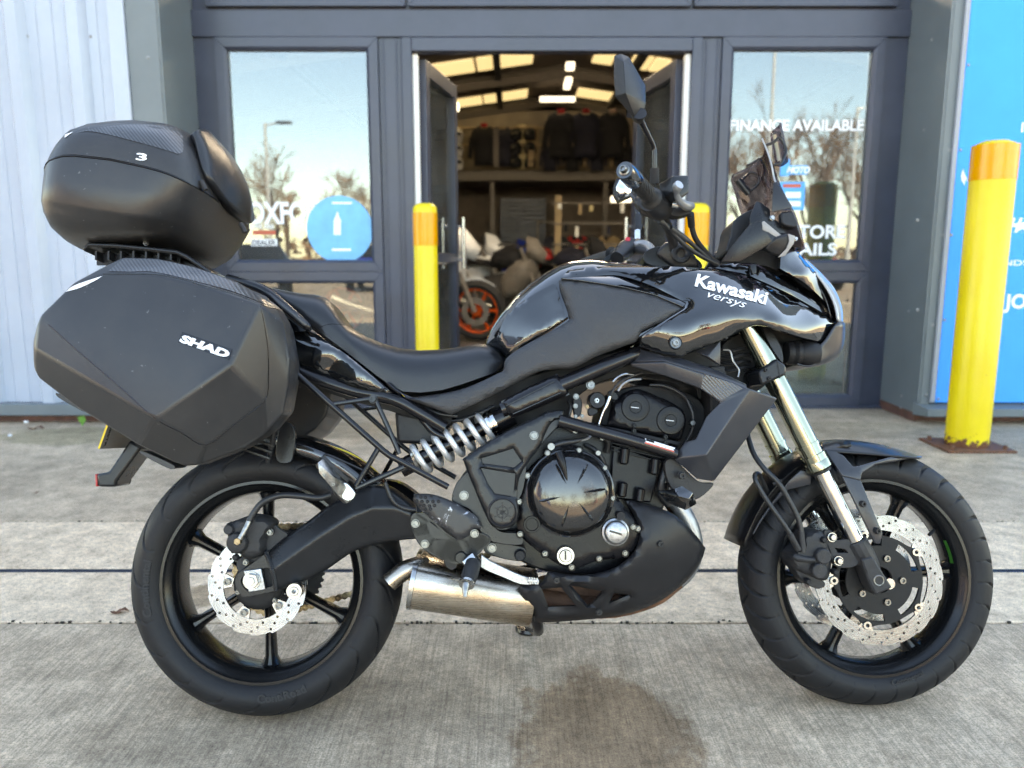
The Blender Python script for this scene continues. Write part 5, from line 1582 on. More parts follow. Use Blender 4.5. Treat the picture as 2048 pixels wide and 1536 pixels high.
# passenger footrest on its loop
pf = facet('passenger_footrest', [(636, 925, .255), (646, 917, .245), (692, 966, .215), (709, 988, .205), (704, 1001, .21), (694, 1007, .22), (676, 990, .235), (638, 946, .26), (668, 955, .262)],
           [(0, 1, 2, 8), (0, 8, 6, 7), (8, 2, 3, 6), (6, 3, 4, 5)], 'alloy_cast', bike, .012, .0025)
facet('rubber_pad', [(640, 914, .235), (650, 911, .235), (700, 958, .205), (696, 968, .205), (647, 921, .245)], [(0, 1, 2, 3, 4)], 'grip_rubber', pf, .010, .002)
bolt(pf, 649, 950, .256, 4); bolt(pf, 668, 968, .246, 4)
plate('peg_clevis', [(680, 972), (692, 966), (710, 985), (706, 998), (694, 1002), (680, 992)], .227, .012, 'steel', pf)
ptube('heel_wire', [(646, 920, .2), (650, 910, .195), (660, 911, .195), (690, 924, .19), (725, 940, .185)], .003, 'frame_black', pf, 8)
# ================================================================== luggage carrier and rear frame tubes
carrier = ptube('luggage_carrier', [(560, 716, .19), (580, 736, .19), (668, 814, .19), (740, 878, .19), (775, 908, .19), (800, 922, .188), (896, 974, .175)], .0066, 'frame_black')
br = [tube_geo(PT([(668, 808, .19), (745, 797, .185)]), .0052, 10), tube_geo(PT([(752, 803, .187), (776, 855, .187), (799, 908, .187)]), .0055, 10), tube_geo(PT([(756, 898, .189), (734, 935, .195), (711, 973, .20)]), .0058, 10),
      tube_geo(PT([(711, 977, .20), (760, 955, .195), (808, 934, .188)]), .0058, 10)]
b2 = mk('brace', *merge_geo(br), 'frame_black', bike)
far_c = mir(carrier); far_b = mir(b2)
bolt(carrier, 746, 798, .192, 9, 'frame_black', .008)
ptube('subframe_tube', [(578, 735, .12), (640, 760, .12), (720, 785, .12), (790, 800, .125), (840, 826, .125), (890, 856, .12)], .0145, 'frame_black')
mir(ptube('subframe_tube', [(578, 740, .115), (700, 780, .12), (790, 800, .125), (890, 856, .12)], .0135, 'frame_black'))
ptube('subframe_brace', [(832, 815, .12), (838, 830, .12), (852, 848, .12), (870, 866, .12), (905, 880, .12)], .0075, 'frame_black')
plate('battery_box', [(789, 822, 'c'), (835, 832, 'c'), (900, 850, 'c'), (880, 884, 'c'), (868, 890, 'c'), (794, 886, 'c')], .065, .13, 'matt_black', bevel=.008)
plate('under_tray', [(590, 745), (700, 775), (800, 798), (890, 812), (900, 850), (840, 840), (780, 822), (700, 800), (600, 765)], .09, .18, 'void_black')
# tail lamp arm, plate and reflector
tl = plate('mudguard_stay', [(259, 880, 'c'), (283, 894, 'c'), (233, 962, 'c'), (231, 974, 'c'), (195, 974, 'c'), (192, 948, 'c'), (216, 944, 'c')], .04, .08, 'satin_black', bevel=.006)
o = plate('rear_reflector', [(190, 948, 'c'), (194, 948, 'c'), (195, 973, 'c'), (191, 973, 'c')], .035, .07, 'reflector_red', tl, bevel=.001)
a_, b_ = P(197, 897, .11), P(224, 822, .11)
dz = (b_ - a_); nx = Vector((dz.z, 0, -dz.x)).normalized()
V = []
for q in (a_, b_):
    for y in (-.11, .11): V.append(Vector((q.x, y, q.z)))
V = [V[0], V[1], V[3], V[2]]
np_ = mk('number_plate', V + [v + nx * .003 for v in V], [(0, 1, 2, 3), (7, 6, 5, 4), (0, 4, 5, 1), (1, 5, 6, 2), (2, 6, 7, 3), (3, 7, 4, 0)], 'plate_grey', bike, 20)
mk('plate_face', [v - nx * .0012 for v in V], [(0, 1, 2, 3)], 'plate_yellow', np_, None)
mk('plate_edge', [V[0] - nx * .001 + Vector((0, -.0015, 0)), V[3] - nx * .001 + Vector((0, -.0015, 0)), V[3] + nx * .0035 + Vector((0, -.0015, 0)), V[0] + nx * .0035 + Vector((0, -.0015, 0))], [(0, 1, 2, 3)], 'plate_yellow', np_, None)
place_text('plate_lettering', 'CEMBSTR', V[0] + nx * .0035 + Vector((0, .012, 0)) + (V[3] - V[0]) * .95, -(V[3] - V[0]), Vector((0, 1, 0)), (V[3] - V[0]).length * .9, .008, 'badge_black', np_, .02)
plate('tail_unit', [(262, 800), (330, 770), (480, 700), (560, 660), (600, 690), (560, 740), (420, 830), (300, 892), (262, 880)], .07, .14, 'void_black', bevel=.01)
# ================================================================== shock absorber
A, B = P(826, 925, .10), P(1003, 838, .10)
d = (B - A); L = d.length; dn = d.normalized(); u = dn.cross(Vector((0, 1, 0))).normalized(); w = dn.cross(u)
shk = mk('shock_absorber', *merge_geo([tube_geo([A + dn * .0, A + dn * L * .95], .0165, 20), tube_geo([A - dn * .03, A + dn * .01], .021, 16), tube_geo([A + dn * L * .86, A + dn * L * 1.12], .026, 20)]), 'frame_black', bike)
cp = []
turns = 6.6; ns = int(turns * 22)
for k in range(ns + 1):
    t = k / ns; a = 2 * math.pi * turns * t
    tt = .06 + .80 * (t if .06 < t < .95 else t)
    cp.append(A + dn * (L * tt) + (u * math.cos(a) + w * math.sin(a)) * .0325)
mk('spring', *tube_geo(cp, .0068, 12), 'spring_silver', shk)
lathe('preload_collar', [(.018, L * .83), (.031, L * .83), (.033, L * .85), (.033, L * .875), (.029, L * .88), (.029, L * .895), (.033, L * .90), (.033, L * .935), (.018, L * .94)], A, dn, 'chrome', shk, 24, smooth=25)
lathe('spring_seat', [(.018, L * .02), (.030, L * .02), (.033, L * .045), (.030, L * .06), (.018, L * .06)], A, dn, 'steel', shk, 24)
# ================================================================== seat
def saddle(name, st, mat, parent=bike, e=.62):
    secs = []
    for tx, ty, bx, by, w in st:
        t = P(tx, ty, w * .35); b_ = P(bx, by, w)
        loop = []
        for k in range(25):
            a = math.pi * k / 24
            ca, sa = math.cos(a), math.sin(a)
            yy = -w * math.copysign(abs(ca) ** e, ca); f = sa ** e
            loop.append(Vector((b_.x + (t.x - b_.x) * f, yy, b_.z + (t.z - b_.z) * f)))
        for k in range(1, 6):
            loop.append(Vector((b_.x, w - 2 * w * k / 6, b_.z - .004)))
        secs.append(loop)
    return secs
stn = [(520, 574, 535, 585, .07), (545, 577, 565, 603, .095), (575, 582, 600, 634, .11), (605, 587, 632, 659, .118), (632, 589, 655, 676, .12), (650, 594, 672, 688, .12), (664, 606, 688, 700, .12), (680, 630, 706, 714, .122), (698, 652, 724, 728, .125), (730, 671, 752, 750, .127),
       (765, 686, 780, 770, .13), (800, 696, 806, 783, .135), (839, 700, 842, 785, .14), (886, 698, 884, 780, .142), (927, 692, 925, 768, .135), (958, 686, 962, 755, .12), (980, 690, 985, 747, .108), (998, 701, 1000, 740, .098), (1008, 714, 1008, 732, .088), (1011, 722, 1010, 727, .08)]
seat = loft('seat', saddle('seat', stn, 'seat_vinyl'), 'seat_vinyl', smooth=70)
ts = bvh_of([seat])
seam('seat_seam', [(636, 657), (648, 651), (664, 648), (690, 650)], ts, .0011, 'badge_black', seat)
ptube('seat_catch', [(775, 766, .14), (788, 778, .14), (800, 786, .14)], .004, 'frame_black', seat, 8)
# ================================================================== tail panels
tp = dome('tail_panel', [(565, 655, 'c'), (600, 660), (632, 668, 'c'), (699, 714), (784, 783, 'c'), (778, 790), (730, 779), (636, 746), (575, 722, 'c')], rbf([(565, 655, .10), (632, 668, .115), (784, 783, .135), (575, 722, .12), (660, 735, .132), (640, 700, .145), (720, 750, .148)]), .006, 8, .02, 'gloss_black', step=9)
mir(tp)
gb = ptube('grab_rail', [(455, 556, .13), (500, 570, .145), (535, 586, .15), (575, 620, .152), (612, 651, .148), (620, 660, .14)], [.009, .011, .012, .012, .010, .004], 'frame_black', bike, 14)
grail = facet('rail_cap', [(531, 582, .166), (541, 586, .166), (612, 643, .163), (615, 651, .163), (607, 653, .163), (560, 613, .166)], [(0, 1, 2, 3, 4, 5)], 'satin_grey', gb, .004, .002)
mir(gb)
plate('rail_fairing', [(540, 600), (570, 625), (612, 657), (596, 664), (572, 658), (556, 630)], .13, .03, 'gloss_black', gb)
# ================================================================== tank
tst = [(969, 692, 990, 700, .045), (974, 676, 1000, 705, .065), (985, 652, 1012, 712, .085), (1002, 626, 1035, 716, .10), (1031, 590, 1065, 716, .115), (1060, 564, 1090, 716, .123), (1090, 542, 1115, 716, .128), (1118, 526, 1140, 716, .134), (1145, 517, 1165, 714, .138), (1180, 514, 1200, 705, .140), (1240, 520, 1245, 690, .140), (1300, 526, 1300, 670, .138), (1360, 530, 1360, 650, .13), (1420, 538, 1420, 640, .115), (1470, 550, 1470, 630, .09)]
tank = loft('fuel_tank', saddle('tank', tst, 'gloss_black', e=.78), 'gloss_black', smooth=70)
ti = dome('tank_side', [(995, 682), (1003, 651), (1019, 625), (1054, 597), (1090, 576), (1111, 566, 'c'), (1116, 585), (1128, 629), (1127, 639), (1019, 704, 'c')], rbf([(995, 682, .105), (1019, 704, .118), (1054, 597, .118), (1111, 566, .128), (1128, 635, .140), (1060, 650, .134)]), .003, 6, .02, 'gloss_black', tank, step=9)
mir(ti)
plathe('filler_cap', 1172, 520, .0, [(0, .0)], 'chrome', tank) if False else None
gp = dome('knee_panel', [(1119, 560, 'c'), (1160, 562), (1244, 575), (1309, 591), (1366, 615, 'c'), (1354, 627), (1284, 663, 'c'), (1272, 683, 'c'), (1200, 709), (1149, 734), (1104, 738), (1070, 746), (975, 795), (902, 829, 'c'), (811, 797, 'c'), (900, 784), (949, 769), (1006, 742, 'c'), (1022, 708), (1130, 646), (1138, 630), (1132, 608), (1122, 580)],
     rbf([(811, 797, .142), (902, 829, .150), (949, 769, .148), (1022, 708, .150), (1070, 746, .165), (1130, 646, .158), (1119, 560, .142), (1244, 575, .160), (1366, 615, .182), (1284, 663, .190), (1200, 709, .180), (1220, 630, .184), (1104, 738, .170), (1140, 690, .176)]), .008, 9, .02, 'grain_plastic', step=10)
mir(gp)
facet('knee_trim', [(1122, 556, .142), (1180, 553, .140), (1236, 551, .135), (1275, 560, .142), (1374, 606, .176), (1366, 613, .181), (1309, 589, .168), (1244, 573, .160), (1160, 560, .148)], [(0, 1, 8), (1, 2, 7, 8), (2, 3, 6, 7), (3, 4, 5, 6)], 'gloss_black', gp, .008, .001)
# ================================================================== fairing
fo = rbf([(1136, 540, .125), (1240, 533, .128), (1331, 533, .138), (1419, 538, .138), (1487, 551, .128), (1583, 595, .080), (1673, 645, .045), (1648, 685, .062), (1605, 675, .120), (1523, 650, .175), (1473, 667, .185), (1443, 683, .190), (1391, 702, .192), (1364, 713, .190), (1279, 690, .180), (1281, 672, .192),
          (1366, 606, .180), (1244, 571, .160), (1119, 557, .142), (1400, 632, .206), (1330, 660, .205), (1480, 636, .196), (1560, 632, .160), (1640, 650, .088), (1440, 585, .178), (1520, 595, .155), (1330, 570, .165)])
fout = [(1136, 541, 'c'), (1200, 533), (1331, 533), (1419, 538), (1487, 551), (1514, 562), (1583, 595), (1673, 645, 'c'), (1649, 685, 'c'), (1605, 675), (1555, 659), (1523, 650), (1501, 653), (1473, 667), (1443, 683), (1391, 702), (1364, 713, 'c'), (1331, 708), (1279, 691, 'c'), (1281, 672, 'c'), (1366, 616, 'c'), (1373, 606, 'c'), (1300, 570), (1236, 551), (1180, 553), (1122, 556, 'c')]
fair = dome('side_fairing', fout, fo, .004, 6, .012, 'gloss_black', step=9)
ff = mir(fair)
tf = bvh_of([fair])
ptext('lettering', 'Kawasaki', (1389, 572), (1531, 609), 25, tf, 'sticker_white', fair, .035)
ptext('lettering', 'versys', (1414, 595), (1490, 617), 10, tf, 'sticker_white', fair, .0, .35)
plathe('bolt_cup', 1351, 686, .206, [(0, .002), (11, .002), (13, .004), (14, 0)], 'gloss_black', fair, 20); bolt(fair, 1351, 686, .208, 8.5)
us = dome('upper_cowl_strip', [(1419, 534, 'c'), (1470, 526), (1511, 526, 'c'), (1560, 556), (1620, 598), (1672, 641, 'c'), (1583, 590), (1514, 558), (1487, 547)], rbf([(1419, 534, .095), (1511, 526, .085), (1620, 598, .058), (1672, 641, .042), (1583, 590, .078), (1500, 548, .102)]), .003, 5, .012, 'gloss_black', step=8)
mir(us)
facet('vent', [(1496, 533, .110), (1509, 529, .108), (1509, 549, .110), (1502, 551, .112)], [(0, 1, 2, 3)], 'satin_black', us, .01, .001)
# nose: brow, headlamp, chin
brow = dome('headlamp_brow', [(1562, 508, 'c'), (1577, 496), (1590, 489, 'c'), (1602, 512), (1637, 550), (1660, 585), (1672, 612), (1677, 640, 'c'), (1662, 616), (1612, 568), (1560, 537, 'c')], rbf([(1562, 508, .105), (1590, 489, .080), (1602, 512, .070), (1637, 550, .055), (1677, 640, .040), (1612, 568, .085), (1560, 537, .11), (1610, 540, .09)]), .004, 7, .02, 'gloss_black', step=8)
mir(brow)
hl = wrap('headlamp', [([(1606, 518), (1638, 552), (1660, 584), (1671, 610), (1675, 628), (1676, 645)], .060), ([(1612, 515), (1645, 545), (1668, 572), (1681, 600), (1686, 622), (1686, 645)], .035), ([(1612, 518), (1647, 548), (1672, 574), (1685, 602), (1690, 625), (1690, 646)], 0.0)], 'lens_clear', thick=.004)
wrap('headlamp_bowl', [([(1600, 520), (1630, 556), (1650, 590), (1660, 620), (1664, 645)], .055), ([(1600, 525), (1630, 560), (1652, 592), (1664, 622), (1668, 645)], 0.0)], 'badge_black', hl, thick=.003)
def sphere_row(): pass
chin = wrap('nose_chin', [([(1674, 641), (1650, 686), (1636, 690), (1634, 712), (1632, 733), (1606, 735), (1590, 727)], .072), ([(1688, 645), (1676, 690), (1670, 706), (1660, 722), (1640, 733), (1612, 736), (1594, 730)], .060), ([(1691, 646), (1692, 672), (1687, 700), (1677, 720), (1640, 733), (1612, 736), (1594, 730)], .030), ([(1690, 646), (1691, 672), (1686, 699), (1675, 718), (1640, 730), (1612, 733), (1594, 728)], 0)], 'satin_grey', sub=2, thick=.004)
for s in (1, -1):
    a_ = P(1572, 706, .055); b_ = P(1640, 708, .055)
    if s < 0: a_.y, b_.y = -a_.y, -b_.y
    lathe('headlamp_boot', [(0, 0), (.024, 0), (.028, .006), (.028, .012), (.024, .014), (.030, .022), (.030, .030), (.027, .032), (.031, .042), (.031, .06), (.026, .075)], a_, (b_ - a_), 'rubber', hl, 24)
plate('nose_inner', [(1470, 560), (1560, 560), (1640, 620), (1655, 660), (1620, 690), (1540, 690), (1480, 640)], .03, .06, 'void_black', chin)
# screen and its brackets
ws = wrap('windscreen', [([(1524, 277), (1535, 303), (1544, 333), (1550, 362), (1566, 390), (1583, 413), (1596, 450), (1606, 490)], .125), ([(1533, 296), (1546, 322), (1557, 352), (1566, 378), (1580, 402), (1594, 428), (1604, 462), (1612, 496)], .075), ([(1530, 313), (1543, 337), (1554, 364), (1565, 388), (1578, 412), (1590, 436), (1600, 466), (1608, 500)], 0)], 'smoked_screen', sub=2, thick=.0035)
tip = tube('screen_edge', PT([(1524, 277, .126), (1535, 303, .126), (1544, 333, .126), (1550, 362, .126), (1566, 390, .126), (1583, 413, .126)]), .0022, 'lens_clear', ws, 6, 4)
facet('screen_wing', [(1546, 366, .128), (1552, 364, .128), (1566, 388, .128), (1583, 412, .126), (1580, 417, .126), (1543, 425, .130)], [(0, 1, 2, 3, 4, 5)], 'badge_black', ws, .003, .001)
defl = wrap('wind_deflector', [([(1561, 243), (1565, 262), (1571, 292), (1575, 318)], .035), ([(1563, 246), (1568, 266), (1574, 296), (1578, 322)], .018), ([(1561, 250), (1566, 270), (1572, 300), (1576, 325)], 0)], 'smoked_screen', ws, sub=1, thick=.004)
for s in (1, -1):
    q = PT([(1532, 291, .07), (1548, 284, .07), (1560, 276, .07)]) + []
    r_ = PT([(1560, 276, .07), (1572, 300, .07), (1562, 325, .075), (1548, 330, .075)])
    if s < 0:
        for v in q + r_: v.y = -v.y
    tube('deflector_arm', q + r_[1:], .0035, 'satin_black', ws, 8, 3)
c_ = P(1486, 374, -.02); d_ = P(1476, 360, -.02); e_ = P(1498, 388, -.02)
tube('clamp_screw', [d_, e_], .0085, 'satin_black', ws, 12)
ptube('clamp_arm', [(1484, 360, -.02), (1500, 346, -.015), (1514, 350, -.01), (1518, 366, -.01), (1500, 384, -.02)], .003, 'badge_black', ws, 8)
plate('instrument_panel', [(1470, 440), (1500, 420), (1530, 415), (1540, 450), (1500, 490), (1455, 505), (1462, 470)], .05, .10, 'matt_black', bevel=.006)
ip = facet('cowl_side', [(1500, 432, .118), (1512, 402, .112), (1522, 404, .112), (1541, 419, .116), (1541, 434, .118), (1560, 445, .112), (1582, 430, .105), (1597, 452, .095), (1606, 498, .085), (1590, 492, .098), (1560, 470, .115), (1524, 442, .128), (1500, 448, .128)],
           [(0, 1, 2, 11, 12), (2, 3, 4, 11), (4, 5, 10, 11), (5, 6, 7, 10), (7, 8, 9, 10)], 'satin_black', bike, .01, .002)
mir(ip)
plate('sensor_box', [(1562, 424, 'c'), (1585, 421, 'c'), (1597, 447, 'c'), (1592, 456, 'c'), (1570, 452, 'c'), (1563, 446, 'c')], .125, .02, 'matt_black', ip, bevel=.004)
bolt(ip, 1544, 436, .122, 5, 'chrome'); bolt(ip, 1591, 478, .118, 4, 'chrome')
plathe('mount_hole', 1531, 426, .1185, [(0, .0), (3.6, .0008), (4.2, .0)], 'void_black', ip, 14)
wing = facet('dash_wing', [(1441, 524, .10), (1465, 490, .115), (1500, 448, .135), (1524, 441, .142), (1560, 470, .140), (1545, 485, .146), (1480, 524, .118)], [(0, 1, 5, 6), (1, 2, 3, 5), (3, 4, 5)], 'satin_black', bike, .008, .002)
mir(wing)
facet('wing_tip', [(1524, 443, .1435), (1529, 442, .1435), (1560, 468, .1415), (1570, 474, .14), (1556, 476, .1425), (1526, 459, .1445)], [(0, 1, 2, 5), (2, 3, 4, 5)], 'plate_grey', wing, .004, .001)
cup = facet('mirror_cup', [(1540, 488, .150), (1556, 474, .152), (1576, 467, .150), (1590, 473, .145), (1588, 486, .146), (1577, 506, .142), (1560, 514, .135), (1545, 508, .135), (1530, 500, .14)], [(0, 1, 2, 3, 4, 5, 6, 7, 8)], 'matt_black', bike, .04, .006, 3)
facet('cup_edge', [(1577, 467, .152), (1591, 472, .147), (1588, 487, .148), (1570, 512, .142), (1556, 515, .138), (1573, 497, .146), (1579, 482, .151)], [(0, 1, 2, 6), (2, 3, 4, 5, 6)], 'plate_grey', cup, .004, .001)
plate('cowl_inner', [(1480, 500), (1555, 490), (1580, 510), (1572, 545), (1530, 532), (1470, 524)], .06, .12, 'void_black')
# ================================================================== radiator shroud
sh_ = facet('radiator_shroud', [(1260, 726, .150), (1330, 724, .196), (1406, 747, .214), (1470, 766, .222), (1500, 778, .236), (1440, 805, .216), (1399, 777, .205), (1334, 754, .186), (1262, 733, .150),
      (1556, 797, .205), (1428, 964, .172), (1394, 959, .188), (1347, 918, .186), (1413, 911, .232), (1391, 877, .204), (1368, 884, .188), (1412, 832, .205)],
      [(0, 1, 7, 8), (1, 2, 6, 7), (2, 3, 4, 5, 6), (5, 4, 13, 14, 16), (4, 9, 10, 13), (13, 10, 11, 12), (14, 13, 12, 15)], 'satin_grey', bike, .012, .0035, 3)
mir(sh_)
tsh = bvh_of([sh_])
decal('carbon_trim', [(1408, 749, 'c'), (1470, 768, 'c'), (1486, 777, 'c'), (1442, 801, 'c'), (1402, 776, 'c')], tsh, 'carbon_print', sh_, .0010, 9)
up_ = facet('shroud_top', [(1279, 697, .150), (1331, 712, .170), (1364, 716, .180), (1440, 742, .19), (1493, 768, .205), (1495, 776, .222), (1406, 745, .205), (1330, 721, .190), (1262, 723, .145)], [(0, 1, 7, 8), (1, 2, 6, 7), (2, 3, 6), (3, 4, 5, 6)], 'satin_grey', bike, .01, .002)
mir(up_)
fin = facet('inner_fin', [(1391, 704, .165), (1441, 681, .165), (1441, 731, .170), (1416, 713, .178)], [(0, 1, 3), (1, 2, 3), (0, 3, 2)], 'satin_grey', bike, .006, .001)
mir(fin)
bolt(sh_, 1364, 951, .190, 8.5, 'matt_black')
plate('shroud_lower', [(1330, 925), (1350, 920), (1396, 962), (1428, 968), (1390, 1000), (1352, 985), (1335, 960)], .165, .02, 'matt_black', sh_)
# radiator core
q0, q1 = P(1392, 742, 0), P(1372, 880, 0)
rad = mk('radiator', *box_geo((min(q0.x, q1.x) + .02, -.145, q1.z), (min(q0.x, q1.x) + .055, .145, q0.z)), 'void_black', bike, bevel=.004)
fg = [box_geo((min(q0.x, q1.x) + .056, -.14, q1.z + .004 + k * .009), (min(q0.x, q1.x) + .0585, .14, q1.z + .0075 + k * .009)) for k in range(int((q0.z - q1.z) / .009) - 1)]
mk('cooling_fins', *merge_geo(fg), 'caliper_grey', rad)
for k in range(4):
    y = 700 + k * 13
    ptube('wiring', [(1442, y, .07), (1462, y + 3, .08), (1488, y - 4, .08), (1500, y - 2, .06)], .0035, 'hose_rubber', rad, 8)
ptube('brass_pipe', [(1446, 700, .10), (1460, 702, .10), (1466, 722, .10), (1478, 740, .10), (1476, 754, .10)], .0022, 'silver_paint', rad, 8)
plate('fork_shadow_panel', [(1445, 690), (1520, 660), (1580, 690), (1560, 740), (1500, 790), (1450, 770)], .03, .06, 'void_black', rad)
# crash bobbin under the shroud
cbn = facet('crash_bobbin', [(1312, 981, .20), (1345, 978, .235), (1364, 971, .25), (1386, 985, .25), (1394, 1008, .235), (1371, 1021, .225), (1334, 1006, .22), (1356, 992, .268), (1378, 998, .262)], [(0, 1, 7, 6), (1, 2, 3, 8, 7), (3, 4, 8), (4, 5, 8), (5, 6, 7, 8)], 'gloss_black', bike, .03, .003, 3)
mir(cbn)
# ================================================================== engine
eng = plate('engine_block', [(905, 1000), (960, 930), (1080, 880), (1120, 850), (1215, 850), (1330, 900), (1345, 930), (1330, 1010), (1300, 1060), (1290, 1110), (1200, 1150), (1080, 1140), (1000, 1100), (930, 1090)], .10, .20, 'engine_black', bevel=.006)
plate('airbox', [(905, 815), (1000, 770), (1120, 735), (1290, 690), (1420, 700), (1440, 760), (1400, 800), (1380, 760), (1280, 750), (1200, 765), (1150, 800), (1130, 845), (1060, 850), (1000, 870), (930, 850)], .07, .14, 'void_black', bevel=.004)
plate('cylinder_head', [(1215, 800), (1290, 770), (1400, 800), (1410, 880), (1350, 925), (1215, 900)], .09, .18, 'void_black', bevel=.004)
cyl = plate('cylinder', [(1226, 888, 'c'), (1325, 922, 'c'), (1302, 1006, 'c'), (1218, 996, 'c')], .118, .03, 'engine_black', eng, bevel=.004)
for k in range(3): plate('cooling_fin', [(1222, 884 + k * 7, 'c'), (1332, 908 + k * 8, 'c'), (1331, 911 + k * 8, 'c'), (1222, 887 + k * 7, 'c')], .132, .03, 'engine_black', eng, bevel=.001)
for x, y, h in ((1249, 912, 17), (1310, 933, 17), (1245, 979, 15), (1280, 990, 14)):
    a_, b_ = P(x + 2, y - h, .135), P(x - 2, y + h, .135)
    V, F_ = tube_geo([a_, a_.lerp(b_, .1), b_.lerp(a_, .1), b_], [.006, .0105, .0105, .006], 14); mk('stud_boss', V, F_, 'engine_black', eng)
hc = dome('cam_cover', [(1228, 802, 'c'), (1240, 798), (1249, 786), (1276, 778), (1311, 791), (1350, 809), (1367, 826), (1372, 848), (1361, 882, 'c'), (1217, 852, 'c'), (1223, 826)], .135, .010, 8, .05, 'engine_black', eng, step=10)
plate('gasket', [(1212, 852, 'c'), (1362, 884, 'c'), (1358, 892, 'c'), (1210, 860, 'c')], .137, .05, 'rubber', eng, bevel=.002)
plate('head_lower', [(1210, 861, 'c'), (1358, 893, 'c'), (1352, 906, 'c'), (1208, 872, 'c')], .134, .05, 'engine_black', eng, bevel=.002)
for x, y in ((1270, 815), (1340, 841)):
    plathe('cam_cap', x, y, .130, [(0, .0085), (8, .0085), (11.3, .0085), (11.7, .0065), (12.2, .0085), (22, .009), (27, .0085), (29, .004), (30.5, .002), (33, -.002)], 'engine_black', hc, 40, smooth=25)
    plate('cap_slot', [(x - 8, y - 1.6, 'c'), (x + 8, y + .2, 'c'), (x + 8, y + 1.8, 'c'), (x - 8, y, 'c')], .140, .001, 'silver_paint', hc, bevel=0)
for x, y in ((1269, 851), (1268, 862), (1331, 874), (1331, 885)): bolt(hc, x, y, .140, 5, 'engine_black')
ocase = dome('engine_case', [(1092, 908), (1111, 891), (1138, 888), (1166, 898), (1212, 937), (1229, 985), (1248, 1012), (1276, 1045), (1277, 1080), (1252, 1112), (1194, 1122), (1142, 1138), (1089, 1111), (1044, 1074), (1033, 1035), (1040, 982), (1059, 940)], .158, .008, 10, .06, 'engine_black', eng, step=12)
for x, y in ((1095, 906), (1158, 901), (1209, 936), (1225, 996), (1266, 1054), (1276, 1057), (1250, 1106), (1198, 1117), (1143, 1134), (1090, 1107), (1040, 1068), (1038, 1003), (1055, 951)):
    plathe('case_boss', x, y, .152, [(0, .006), (7, .006), (9, .002), (9, -.01)], 'engine_black', eng, 14)
    bolt(eng, x, y, .158, 5.2, 'bolt_steel', .007)
cc = P(1141, 986, .172); s_ = S(.172)
clut = plathe('clutch_cover', 1141, 986, .160, [(0, .036), (20, .0355), (45, .033), (62, .029), (72, .023), (78, .015), (81, .006), (83, .0), (88, -.002)], 'clutch_gloss', eng, 72, smooth=60)
for a in (62, 118, 192, 252, 308, 8):
    d_ = Vector((math.cos(R(a)), 0, math.sin(R(a))))
    w_ = Vector((-math.sin(R(a)), 0, math.cos(R(a))))
    base = P(1141, 986, .160)
    def cz(r): return float(np.interp(r / s_, [0, 20, 45, 62, 72, 78], [.036, .0355, .033, .029, .023, .015]))
    V = []
    for r, hw in ((.026, .0005), (.045, .0035), (.062, .0045), (.072, .0035)):
        for sgn, ex_ in ((-1, -.001), (0, .0035), (1, -.001)):
            V.append(base + d_ * r + w_ * (sgn * hw) + Vector((0, -(cz(r) + ex_), 0)))
    F_ = [(i * 3 + j, i * 3 + j + 1, i * 3 + j + 4, i * 3 + j + 3) for i in range(3) for j in range(2)]
    mk('cover_rib', V, F_, 'clutch_gloss', clut, 20)
plathe('oil_filler_cap', 1232, 1065, .172, [(0, .010), (18, .010), (21, .008), (23, .004), (23.5, -.004), (27, -.006)], 'alloy_worn', eng, 36)
plate('filler_slot', [(1220, 1060, 'c'), (1244, 1067, 'c'), (1243, 1071, 'c'), (1219, 1064, 'c')], .1835, .002, 'badge_black', eng, bevel=0)
plathe('timing_plug', 1131, 1111, .170, [(0, .008), (11, .008), (12.5, .006), (13, .004), (17, .004), (18, -.006)], 'steel', eng, 30)
plate('plug_slot', [(1129, 1102, 'c'), (1133, 1102, 'c'), (1133, 1120, 'c'), (1129, 1120, 'c')], .1795, .002, 'badge_black', eng, bevel=0)
plathe('oil_window', 1064, 1049, .160, [(0, -.004), (11, -.004), (13, .0015), (16, .0015), (17, -.002)], 'engine_black', eng, 26)
plathe('sensor_cap', 1241, 1031, .168, [(0, .008), (8, .008), (9, .004), (9, -.006)], 'rubber', eng, 18)
# clutch arm with cable over the case
ptube('clutch_arm_boss', [(1117, 905, .185), (1124, 925, .19), (1136, 968, .192)], [.010, .009, .002], 'engine_black', eng, 12, 3)
ptube('clutch_cable', [(1105, 893, .18), (1125, 886, .178), (1150, 882, .172), (1172, 876, .165), (1180, 868, .15)], [.004, .006, .006, .0035, .003], 'hose_rubber', eng, 10)
ptube('cable_end', [(1155, 882, .173), (1175, 877, .166), (1184, 868, .155)], .0028, 'silver_paint', eng, 8)
plathe('clutch_lever', 1102, 893, .18, [(0, .006), (7, .006), (8, 0)], 'bolt_steel', eng, 14)
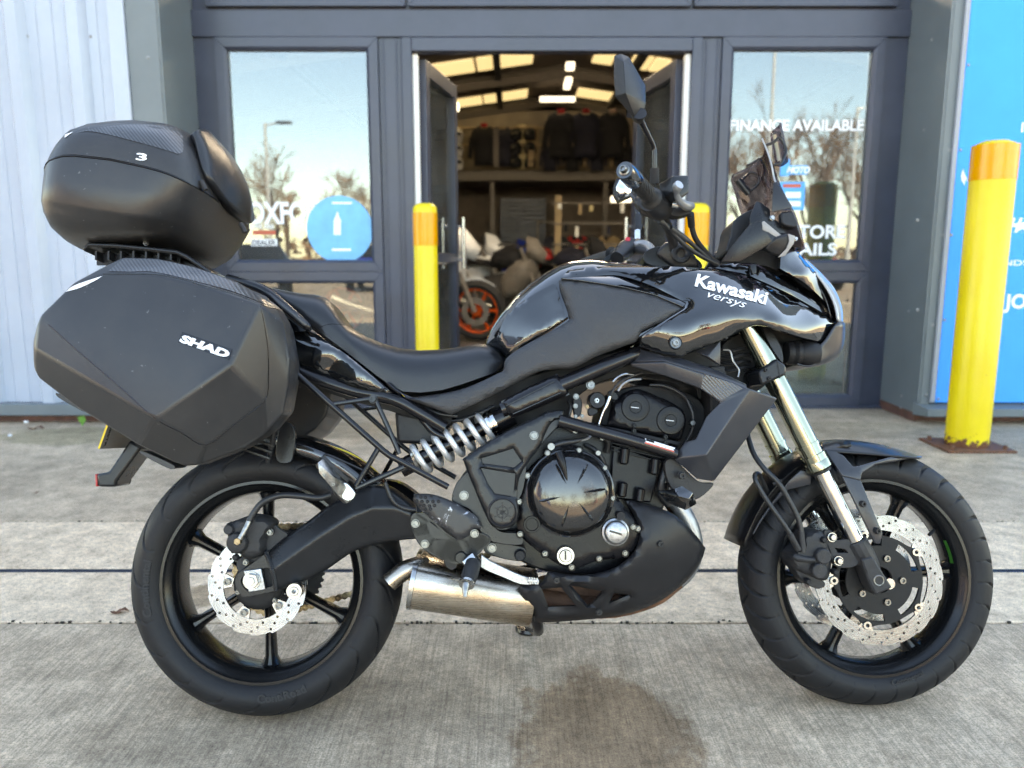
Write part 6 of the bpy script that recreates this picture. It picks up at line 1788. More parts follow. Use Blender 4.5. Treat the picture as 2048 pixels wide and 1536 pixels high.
# hoses, wires and clips packed between cylinder and frame
for pts_, r_, m_ in (([(1335, 925, .13), (1328, 950, .14), (1322, 985, .135), (1338, 1010, .12)], .008, 'hose_rubber'), ([(1352, 930, .15), (1346, 950, .15), (1352, 975, .14)], .005, 'hose_rubber'),
                     ([(1180, 866, .12), (1200, 872, .135), (1216, 884, .13), (1214, 905, .12)], .006, 'hose_rubber'), ([(1172, 890, .12), (1190, 900, .13), (1205, 920, .13), (1218, 960, .12)], .0055, 'hose_rubber'),
                     ([(1120, 850, .13), (1140, 860, .14), (1165, 862, .14), (1182, 855, .13)], .004, 'hose_rubber'), ([(1135, 800, .12), (1142, 815, .13), (1138, 835, .13), (1150, 850, .12)], .004, 'hose_rubber'),
                     ([(1375, 800, .12), (1386, 830, .125), (1384, 862, .12), (1366, 892, .11)], .004, 'hose_rubber'), ([(1300, 770, .11), (1330, 772, .12), (1365, 790, .12), (1390, 820, .11)], .0045, 'hose_rubber'),
                     ([(905, 842, .10), (930, 838, .11), (960, 826, .11), (990, 812, .10)], .004, 'hose_rubber'), ([(850, 815, .10), (880, 828, .11), (915, 832, .11)], .005, 'hose_rubber')):
    ptube('engine_hose', pts_, r_, m_, eng, 10)
for x, y in ((1326, 962), (1204, 876), (1196, 906), (1150, 862), (1385, 846)):
    plathe('hose_clip', x, y, .142, [(0, .004), (5, .004), (6, .002), (6, -.004)], 'bolt_steel', eng, 10)
plathe('drain_bolt', 1342, 958, .145, [(0, .006), (6, .006), (7, .004), (10, .004), (10.5, -.01)], 'bolt_steel', eng, 16)
# throttle bodies and cables
tb = plathe('throttle_body', 1194, 801, .135, [(0, .010), (4, .010), (4.4, .008), (15, .008), (17, .005), (17.5, -.03)], 'engine_black', eng, 30)
bolt(tb, 1194, 801, .143, 5, 'steel')
for x, y, r in ((1152, 793, 6), (1151, 812, 5), (1181, 770, 9), (1151, 833, 4), (1164, 832, 4), (1174, 813, 4)): bolt(tb, x, y, .138, r, 'chain_brass' if r == 4 and x > 1170 else 'bolt_steel')
plate('throttle_link', [(1147, 795), (1156, 790), (1164, 805), (1162, 828), (1152, 835), (1147, 820)], .134, .02, 'engine_black', tb)
plate('linkage_arm', [(1176, 820), (1188, 812), (1196, 825), (1180, 832)], .13, .015, 'engine_black', tb)
ptube('cable_tube', [(1226, 764, .14), (1236, 754, .14), (1252, 748, .14), (1272, 750, .135)], .0028, 'chrome', tb, 8)
ptube('cable_tube', [(1236, 782, .14), (1246, 768, .14), (1262, 760, .14), (1282, 758, .135)], .0028, 'silver_paint', tb, 8)
ptube('throttle_cable', [(1222, 790, .145), (1232, 772, .145), (1250, 758, .142), (1285, 745, .13)], .0032, 'hose_rubber', tb, 8)
ptube('cable_adjuster', [(1220, 793, .146), (1213, 812, .146), (1206, 825, .145), (1198, 848, .144)], [.0048, .0045, .0028, .0025], 'chrome', tb, 10, 3)
plate('throttle_bracket', [(1216, 786), (1224, 780), (1236, 790), (1234, 800), (1222, 798)], .14, .01, 'engine_black', tb)
# frame: upper and lower tubes, pivot sleeve, pivot cover
mt = ptube('frame_tube', [(1003, 819, .150), (1060, 796, .152), (1130, 767, .155), (1200, 737, .155), (1250, 716, .145), (1300, 697, .125)], .0172, 'frame_black')
mir(mt)
slv = dome('frame_sleeve', [(1002, 803, 'c'), (1060, 772), (1114, 748, 'c'), (1130, 768), (1139, 789, 'c'), (1085, 812), (1025, 836, 'c'), (1012, 822)], .176, .014, 16, .04, 'frame_black', step=9)
mir(slv)
for (a0x, a0y), (a1x, a1y) in (((1012, 812), (1108, 763)), ((1026, 828), (1122, 785))): ptube('sleeve_rib', [(a0x, a0y, .176), (a1x, a1y, .176)], .0016, 'frame_black', slv, 6, 0)
lt = ptube('lower_frame_tube', [(1118, 841, .185), (1180, 858, .188), (1260, 880, .190), (1352, 908, .185)], .0138, 'frame_black')
mir(lt)
tlt = bvh_of([lt])
dec = decal('caution_label', [(1290, 877, 'c'), (1350, 896, 'c'), (1348, 905, 'c'), (1289, 886, 'c')], tlt, 'sticker_white', lt, .0006, 5)
decal('label_stripe', [(1290, 884, 'c'), (1348, 902, 'c'), (1348, 905, 'c'), (1289, 887, 'c')], tlt, 'decal_red', lt, .0010, 4)
decal('label_mark', [(1292, 878, 'c'), (1308, 883, 'c'), (1308, 887, 'c'), (1292, 882, 'c')], tlt, 'badge_black', lt, .0011, 4)
pv = dome('pivot_cover', [(925, 918, 'c'), (1002, 869), (1060, 840), (1097, 822, 'c'), (1127, 820, 'c'), (1130, 838, 'c'), (1104, 846), (1081, 891), (1059, 922), (1040, 952), (1034, 993), (1039, 1027), (1028, 1050), (1009, 1058), (987, 1054), (972, 1032), (949, 978)], .178, .007, 6, .02, 'satin_black', step=7,
     holes=[[(964, 917, 'c'), (1026, 898, 'c'), (1042, 922, 'c'), (1028, 934, 'c'), (966, 926, 'c')], [(963, 937, 'c'), (1030, 948, 'c'), (1026, 992, 'c'), (990, 986, 'c'), (976, 966, 'c')]])
plate('pivot_back', [(945, 905), (1030, 885), (1052, 925), (1036, 1000), (980, 1000), (955, 950)], .166, .006, 'satin_black', pv, bevel=0)
mir(plate('pivot_cover', [(925, 918, 'c'), (1002, 869), (1097, 822, 'c'), (1130, 838, 'c'), (1081, 891), (1040, 952), (1034, 993), (1028, 1050), (987, 1054), (949, 978)], .172, .02, 'satin_black'), bike)
cap_ = plathe('pivot_cap', 1005, 1024, .172, [(0, .006), (5, .006), (6, .002), (9, .002), (10, .007), (12, .007), (13, .002), (24, .003), (27, .010), (30, .008), (31, 0)], 'matt_black', pv, 40, smooth=25)
for k in range(6):
    a = R(30 + 60 * k); c_ = P(1005, 1024, .1755); d_ = Vector((math.cos(a), 0, math.sin(a)))
    tube('cap_spoke', [c_ + d_ * .006 + Vector((0, -.002, 0)), c_ + d_ * .021 + Vector((0, -.002, 0))], .0011, 'matt_black', cap_, 6)
bolt(pv, 1068, 871, .180, 9)
fp = plate('frame_plate', [(912, 968), (938, 940, 'c'), (950, 962), (985, 1040), (1000, 1062), (1040, 1068), (1042, 1090), (985, 1084), (960, 1062), (940, 1020), (905, 1005)], .155, .03, 'satin_black')
bolt(fp, 928, 991, .157, 9.5)
mir(fp)
# ================================================================== belly pan
bout = [(1252, 1002, 'c'), (1278, 1004), (1345, 1027), (1387, 1065), (1411, 1096, 'c'), (1402, 1122), (1376, 1160), (1315, 1205), (1240, 1231), (1127, 1243), (1070, 1245, 'c'), (1067, 1224), (1044, 1197), (1040, 1174, 'c'), (1081, 1167), (1097, 1144, 'c'), (1164, 1152), (1221, 1141), (1262, 1114), (1281, 1076), (1274, 1042)]
bh = [[(1084, 1178, 'c'), (1122, 1175, 'c'), (1153, 1212, 'c'), (1097, 1214, 'c')], [(1142, 1171, 'c'), (1207, 1183, 'c'), (1184, 1208, 'c'), (1176, 1212, 'c')], [(1228, 1186, 'c'), (1258, 1190, 'c'), (1218, 1207, 'c')]]
bp_ = dome('belly_pan', bout, rbf([(1252, 1002, .150), (1345, 1027, .135), (1411, 1096, .09), (1376, 1160, .085), (1240, 1231, .10), (1070, 1245, .105), (1040, 1174, .14), (1097, 1144, .160), (1221, 1141, .175), (1330, 1100, .150), (1281, 1060, .168), (1160, 1190, .158), (1280, 1170, .140)]), .010, 10, .012, 'matt_black', holes=bh, step=10)
mir(bp_)
bolt(bp_, 1113, 1160, .166, 7.5, 'matt_black'); bolt(bp_, 1321, 1088, .158, 7.5, 'matt_black'); bolt(bp_, 1198, 1224, .128, 7, 'matt_black')
plate('pan_keel', [(1080, 1225), (1200, 1220), (1330, 1185), (1330, 1195), (1220, 1232), (1080, 1245)], .03, .06, 'void_black', bp_)
plate('oil_filter', [(1080, 1170), (1160, 1165), (1230, 1180), (1235, 1210), (1150, 1222), (1080, 1220)], .03, .1, 'rust_pipe', bp_, bevel=.01)
# side stand: the motorcycle rests on it, on its far side
g1 = BI @ G(1052, 1262)
g1 = BI @ Vector((G(1056, 1240).x, c0.y + .40, 0.012))
tube('side_stand', [Vector((.62, .10, .22)), Vector((.64, .16, .14)), g1], [.016, .014, .012], 'frame_black', bike, 12, 3)
lathe('stand_foot', [(0, -.012), (.035, -.012), (.038, -.006), (.035, .002), (0, .004)], g1, BI.to_3x3() @ Vector((0, 0, 1)), 'frame_black', bike, 16)
# ================================================================== fork, front brake, front mudguard
def fork_leg(s):
    def q(px, py, off=.10):
        v = P(px, py, off)
        if s < 0: v.y = -v.y
        return v
    T0, T1 = q(1490, 640), q(1634, 928)
    ft = tube('fork_leg', [T0, T1], .0248, 'fork_gold', bike, 28)
    d = (T1 - T0).normalized()
    for at, r, h in ((-.052, .0268, .008), (-.024, .0285, .020)):
        tube('fork_ring', [T1 + d * at, T1 + d * (at + h * 1.0)], r, 'fork_gold', ft, 28)
    lathe('fork_bottom_ring', [(.020, 0), (.0275, 0), (.0295, .006), (.0295, .022), (.026, .026), (.020, .026)], T1 + d * -.012, d, 'fork_gold', ft, 28)
    tube('dust_seal', [T1 + d * .012, T1 + d * .020], .0245, 'rubber', ft, 24)
    E = q(1714, 1088)
    tube('fork_slider', [T1, E], .0200, 'chrome', ft, 28)
    Bo = q(1756, 1163)
    dd = (Bo - E).normalized()
    lathe('axle_casting', [(.0235, -.01), (.0255, -.006), (.0255, .035), (.023, .055), (.019, .07)], E, dd, 'caliper_grey', ft, 14, smooth=20)
    return ft, d
fl, fd = fork_leg(1)
fork_leg(-1)
foot = plate('axle_clamp', [(1722, 1118, 'c'), (1746, 1112, 'c'), (1786, 1176, 'c'), (1752, 1192, 'c'), (1738, 1165)], .128, .05, 'caliper_grey', fl, bevel=.005)
mir(foot)
plathe('axle_bore', 1758, 1161, .128, [(0, -.006), (6, -.006), (8.5, .001), (10, .0012), (11, .0)], 'bolt_steel', fl, 24)
tube('front_axle', [FC + Vector((0, -.12, 0)), FC + Vector((0, .12, 0))], .012, 'steel', bike, 16)
tube('rear_axle', [RC + Vector((0, -.125, 0)), RC + Vector((0, .125, 0))], .012, 'steel', bike, 16)
yk = plate('fork_yoke', [(1516, 742, 'c'), (1546, 722, 'c'), (1553, 716, 'c'), (1573, 730, 'c'), (1574, 749, 'c'), (1544, 763, 'c'), (1521, 772, 'c')], .135, .27, 'satin_black', bevel=.006)
plate('yoke_split', [(1553, 722, 'c'), (1555, 722, 'c'), (1561, 756, 'c'), (1559, 757, 'c')], .1356, .002, 'void_black', yk, bevel=0)
for x, y in ((1531, 740), (1538, 757)): bolt(yk, x, y, .136, 4.5, 'matt_black')
plate('yoke_guard', [(1525, 655), (1540, 690), (1556, 715), (1566, 725), (1564, 700), (1548, 668), (1535, 652)], .08, .01, 'satin_black', yk)
# brackets of the mudguard
stay = facet('mudguard_stay', [(1684, 952, .120), (1722, 961, .120), (1766, 1067, .128), (1761, 1088, .126), (1750, 1087, .126), (1728, 968, .112)], [(0, 1, 2, 3, 4)], 'satin_grey', bike, .008, .002)
mir(stay)
arm = facet('mudguard_arm', [(1647, 898, .085), (1672, 902, .100), (1688, 911, .105), (1707, 933, .112), (1719, 931, .112), (1781, 914, .085), (1842, 914, .055), (1752, 929, .100), (1725, 946, .116), (1722, 961, .121), (1685, 952, .121), (1678, 942, .116)],
            [(0, 1, 2, 3, 11), (3, 4, 8, 9, 10, 11), (4, 5, 7, 8), (5, 6, 7)], 'satin_grey', stay, .008, .003)
mir(arm, None) if False else None
bolt(stay, 1726, 1008, .126, 7, 'matt_black'); bolt(stay, 1755, 1062, .130, 7, 'matt_black')
fm = arch('front_mudguard', FC, R(166), R(100), .330, .325, .072, .024, 'mudguard_black', n=20)
fm2 = wrap('mudguard_beak', [([(1640, 903), (1660, 903), (1690, 905), (1740, 908), (1790, 912), (1842, 916)], .082), ([(1640, 890), (1672, 885), (1700, 889), (1740, 894), (1790, 904), (1843, 914)], .062), ([(1640, 886), (1672, 877), (1705, 879), (1745, 884), (1797, 896), (1845, 913)], .035), ([(1640, 886), (1672, 878), (1705, 880), (1745, 885), (1797, 898), (1845, 914)], 0)], 'satin_black', sub=2, thick=.004)
facet('guard_side', [(1504, 1068, .078), (1518, 1041, .082), (1545, 1002, .085), (1576, 962, .088), (1600, 940, .088), (1622, 945, .09), (1620, 968, .085), (1576, 978, .082), (1547, 1005, .080), (1520, 1042, .078)], [(0, 1, 9), (1, 2, 8, 9), (2, 3, 7, 8), (3, 4, 5, 6, 7)], 'satin_grey', fm, .004, .001)
# front caliper
fcal = dome('front_caliper', [(1611, 1069), (1628, 1062), (1645, 1063), (1655, 1078), (1660, 1098), (1662, 1133), (1655, 1158), (1640, 1160), (1622, 1152), (1589, 1137), (1584, 1110), (1604, 1092)], .120, .012, 9, .065, 'caliper_grey', step=9)
cb = mir(fcal)
for x, y in ((1645, 1112), (1637, 1141)):
    plathe('piston_cap', x, y, .126, [(0, .010), (13, .010), (15, .008), (16, .003), (16.5, -.004)], 'caliper_grey', fcal, 28)
plate('cap_bridge', [(1634, 1120), (1652, 1124), (1650, 1134), (1630, 1130)], .127, .01, 'caliper_grey', fcal, bevel=.002)
ptext('caliper_lettering', 'TOKICO', (1640, 1154), (1652, 1102), 6, None, 'satin_grey', fcal, .0, 0, 0, .1373)
plate('caliper_bracket', [(1648, 1064), (1664, 1062), (1674, 1080), (1700, 1080), (1716, 1108), (1712, 1132), (1672, 1133), (1660, 1100)], .112, .012, 'caliper_grey', fcal, holes=[[(1670, 1096, 'c'), (1690, 1098, 'c'), (1697, 1106, 'c'), (1676, 1106, 'c')]])
for x, y in ((1663, 1074), (1676, 1121)): plathe('bolt', x, y, .114, [(0, .012), (5, .012), (7, .009), (7.5, .004), (9.5, .004), (10, 0)], 'steel', fcal, 12)
for x, y in ((1645, 1079), (1668, 1143), (1614, 1162)): plathe('bleed_cap', x, y, .118, [(0, .012), (4, .012), (6, .008), (6.5, -.005)], 'rubber', fcal, 14)
plate('caliper_fins', [(1586, 1128), (1612, 1140), (1650, 1165), (1640, 1178), (1615, 1170), (1600, 1155)], .105, .05, 'caliper_grey', fcal, bevel=.004)
ptube('banjo', [(1588, 1112, .128), (1596, 1116, .132), (1610, 1119, .132), (1628, 1120, .126)], [.007, .008, .006, .006], 'caliper_grey', fcal, 12, 3)
ptube('brake_hose', [(1494, 862, .06), (1498, 880, .075), (1508, 909, .10), (1529, 938, .12), (1557, 966, .13), (1576, 997, .13), (1596, 1036, .13), (1604, 1073, .13), (1606, 1104, .13)], .0060, 'hose_rubber')
ptube('brake_hose', [(1535, 985, .06), (1520, 952, .09), (1512, 948, .11), (1511, 960, .125), (1529, 993, .13), (1553, 1028, .135), (1576, 1061, .135), (1594, 1094, .132)], .0055, 'hose_rubber')
for pts_ in ([(1602, 1062, .131), (1606, 1098, .131)], [(1580, 1068, .136), (1597, 1100, .132)]): ptube('hose_ferrule', pts_, .0068, 'caliper_grey', fcal, 12, 0)
ptube('hose_clip', [(1546, 968, .128), (1564, 961, .132)], .004, 'rubber', fcal, 8, 0)
# ================================================================== handlebar and controls
hb_ = ptube('handlebar', [(1262, 352, .385), (1300, 392, .262), (1320, 416, .20), (1334, 448, .13), (1345, 480, .085), (1350, 505, .055), (1352, 512, 0)], .0112, 'caliper_grey', bike, 16)
mir(hb_)
gr_ = ptube('grip', [(1262, 353, .388), (1282, 374, .325), (1298, 391, .275), (1302, 396, .262)], [.0165, .0160, .0165, .024], 'grip_rubber', hb_, 24, 4)
mir(gr_, hb_)
ptube('bar_end', [(1249, 340, .425), (1252, 343, .418), (1268, 360, .372)], [.0165, .0185, .0185], 'gloss_black', hb_, 26, 0)
a_, b_ = P(1249, 340, .425), P(1268, 360, .372)
lathe('bar_end_screw', [(0, .008), (.003, .008), (.004, .012), (.006, .012), (.0075, .008), (.0078, .003), (.011, .002), (.012, -.002)], a_, (a_ - b_), 'bolt_steel', hb_, 18)
gg = []
for k in range(9):
    for j in range(8):
        t = .22 + k * .075; p_ = P(1262 + (1298 - 1262) * t, 353 + (391 - 353) * t, .388 + (.275 - .388) * t); dgr = (P(1298, 391, .275) - P(1262, 353, .388)).normalized()
        u_ = dgr.cross(Vector((0, 0, 1))).normalized(); w_ = dgr.cross(u_); a = 2 * math.pi * j / 8 + (k % 2) * .3
        r_ = .0165; q0 = p_ + (u_ * math.cos(a) + w_ * math.sin(a)) * r_; q1 = p_ + dgr * .012 + (u_ * math.cos(a + .35) + w_ * math.sin(a + .35)) * r_
        gg.append(tube_geo([q0, q1], .0012, 5))
mk('grip_ribs', *merge_geo(gg), 'grip_rubber', hb_)
ptube('throttle_housing', [(1300, 398, .258), (1316, 410, .225), (1322, 418, .20)], [.026, .029, .027], 'matt_black', hb_, 24, 3)
facet('switch_box', [(1275, 409, .24), (1290, 400, .25), (1318, 420, .235), (1320, 436, .22), (1312, 442, .22), (1282, 430, .235)], [(0, 1, 2, 3, 4, 5)], 'matt_black', hb_, .045, .006, 3)
mc = facet('brake_reservoir', [(1318, 367, .235), (1350, 366, .222), (1351, 400, .222), (1336, 412, .23), (1318, 400, .24)], [(0, 1, 2, 3, 4)], 'satin_black', hb_, .05, .004, 3)
ptube('reservoir_seam', [(1319, 369, .236), (1335, 368, .230), (1350, 368, .223)], .0018, 'plate_grey', hb_, 6, 0)
ptube('brake_lever', [(1359, 369, .345), (1355, 374, .338), (1353, 386, .32), (1356, 397, .30), (1363, 406, .275), (1374, 412, .245), (1382, 412, .22)], [.0095, .0105, .0055, .0065, .0085, .0105, .009], 'silver_paint', hb_, 14, 4)
ptube('lever_pivot', [(1344, 408, .24), (1356, 411, .24)], .0075, 'chrome', hb_, 14, 0)
plate('lever_perch', [(1336, 412), (1350, 404), (1372, 418), (1384, 420), (1376, 428), (1350, 432), (1338, 424)], .215, .03, 'matt_black', hb_)
ptube('brake_hose', [(1381, 430, .20), (1383, 450, .17), (1391, 477, .14), (1411, 504, .10), (1436, 528, .07)], .0062, 'hose_rubber', hb_)
ptube('hose_joint', [(1381, 428, .20), (1383, 452, .17)], .0078, 'rubber', hb_, 12, 0)
ptube('throttle_cable', [(1318, 442, .21), (1334, 452, .19), (1365, 472, .16), (1400, 502, .12), (1430, 528, .09)], .0052, 'hose_rubber', hb_)
ptube('throttle_cable', [(1322, 440, .205), (1345, 466, .18), (1372, 492, .15), (1402, 512, .12), (1436, 529, .09)], .0052, 'hose_rubber', hb_)
ptube('cable_sheath', [(1340, 456, .19), (1362, 472, .165), (1372, 480, .155)], .0075, 'hose_rubber', hb_, 10, 3)
# bar mount and top yoke
bmn = facet('bar_mount', [(1312, 510, .06), (1319, 497, .065), (1333, 484, .07), (1356, 484, .075), (1384, 503, .075), (1398, 523, .07), (1398, 535, .065), (1350, 537, .06)], [(0, 1, 2, 3, 4, 5, 6, 7)], 'matt_black', bike, .03, .007, 3)
plathe('mount_ring', 1362, 507, .078, [(9, .0), (12, .003), (18, .003), (20, 0)], 'matt_black', bmn, 28)
mir(bmn)
plate('top_yoke', [(1290, 505), (1330, 492), (1395, 518), (1395, 540), (1300, 530)], .05, .10, 'satin_black', bike)
# far side grip, switches and chrome bend, visible past the tank
ptube('clutch_switch', [(1234, 517, -.12), (1250, 500, -.16), (1262, 490, -.19)], [.018, .024, .022], 'matt_black', hb_, 16, 3)
ptube('bar_bend', [(1268, 492, -.17), (1285, 488, -.15), (1298, 494, -.12), (1308, 508, -.08)], .0115, 'silver_paint', hb_, 14)
plathe('kill_button', 1255, 480, -.16, [(0, .01), (4.5, .009), (5.5, .004), (5.5, -.01)], 'red_knob', hb_, 14)
plate('clutch_lever', [(1205, 520), (1222, 508), (1250, 498), (1252, 504), (1228, 516), (1212, 526)], -.2, .012, 'satin_black', hb_)
# ================================================================== mirrors
mh = facet('mirror', [(1228, 111, .345), (1242, 107, .352), (1258, 113, .350), (1291, 170, .322), (1292, 205, .320), (1286, 232, .325), (1271, 240, .332), (1230, 193, .345), (1227, 150, .345), (1247, 124, .368), (1251, 186, .382)],
           [(0, 1, 9), (1, 2, 9), (2, 3, 10, 9), (3, 4, 10), (4, 5, 6, 10), (6, 7, 10), (7, 8, 0, 9, 10)], 'matt_black', bike, .03, .005, 3)
ptube('mirror_neck', [(1278, 226, .335), (1277, 234, .325), (1280, 242, .315)], [.016, .013, .008], 'matt_black', mh, 16, 3)
ptube('mirror_stem', [(1280, 238, .318), (1288, 254, .30), (1299, 276, .28), (1307, 294, .262), (1309, 310, .258), (1309, 345, .25), (1309, 368, .24)], [.0068, .0062, .0055, .0055, .0055, .006, .006], 'frame_black', mh, 12)
ptube('stem_sleeve', [(1309, 336, .252), (1309, 367, .242)], .0098, 'rubber', mh, 14, 0)
mf = mk('mirror', *box_geo((0, 0, 0), (.001, .001, .001)), 'matt_black', bike) if False else None
mg = dome('mirror', [(1228, 374, 'c'), (1232, 360), (1243, 352, 'c'), (1266, 376), (1270, 388, 'c'), (1254, 396), (1237, 403, 'c'), (1229, 390)], -.33, .004, 5, .02, 'matt_black', bike, step=6)
facet('mirror_glass', [(1232, 374, -.3275), (1242, 354, -.3275), (1264, 377, -.3275), (1258, 391, -.3275), (1238, 400, -.3275)], [(0, 1, 2, 3, 4)], 'mirror_face', mg, .002, 0) if 'mirror_face' in MATS else None
ptube('mirror_stem', [(1262, 388, -.32), (1274, 410, -.27), (1275, 440, -.24), (1275, 478, -.2)], .006, 'frame_black', mg, 12)
ptube('stem_sleeve', [(1275, 434, -.245), (1275, 462, -.215)], .0105, 'rubber', mg, 14, 0)
ptube('stem_nut', [(1275, 460, -.215), (1275, 480, -.2)], .0085, 'chrome', mg, 6, 0)
# ================================================================== panniers
pv_ = {'a': (78, 632, .352), 'b': (147, 564, .352), 'c': (212, 530, .335), 'd': (244, 514, .325), 'e': (312, 516, .325), 'f': (390, 533, .325), 'g': (469, 561, .325), 'h': (531, 596, .322), 'i': (553, 614, .315), 'j': (566, 643, .31), 'k': (580, 718, .305), 'l': (578, 761, .305),
       'm': (566, 827, .305), 'n': (531, 868, .31), 'o': (487, 896, .315), 'p': (397, 930, .32), 'q': (369, 932, .32), 'r': (347, 924, .325), 's': (275, 889, .335), 't': (156, 817, .335), 'u': (75, 755, .335), 'v': (67, 736, .338), 'w': (66, 680, .345),
       'A': (212, 547, .366), 'B': (312, 549, .375), 'C': (406, 571, .378), 'D': (521, 609, .372), 'E': (462, 730, .405), 'F': (310, 837, .396), 'G': (69, 699, .350), 'H': (412, 891, .365), 'I': (531, 799, .355), 'J': (538, 699, .352), }
for k_ in 'abABCDEF':
    x_, y_, _o = pv_[k_]; pv_[k_] = (x_, y_, .385 + .00005 * (x_ - 300) + .00022 * (y_ - 690))
for k_, o_ in (('G', .366), ('J', .346), ('I', .346), ('H', .362)): pv_[k_] = (*pv_[k_][:2], o_)
KN = list(pv_)
ix = {k: i for i, k in enumerate(KN)}
def fx(*fs): return [tuple(ix[c] for c in f) for f in fs]
PPT = [pv_[k] for k in KN]
main_f = fx('abABCDEF', 'aFG', 'DJE', 'JIE', 'EIH', 'EHF')
rim_f = fx('wGa', 'wvG', 'vuG', 'GFst', 'Gtu', 'FHpqrs', 'HInop', 'IJlmn', 'JDjkl', 'Dij')
top_f = fx('CDihg', 'BCgf', 'BfedA', 'Adcb')
def sub_facet(name, fcs, mat, parent, bevel, thick=None):
    used = sorted({i for f in fcs for i in f}); mp_ = {i: k for k, i in enumerate(used)}
    return facet(name, [PPT[i] for i in used], [tuple(mp_[i] for i in f) for f in fcs], mat, parent, thick or .004, bevel, 3)
# shell: all faces closed back to the inner wall
def pannier():
    V = [P(*p) for p in PPT]; N = len(V)
    ring = 'abcdefghijklmnopqrstuvw'
    F_ = main_f + rim_f + top_f
    inner, mid = [], []
    c_ = sum((V[ix[k]] for k in ring), Vector()) / len(ring)
    for k in ring:
        v = V[ix[k]]; q = Vector((c_.x + (v.x - c_.x) * 1.0, v.y + .05, c_.z + (v.z - c_.z) * 1.0)); mid.append(q)
    for k in ring:
        v = V[ix[k]]; q = Vector((c_.x + (v.x - c_.x) * .93, -.165, c_.z + (v.z - c_.z) * .93)); inner.append(q)
    V += mid + inner; m = len(ring)
    for i in range(m):
        j = (i + 1) % m
        F_.append((ix[ring[j]], ix[ring[i]], N + i, N + j)); F_.append((N + j, N + i, N + m + i, N + m + j))
    F_.append(tuple(N + m + i for i in range(m)))
    o = mk('pannier', V, F_, 'case_plastic', bike, 18)
    add_bevel(o, .006, 3, 9)
    return o
pn = pannier()
pn['label'] = 'right pannier with white badge, facing the camera'
tpn = bvh_of([pn])
for nm, pl in (('lid_groove', [(80, 634), (150, 697), (230, 766), (309, 836), (360, 864), (412, 890), (470, 848), (530, 800), (537, 750), (536, 699), (529, 650), (521, 612)]), ('lid_groove', [(206, 548), (260, 548), (312, 549), (360, 558), (406, 571), (470, 589), (522, 609), (556, 619)])):
    seam(nm, [tuple(p) for p in pl], tpn, .0012, 'badge_black', pn, 4)
decal('carbon_trim', [(216, 543, 'c'), (246, 519, 'c'), (312, 520), (390, 537), (469, 565), (530, 600), (551, 616, 'c'), (521, 605, 'c'), (470, 585), (406, 567), (312, 545), (260, 544)], tpn, 'carbon_print', pn, .0010, 9)
decal('reflector', [(132, 584, 'c'), (152, 570), (206, 552, 'c'), (190, 562), (160, 576)], tpn, 'sticker_white', pn, .0010, 6)
decal('badge', [(365, 664, 'c'), (465, 699, 'c'), (458, 720, 'c'), (356, 685, 'c')], tpn, 'badge_black', pn, .0012, 8, 2)
ptext('lettering', 'SHAD', (359, 683), (457, 717), 15.5, tpn, 'sticker_white', pn, .06, .15, .0022)
far_p = mir(pn); far_p['label'] = 'left pannier, mostly hidden behind the rear frame tubes'
ft_ = plate('hinge_foot', [(281, 902), (300, 908), (347, 930), (345, 938), (330, 934), (285, 910)], .24, .06, 'case_plastic_matt', pn)
plate('hinge_foot', [(112, 786), (130, 794), (170, 822), (160, 820), (118, 796)], .26, .06, 'case_plastic_matt', pn)
lat = [tube_geo(PT([(548, 858, .17), (542, 900, .16), (536, 925, .15)]), .006, 8)]
for k in range(5): lat.append(tube_geo(PT([(488 + k * 8, 899 - k * 11, .165), (540 + k * 4, 917 - k * 12, .165)]), .0035, 6))
mk('latch_frame', *merge_geo(lat), 'satin_black', pn)
# ================================================================== top case
def ring_pts(side, w, n=4.4, N=44, ov=.0):
    """horizontal ring of the case: `side` = pixel polyline of its near side, left to right; w = half width"""
    X = [P(x, y, w * .80).x for x, y in side]; Z = [P(x, y, w * .97).z for x, y in side]
    xm_, xa = (X[0] + X[-1]) / 2, (X[-1] - X[0]) / 2
    loop = []
    for k in range(N):
        a = 2 * math.pi * k / N; ca, sa = math.cos(a), math.sin(a)
        e = 2 / n
        fx_ = math.copysign(abs(ca) ** e, ca); fy = math.copysign(abs(sa) ** e, sa)
        x = xm_ + xa * fx_ * (1.0 if ca < 0 else 1.0) ; 
        if ca > 0: x += .004 * (1 - fy * fy)
        else: x -= .012 * (1 - fy * fy)
        loop.append(Vector((x, -w * fy, float(np.interp(x, X, Z)))))
    return loop
tcx = Vector((0, 0, 0))
base_r = [ring_pts([(150, 484), (240, 480), (322, 478)], .15), ring_pts([(118, 466), (220, 468), (331, 467)], .19), ring_pts([(92, 442), (220, 452), (336, 458)], .213), ring_pts([(77, 412), (180, 432), (345, 446)], .224), ring_pts([(74, 398), (106, 403), (172, 418), (256, 438), (352, 437)], .229),
          ring_pts([(72, 390), (106, 395), (172, 409), (256, 425), (358, 428)], .236), ring_pts([(73, 362), (150, 362), (266, 372), (382, 396)], .240), ring_pts([(76, 335), (109, 320), (150, 315), (200, 317), (266, 328), (344, 347), (403, 367)], .236)]
tc = loft('top_case', base_r, 'case_plastic', smooth=55)
tc['label'] = 'grey black top case with a white figure 3'
lid_r = [ring_pts([(77, 330), (109, 315), (150, 310), (200, 312), (266, 323), (344, 342), (403, 362)], .237), ring_pts([(86, 312), (109, 300), (150, 294), (266, 303), (344, 318), (401, 336)], .236), ring_pts([(97, 292), (150, 272), (266, 276), (396, 306)], .230), ring_pts([(112, 275), (160, 258), (266, 258), (390, 284)], .218),
         ring_pts([(140, 260), (190, 248), (266, 246), (386, 266)], .198), ring_pts([(180, 250), (266, 240), (378, 253)], .165), ring_pts([(215, 248), (270, 241), (360, 249)], .10)]
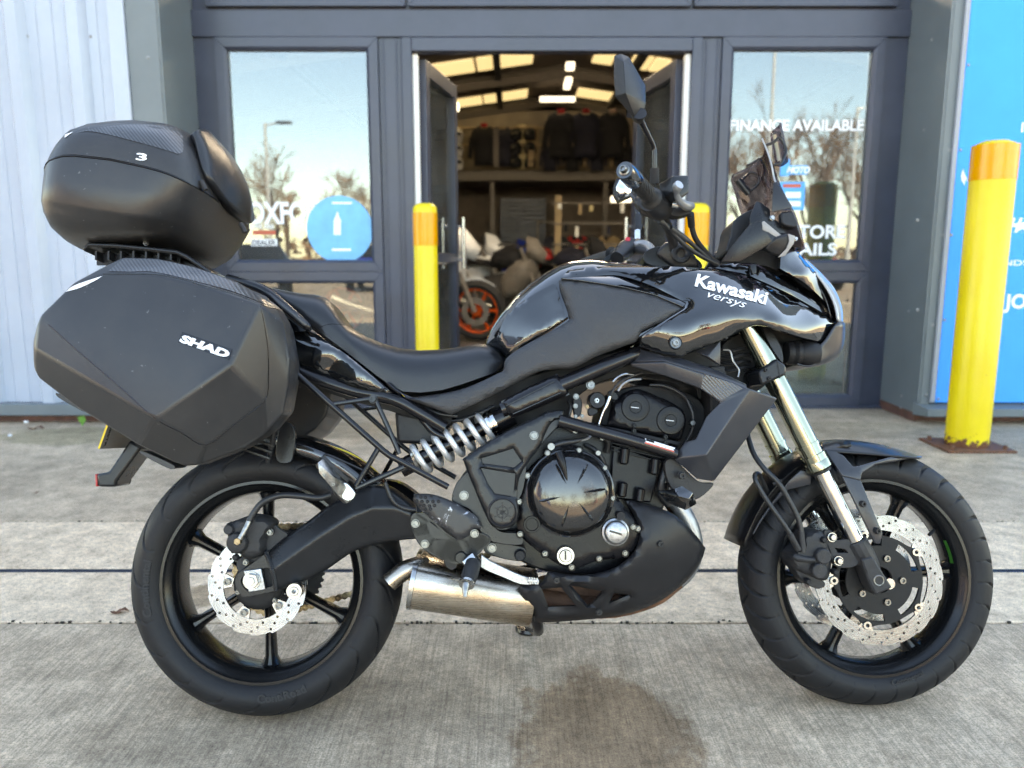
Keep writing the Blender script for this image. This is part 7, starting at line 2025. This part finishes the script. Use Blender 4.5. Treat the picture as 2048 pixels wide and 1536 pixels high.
ld = loft('lid', lid_r, 'case_plastic_matt', tc, smooth=55)
seam_r = ring_pts([(77, 332.5), (109, 317.5), (150, 312.5), (200, 314.5), (266, 325.5), (344, 344.5), (403, 364.5)], .2345)
tube('lid_seal', seam_r + [seam_r[0]], .0022, 'badge_black', tc, 6)
tld = bvh_of([ld])
decal('carbon_trim', [(152, 266, 'c'), (190, 257), (250, 250), (312, 251), (352, 257), (363, 268), (366, 300), (357, 308), (340, 303), (266, 282), (187, 264)], tld, 'carbon_print', ld, .0012, 8)
decal('reflector', [(112, 284, 'c'), (122, 274), (147, 264, 'c'), (130, 276)], tld, 'sticker_white', ld, .0012, 5)
ptext('lettering', '3', (272, 320), (294, 322), 14, tld, 'sticker_white', ld, .03, 0, .0018)
pad = wrap('backrest_pad', [([(389, 264), (392, 284), (396, 305), (401, 325), (409, 345)], .165), ([(397, 257), (410, 280), (419, 310), (423, 338), (428, 360)], .155), ([(411, 257), (430, 288), (443, 328), (449, 366), (448, 398)], .10), ([(424, 266), (452, 302), (473, 346), (481, 388), (477, 426)], .05), ([(432, 277), (464, 316), (487, 362), (496, 405), (490, 440)], 0.0)], 'seat_vinyl', tc, sub=2, thick=.025)
for x, y in ((405, 370), (484, 455)): ptube('hinge', [(x - 3, y - 8, .17 if x < 450 else .06), (x + 2, y, .17 if x < 450 else .06), (x + 6, y + 10, .17 if x < 450 else .06)], .006, 'caliper_grey', tc, 8, 2)
# rack under the top case
rk = []
pl = [(166, 494), (176, 484), (230, 486), (292, 492), (353, 499), (372, 508), (400, 527), (424, 544)]
Vr = []
for x, y in pl:
    p_ = P(x, y, .14)
    for yy in (-.14, .14): Vr.append(Vector((p_.x, yy, p_.z)))
    for yy in (.14, -.14): Vr.append(Vector((p_.x, yy, p_.z - .010)))
Fr = [(i * 4 + a, i * 4 + (a + 1) % 4, i * 4 + 4 + (a + 1) % 4, i * 4 + 4 + a) for i in range(len(pl) - 1) for a in range(4)] + [(0, 1, 2, 3), (len(pl) * 4 - 1, len(pl) * 4 - 2, len(pl) * 4 - 3, len(pl) * 4 - 4)]
rack = mk('luggage_rack', Vr, Fr, 'satin_black', bike, 30, bevel=.004)
rbs = []
for k in range(7):
    x = 190 + k * 25; p0_ = P(x, 500, .13); rbs.append(box_geo((p0_.x, -.13, p0_.z - .022), (p0_.x + .004, .13, p0_.z - .002)))
for yy in (-.1, -.05, 0, .05, .1): rbs.append(box_geo((P(180, 500, .13).x, yy, P(180, 505, .13).z - .022), (P(350, 500, .13).x, yy + .004, P(350, 505, .13).z + .002)))
mk('rack_rib', *merge_geo(rbs), 'matt_black', rack)
bolt(rack, 292, 487, .12, 5)
plate('rack_mount', [(205, 506), (250, 502), (340, 510), (420, 545), (470, 575), (440, 590), (330, 560), (220, 530)], .08, .16, 'matt_black', rack, bevel=.006)
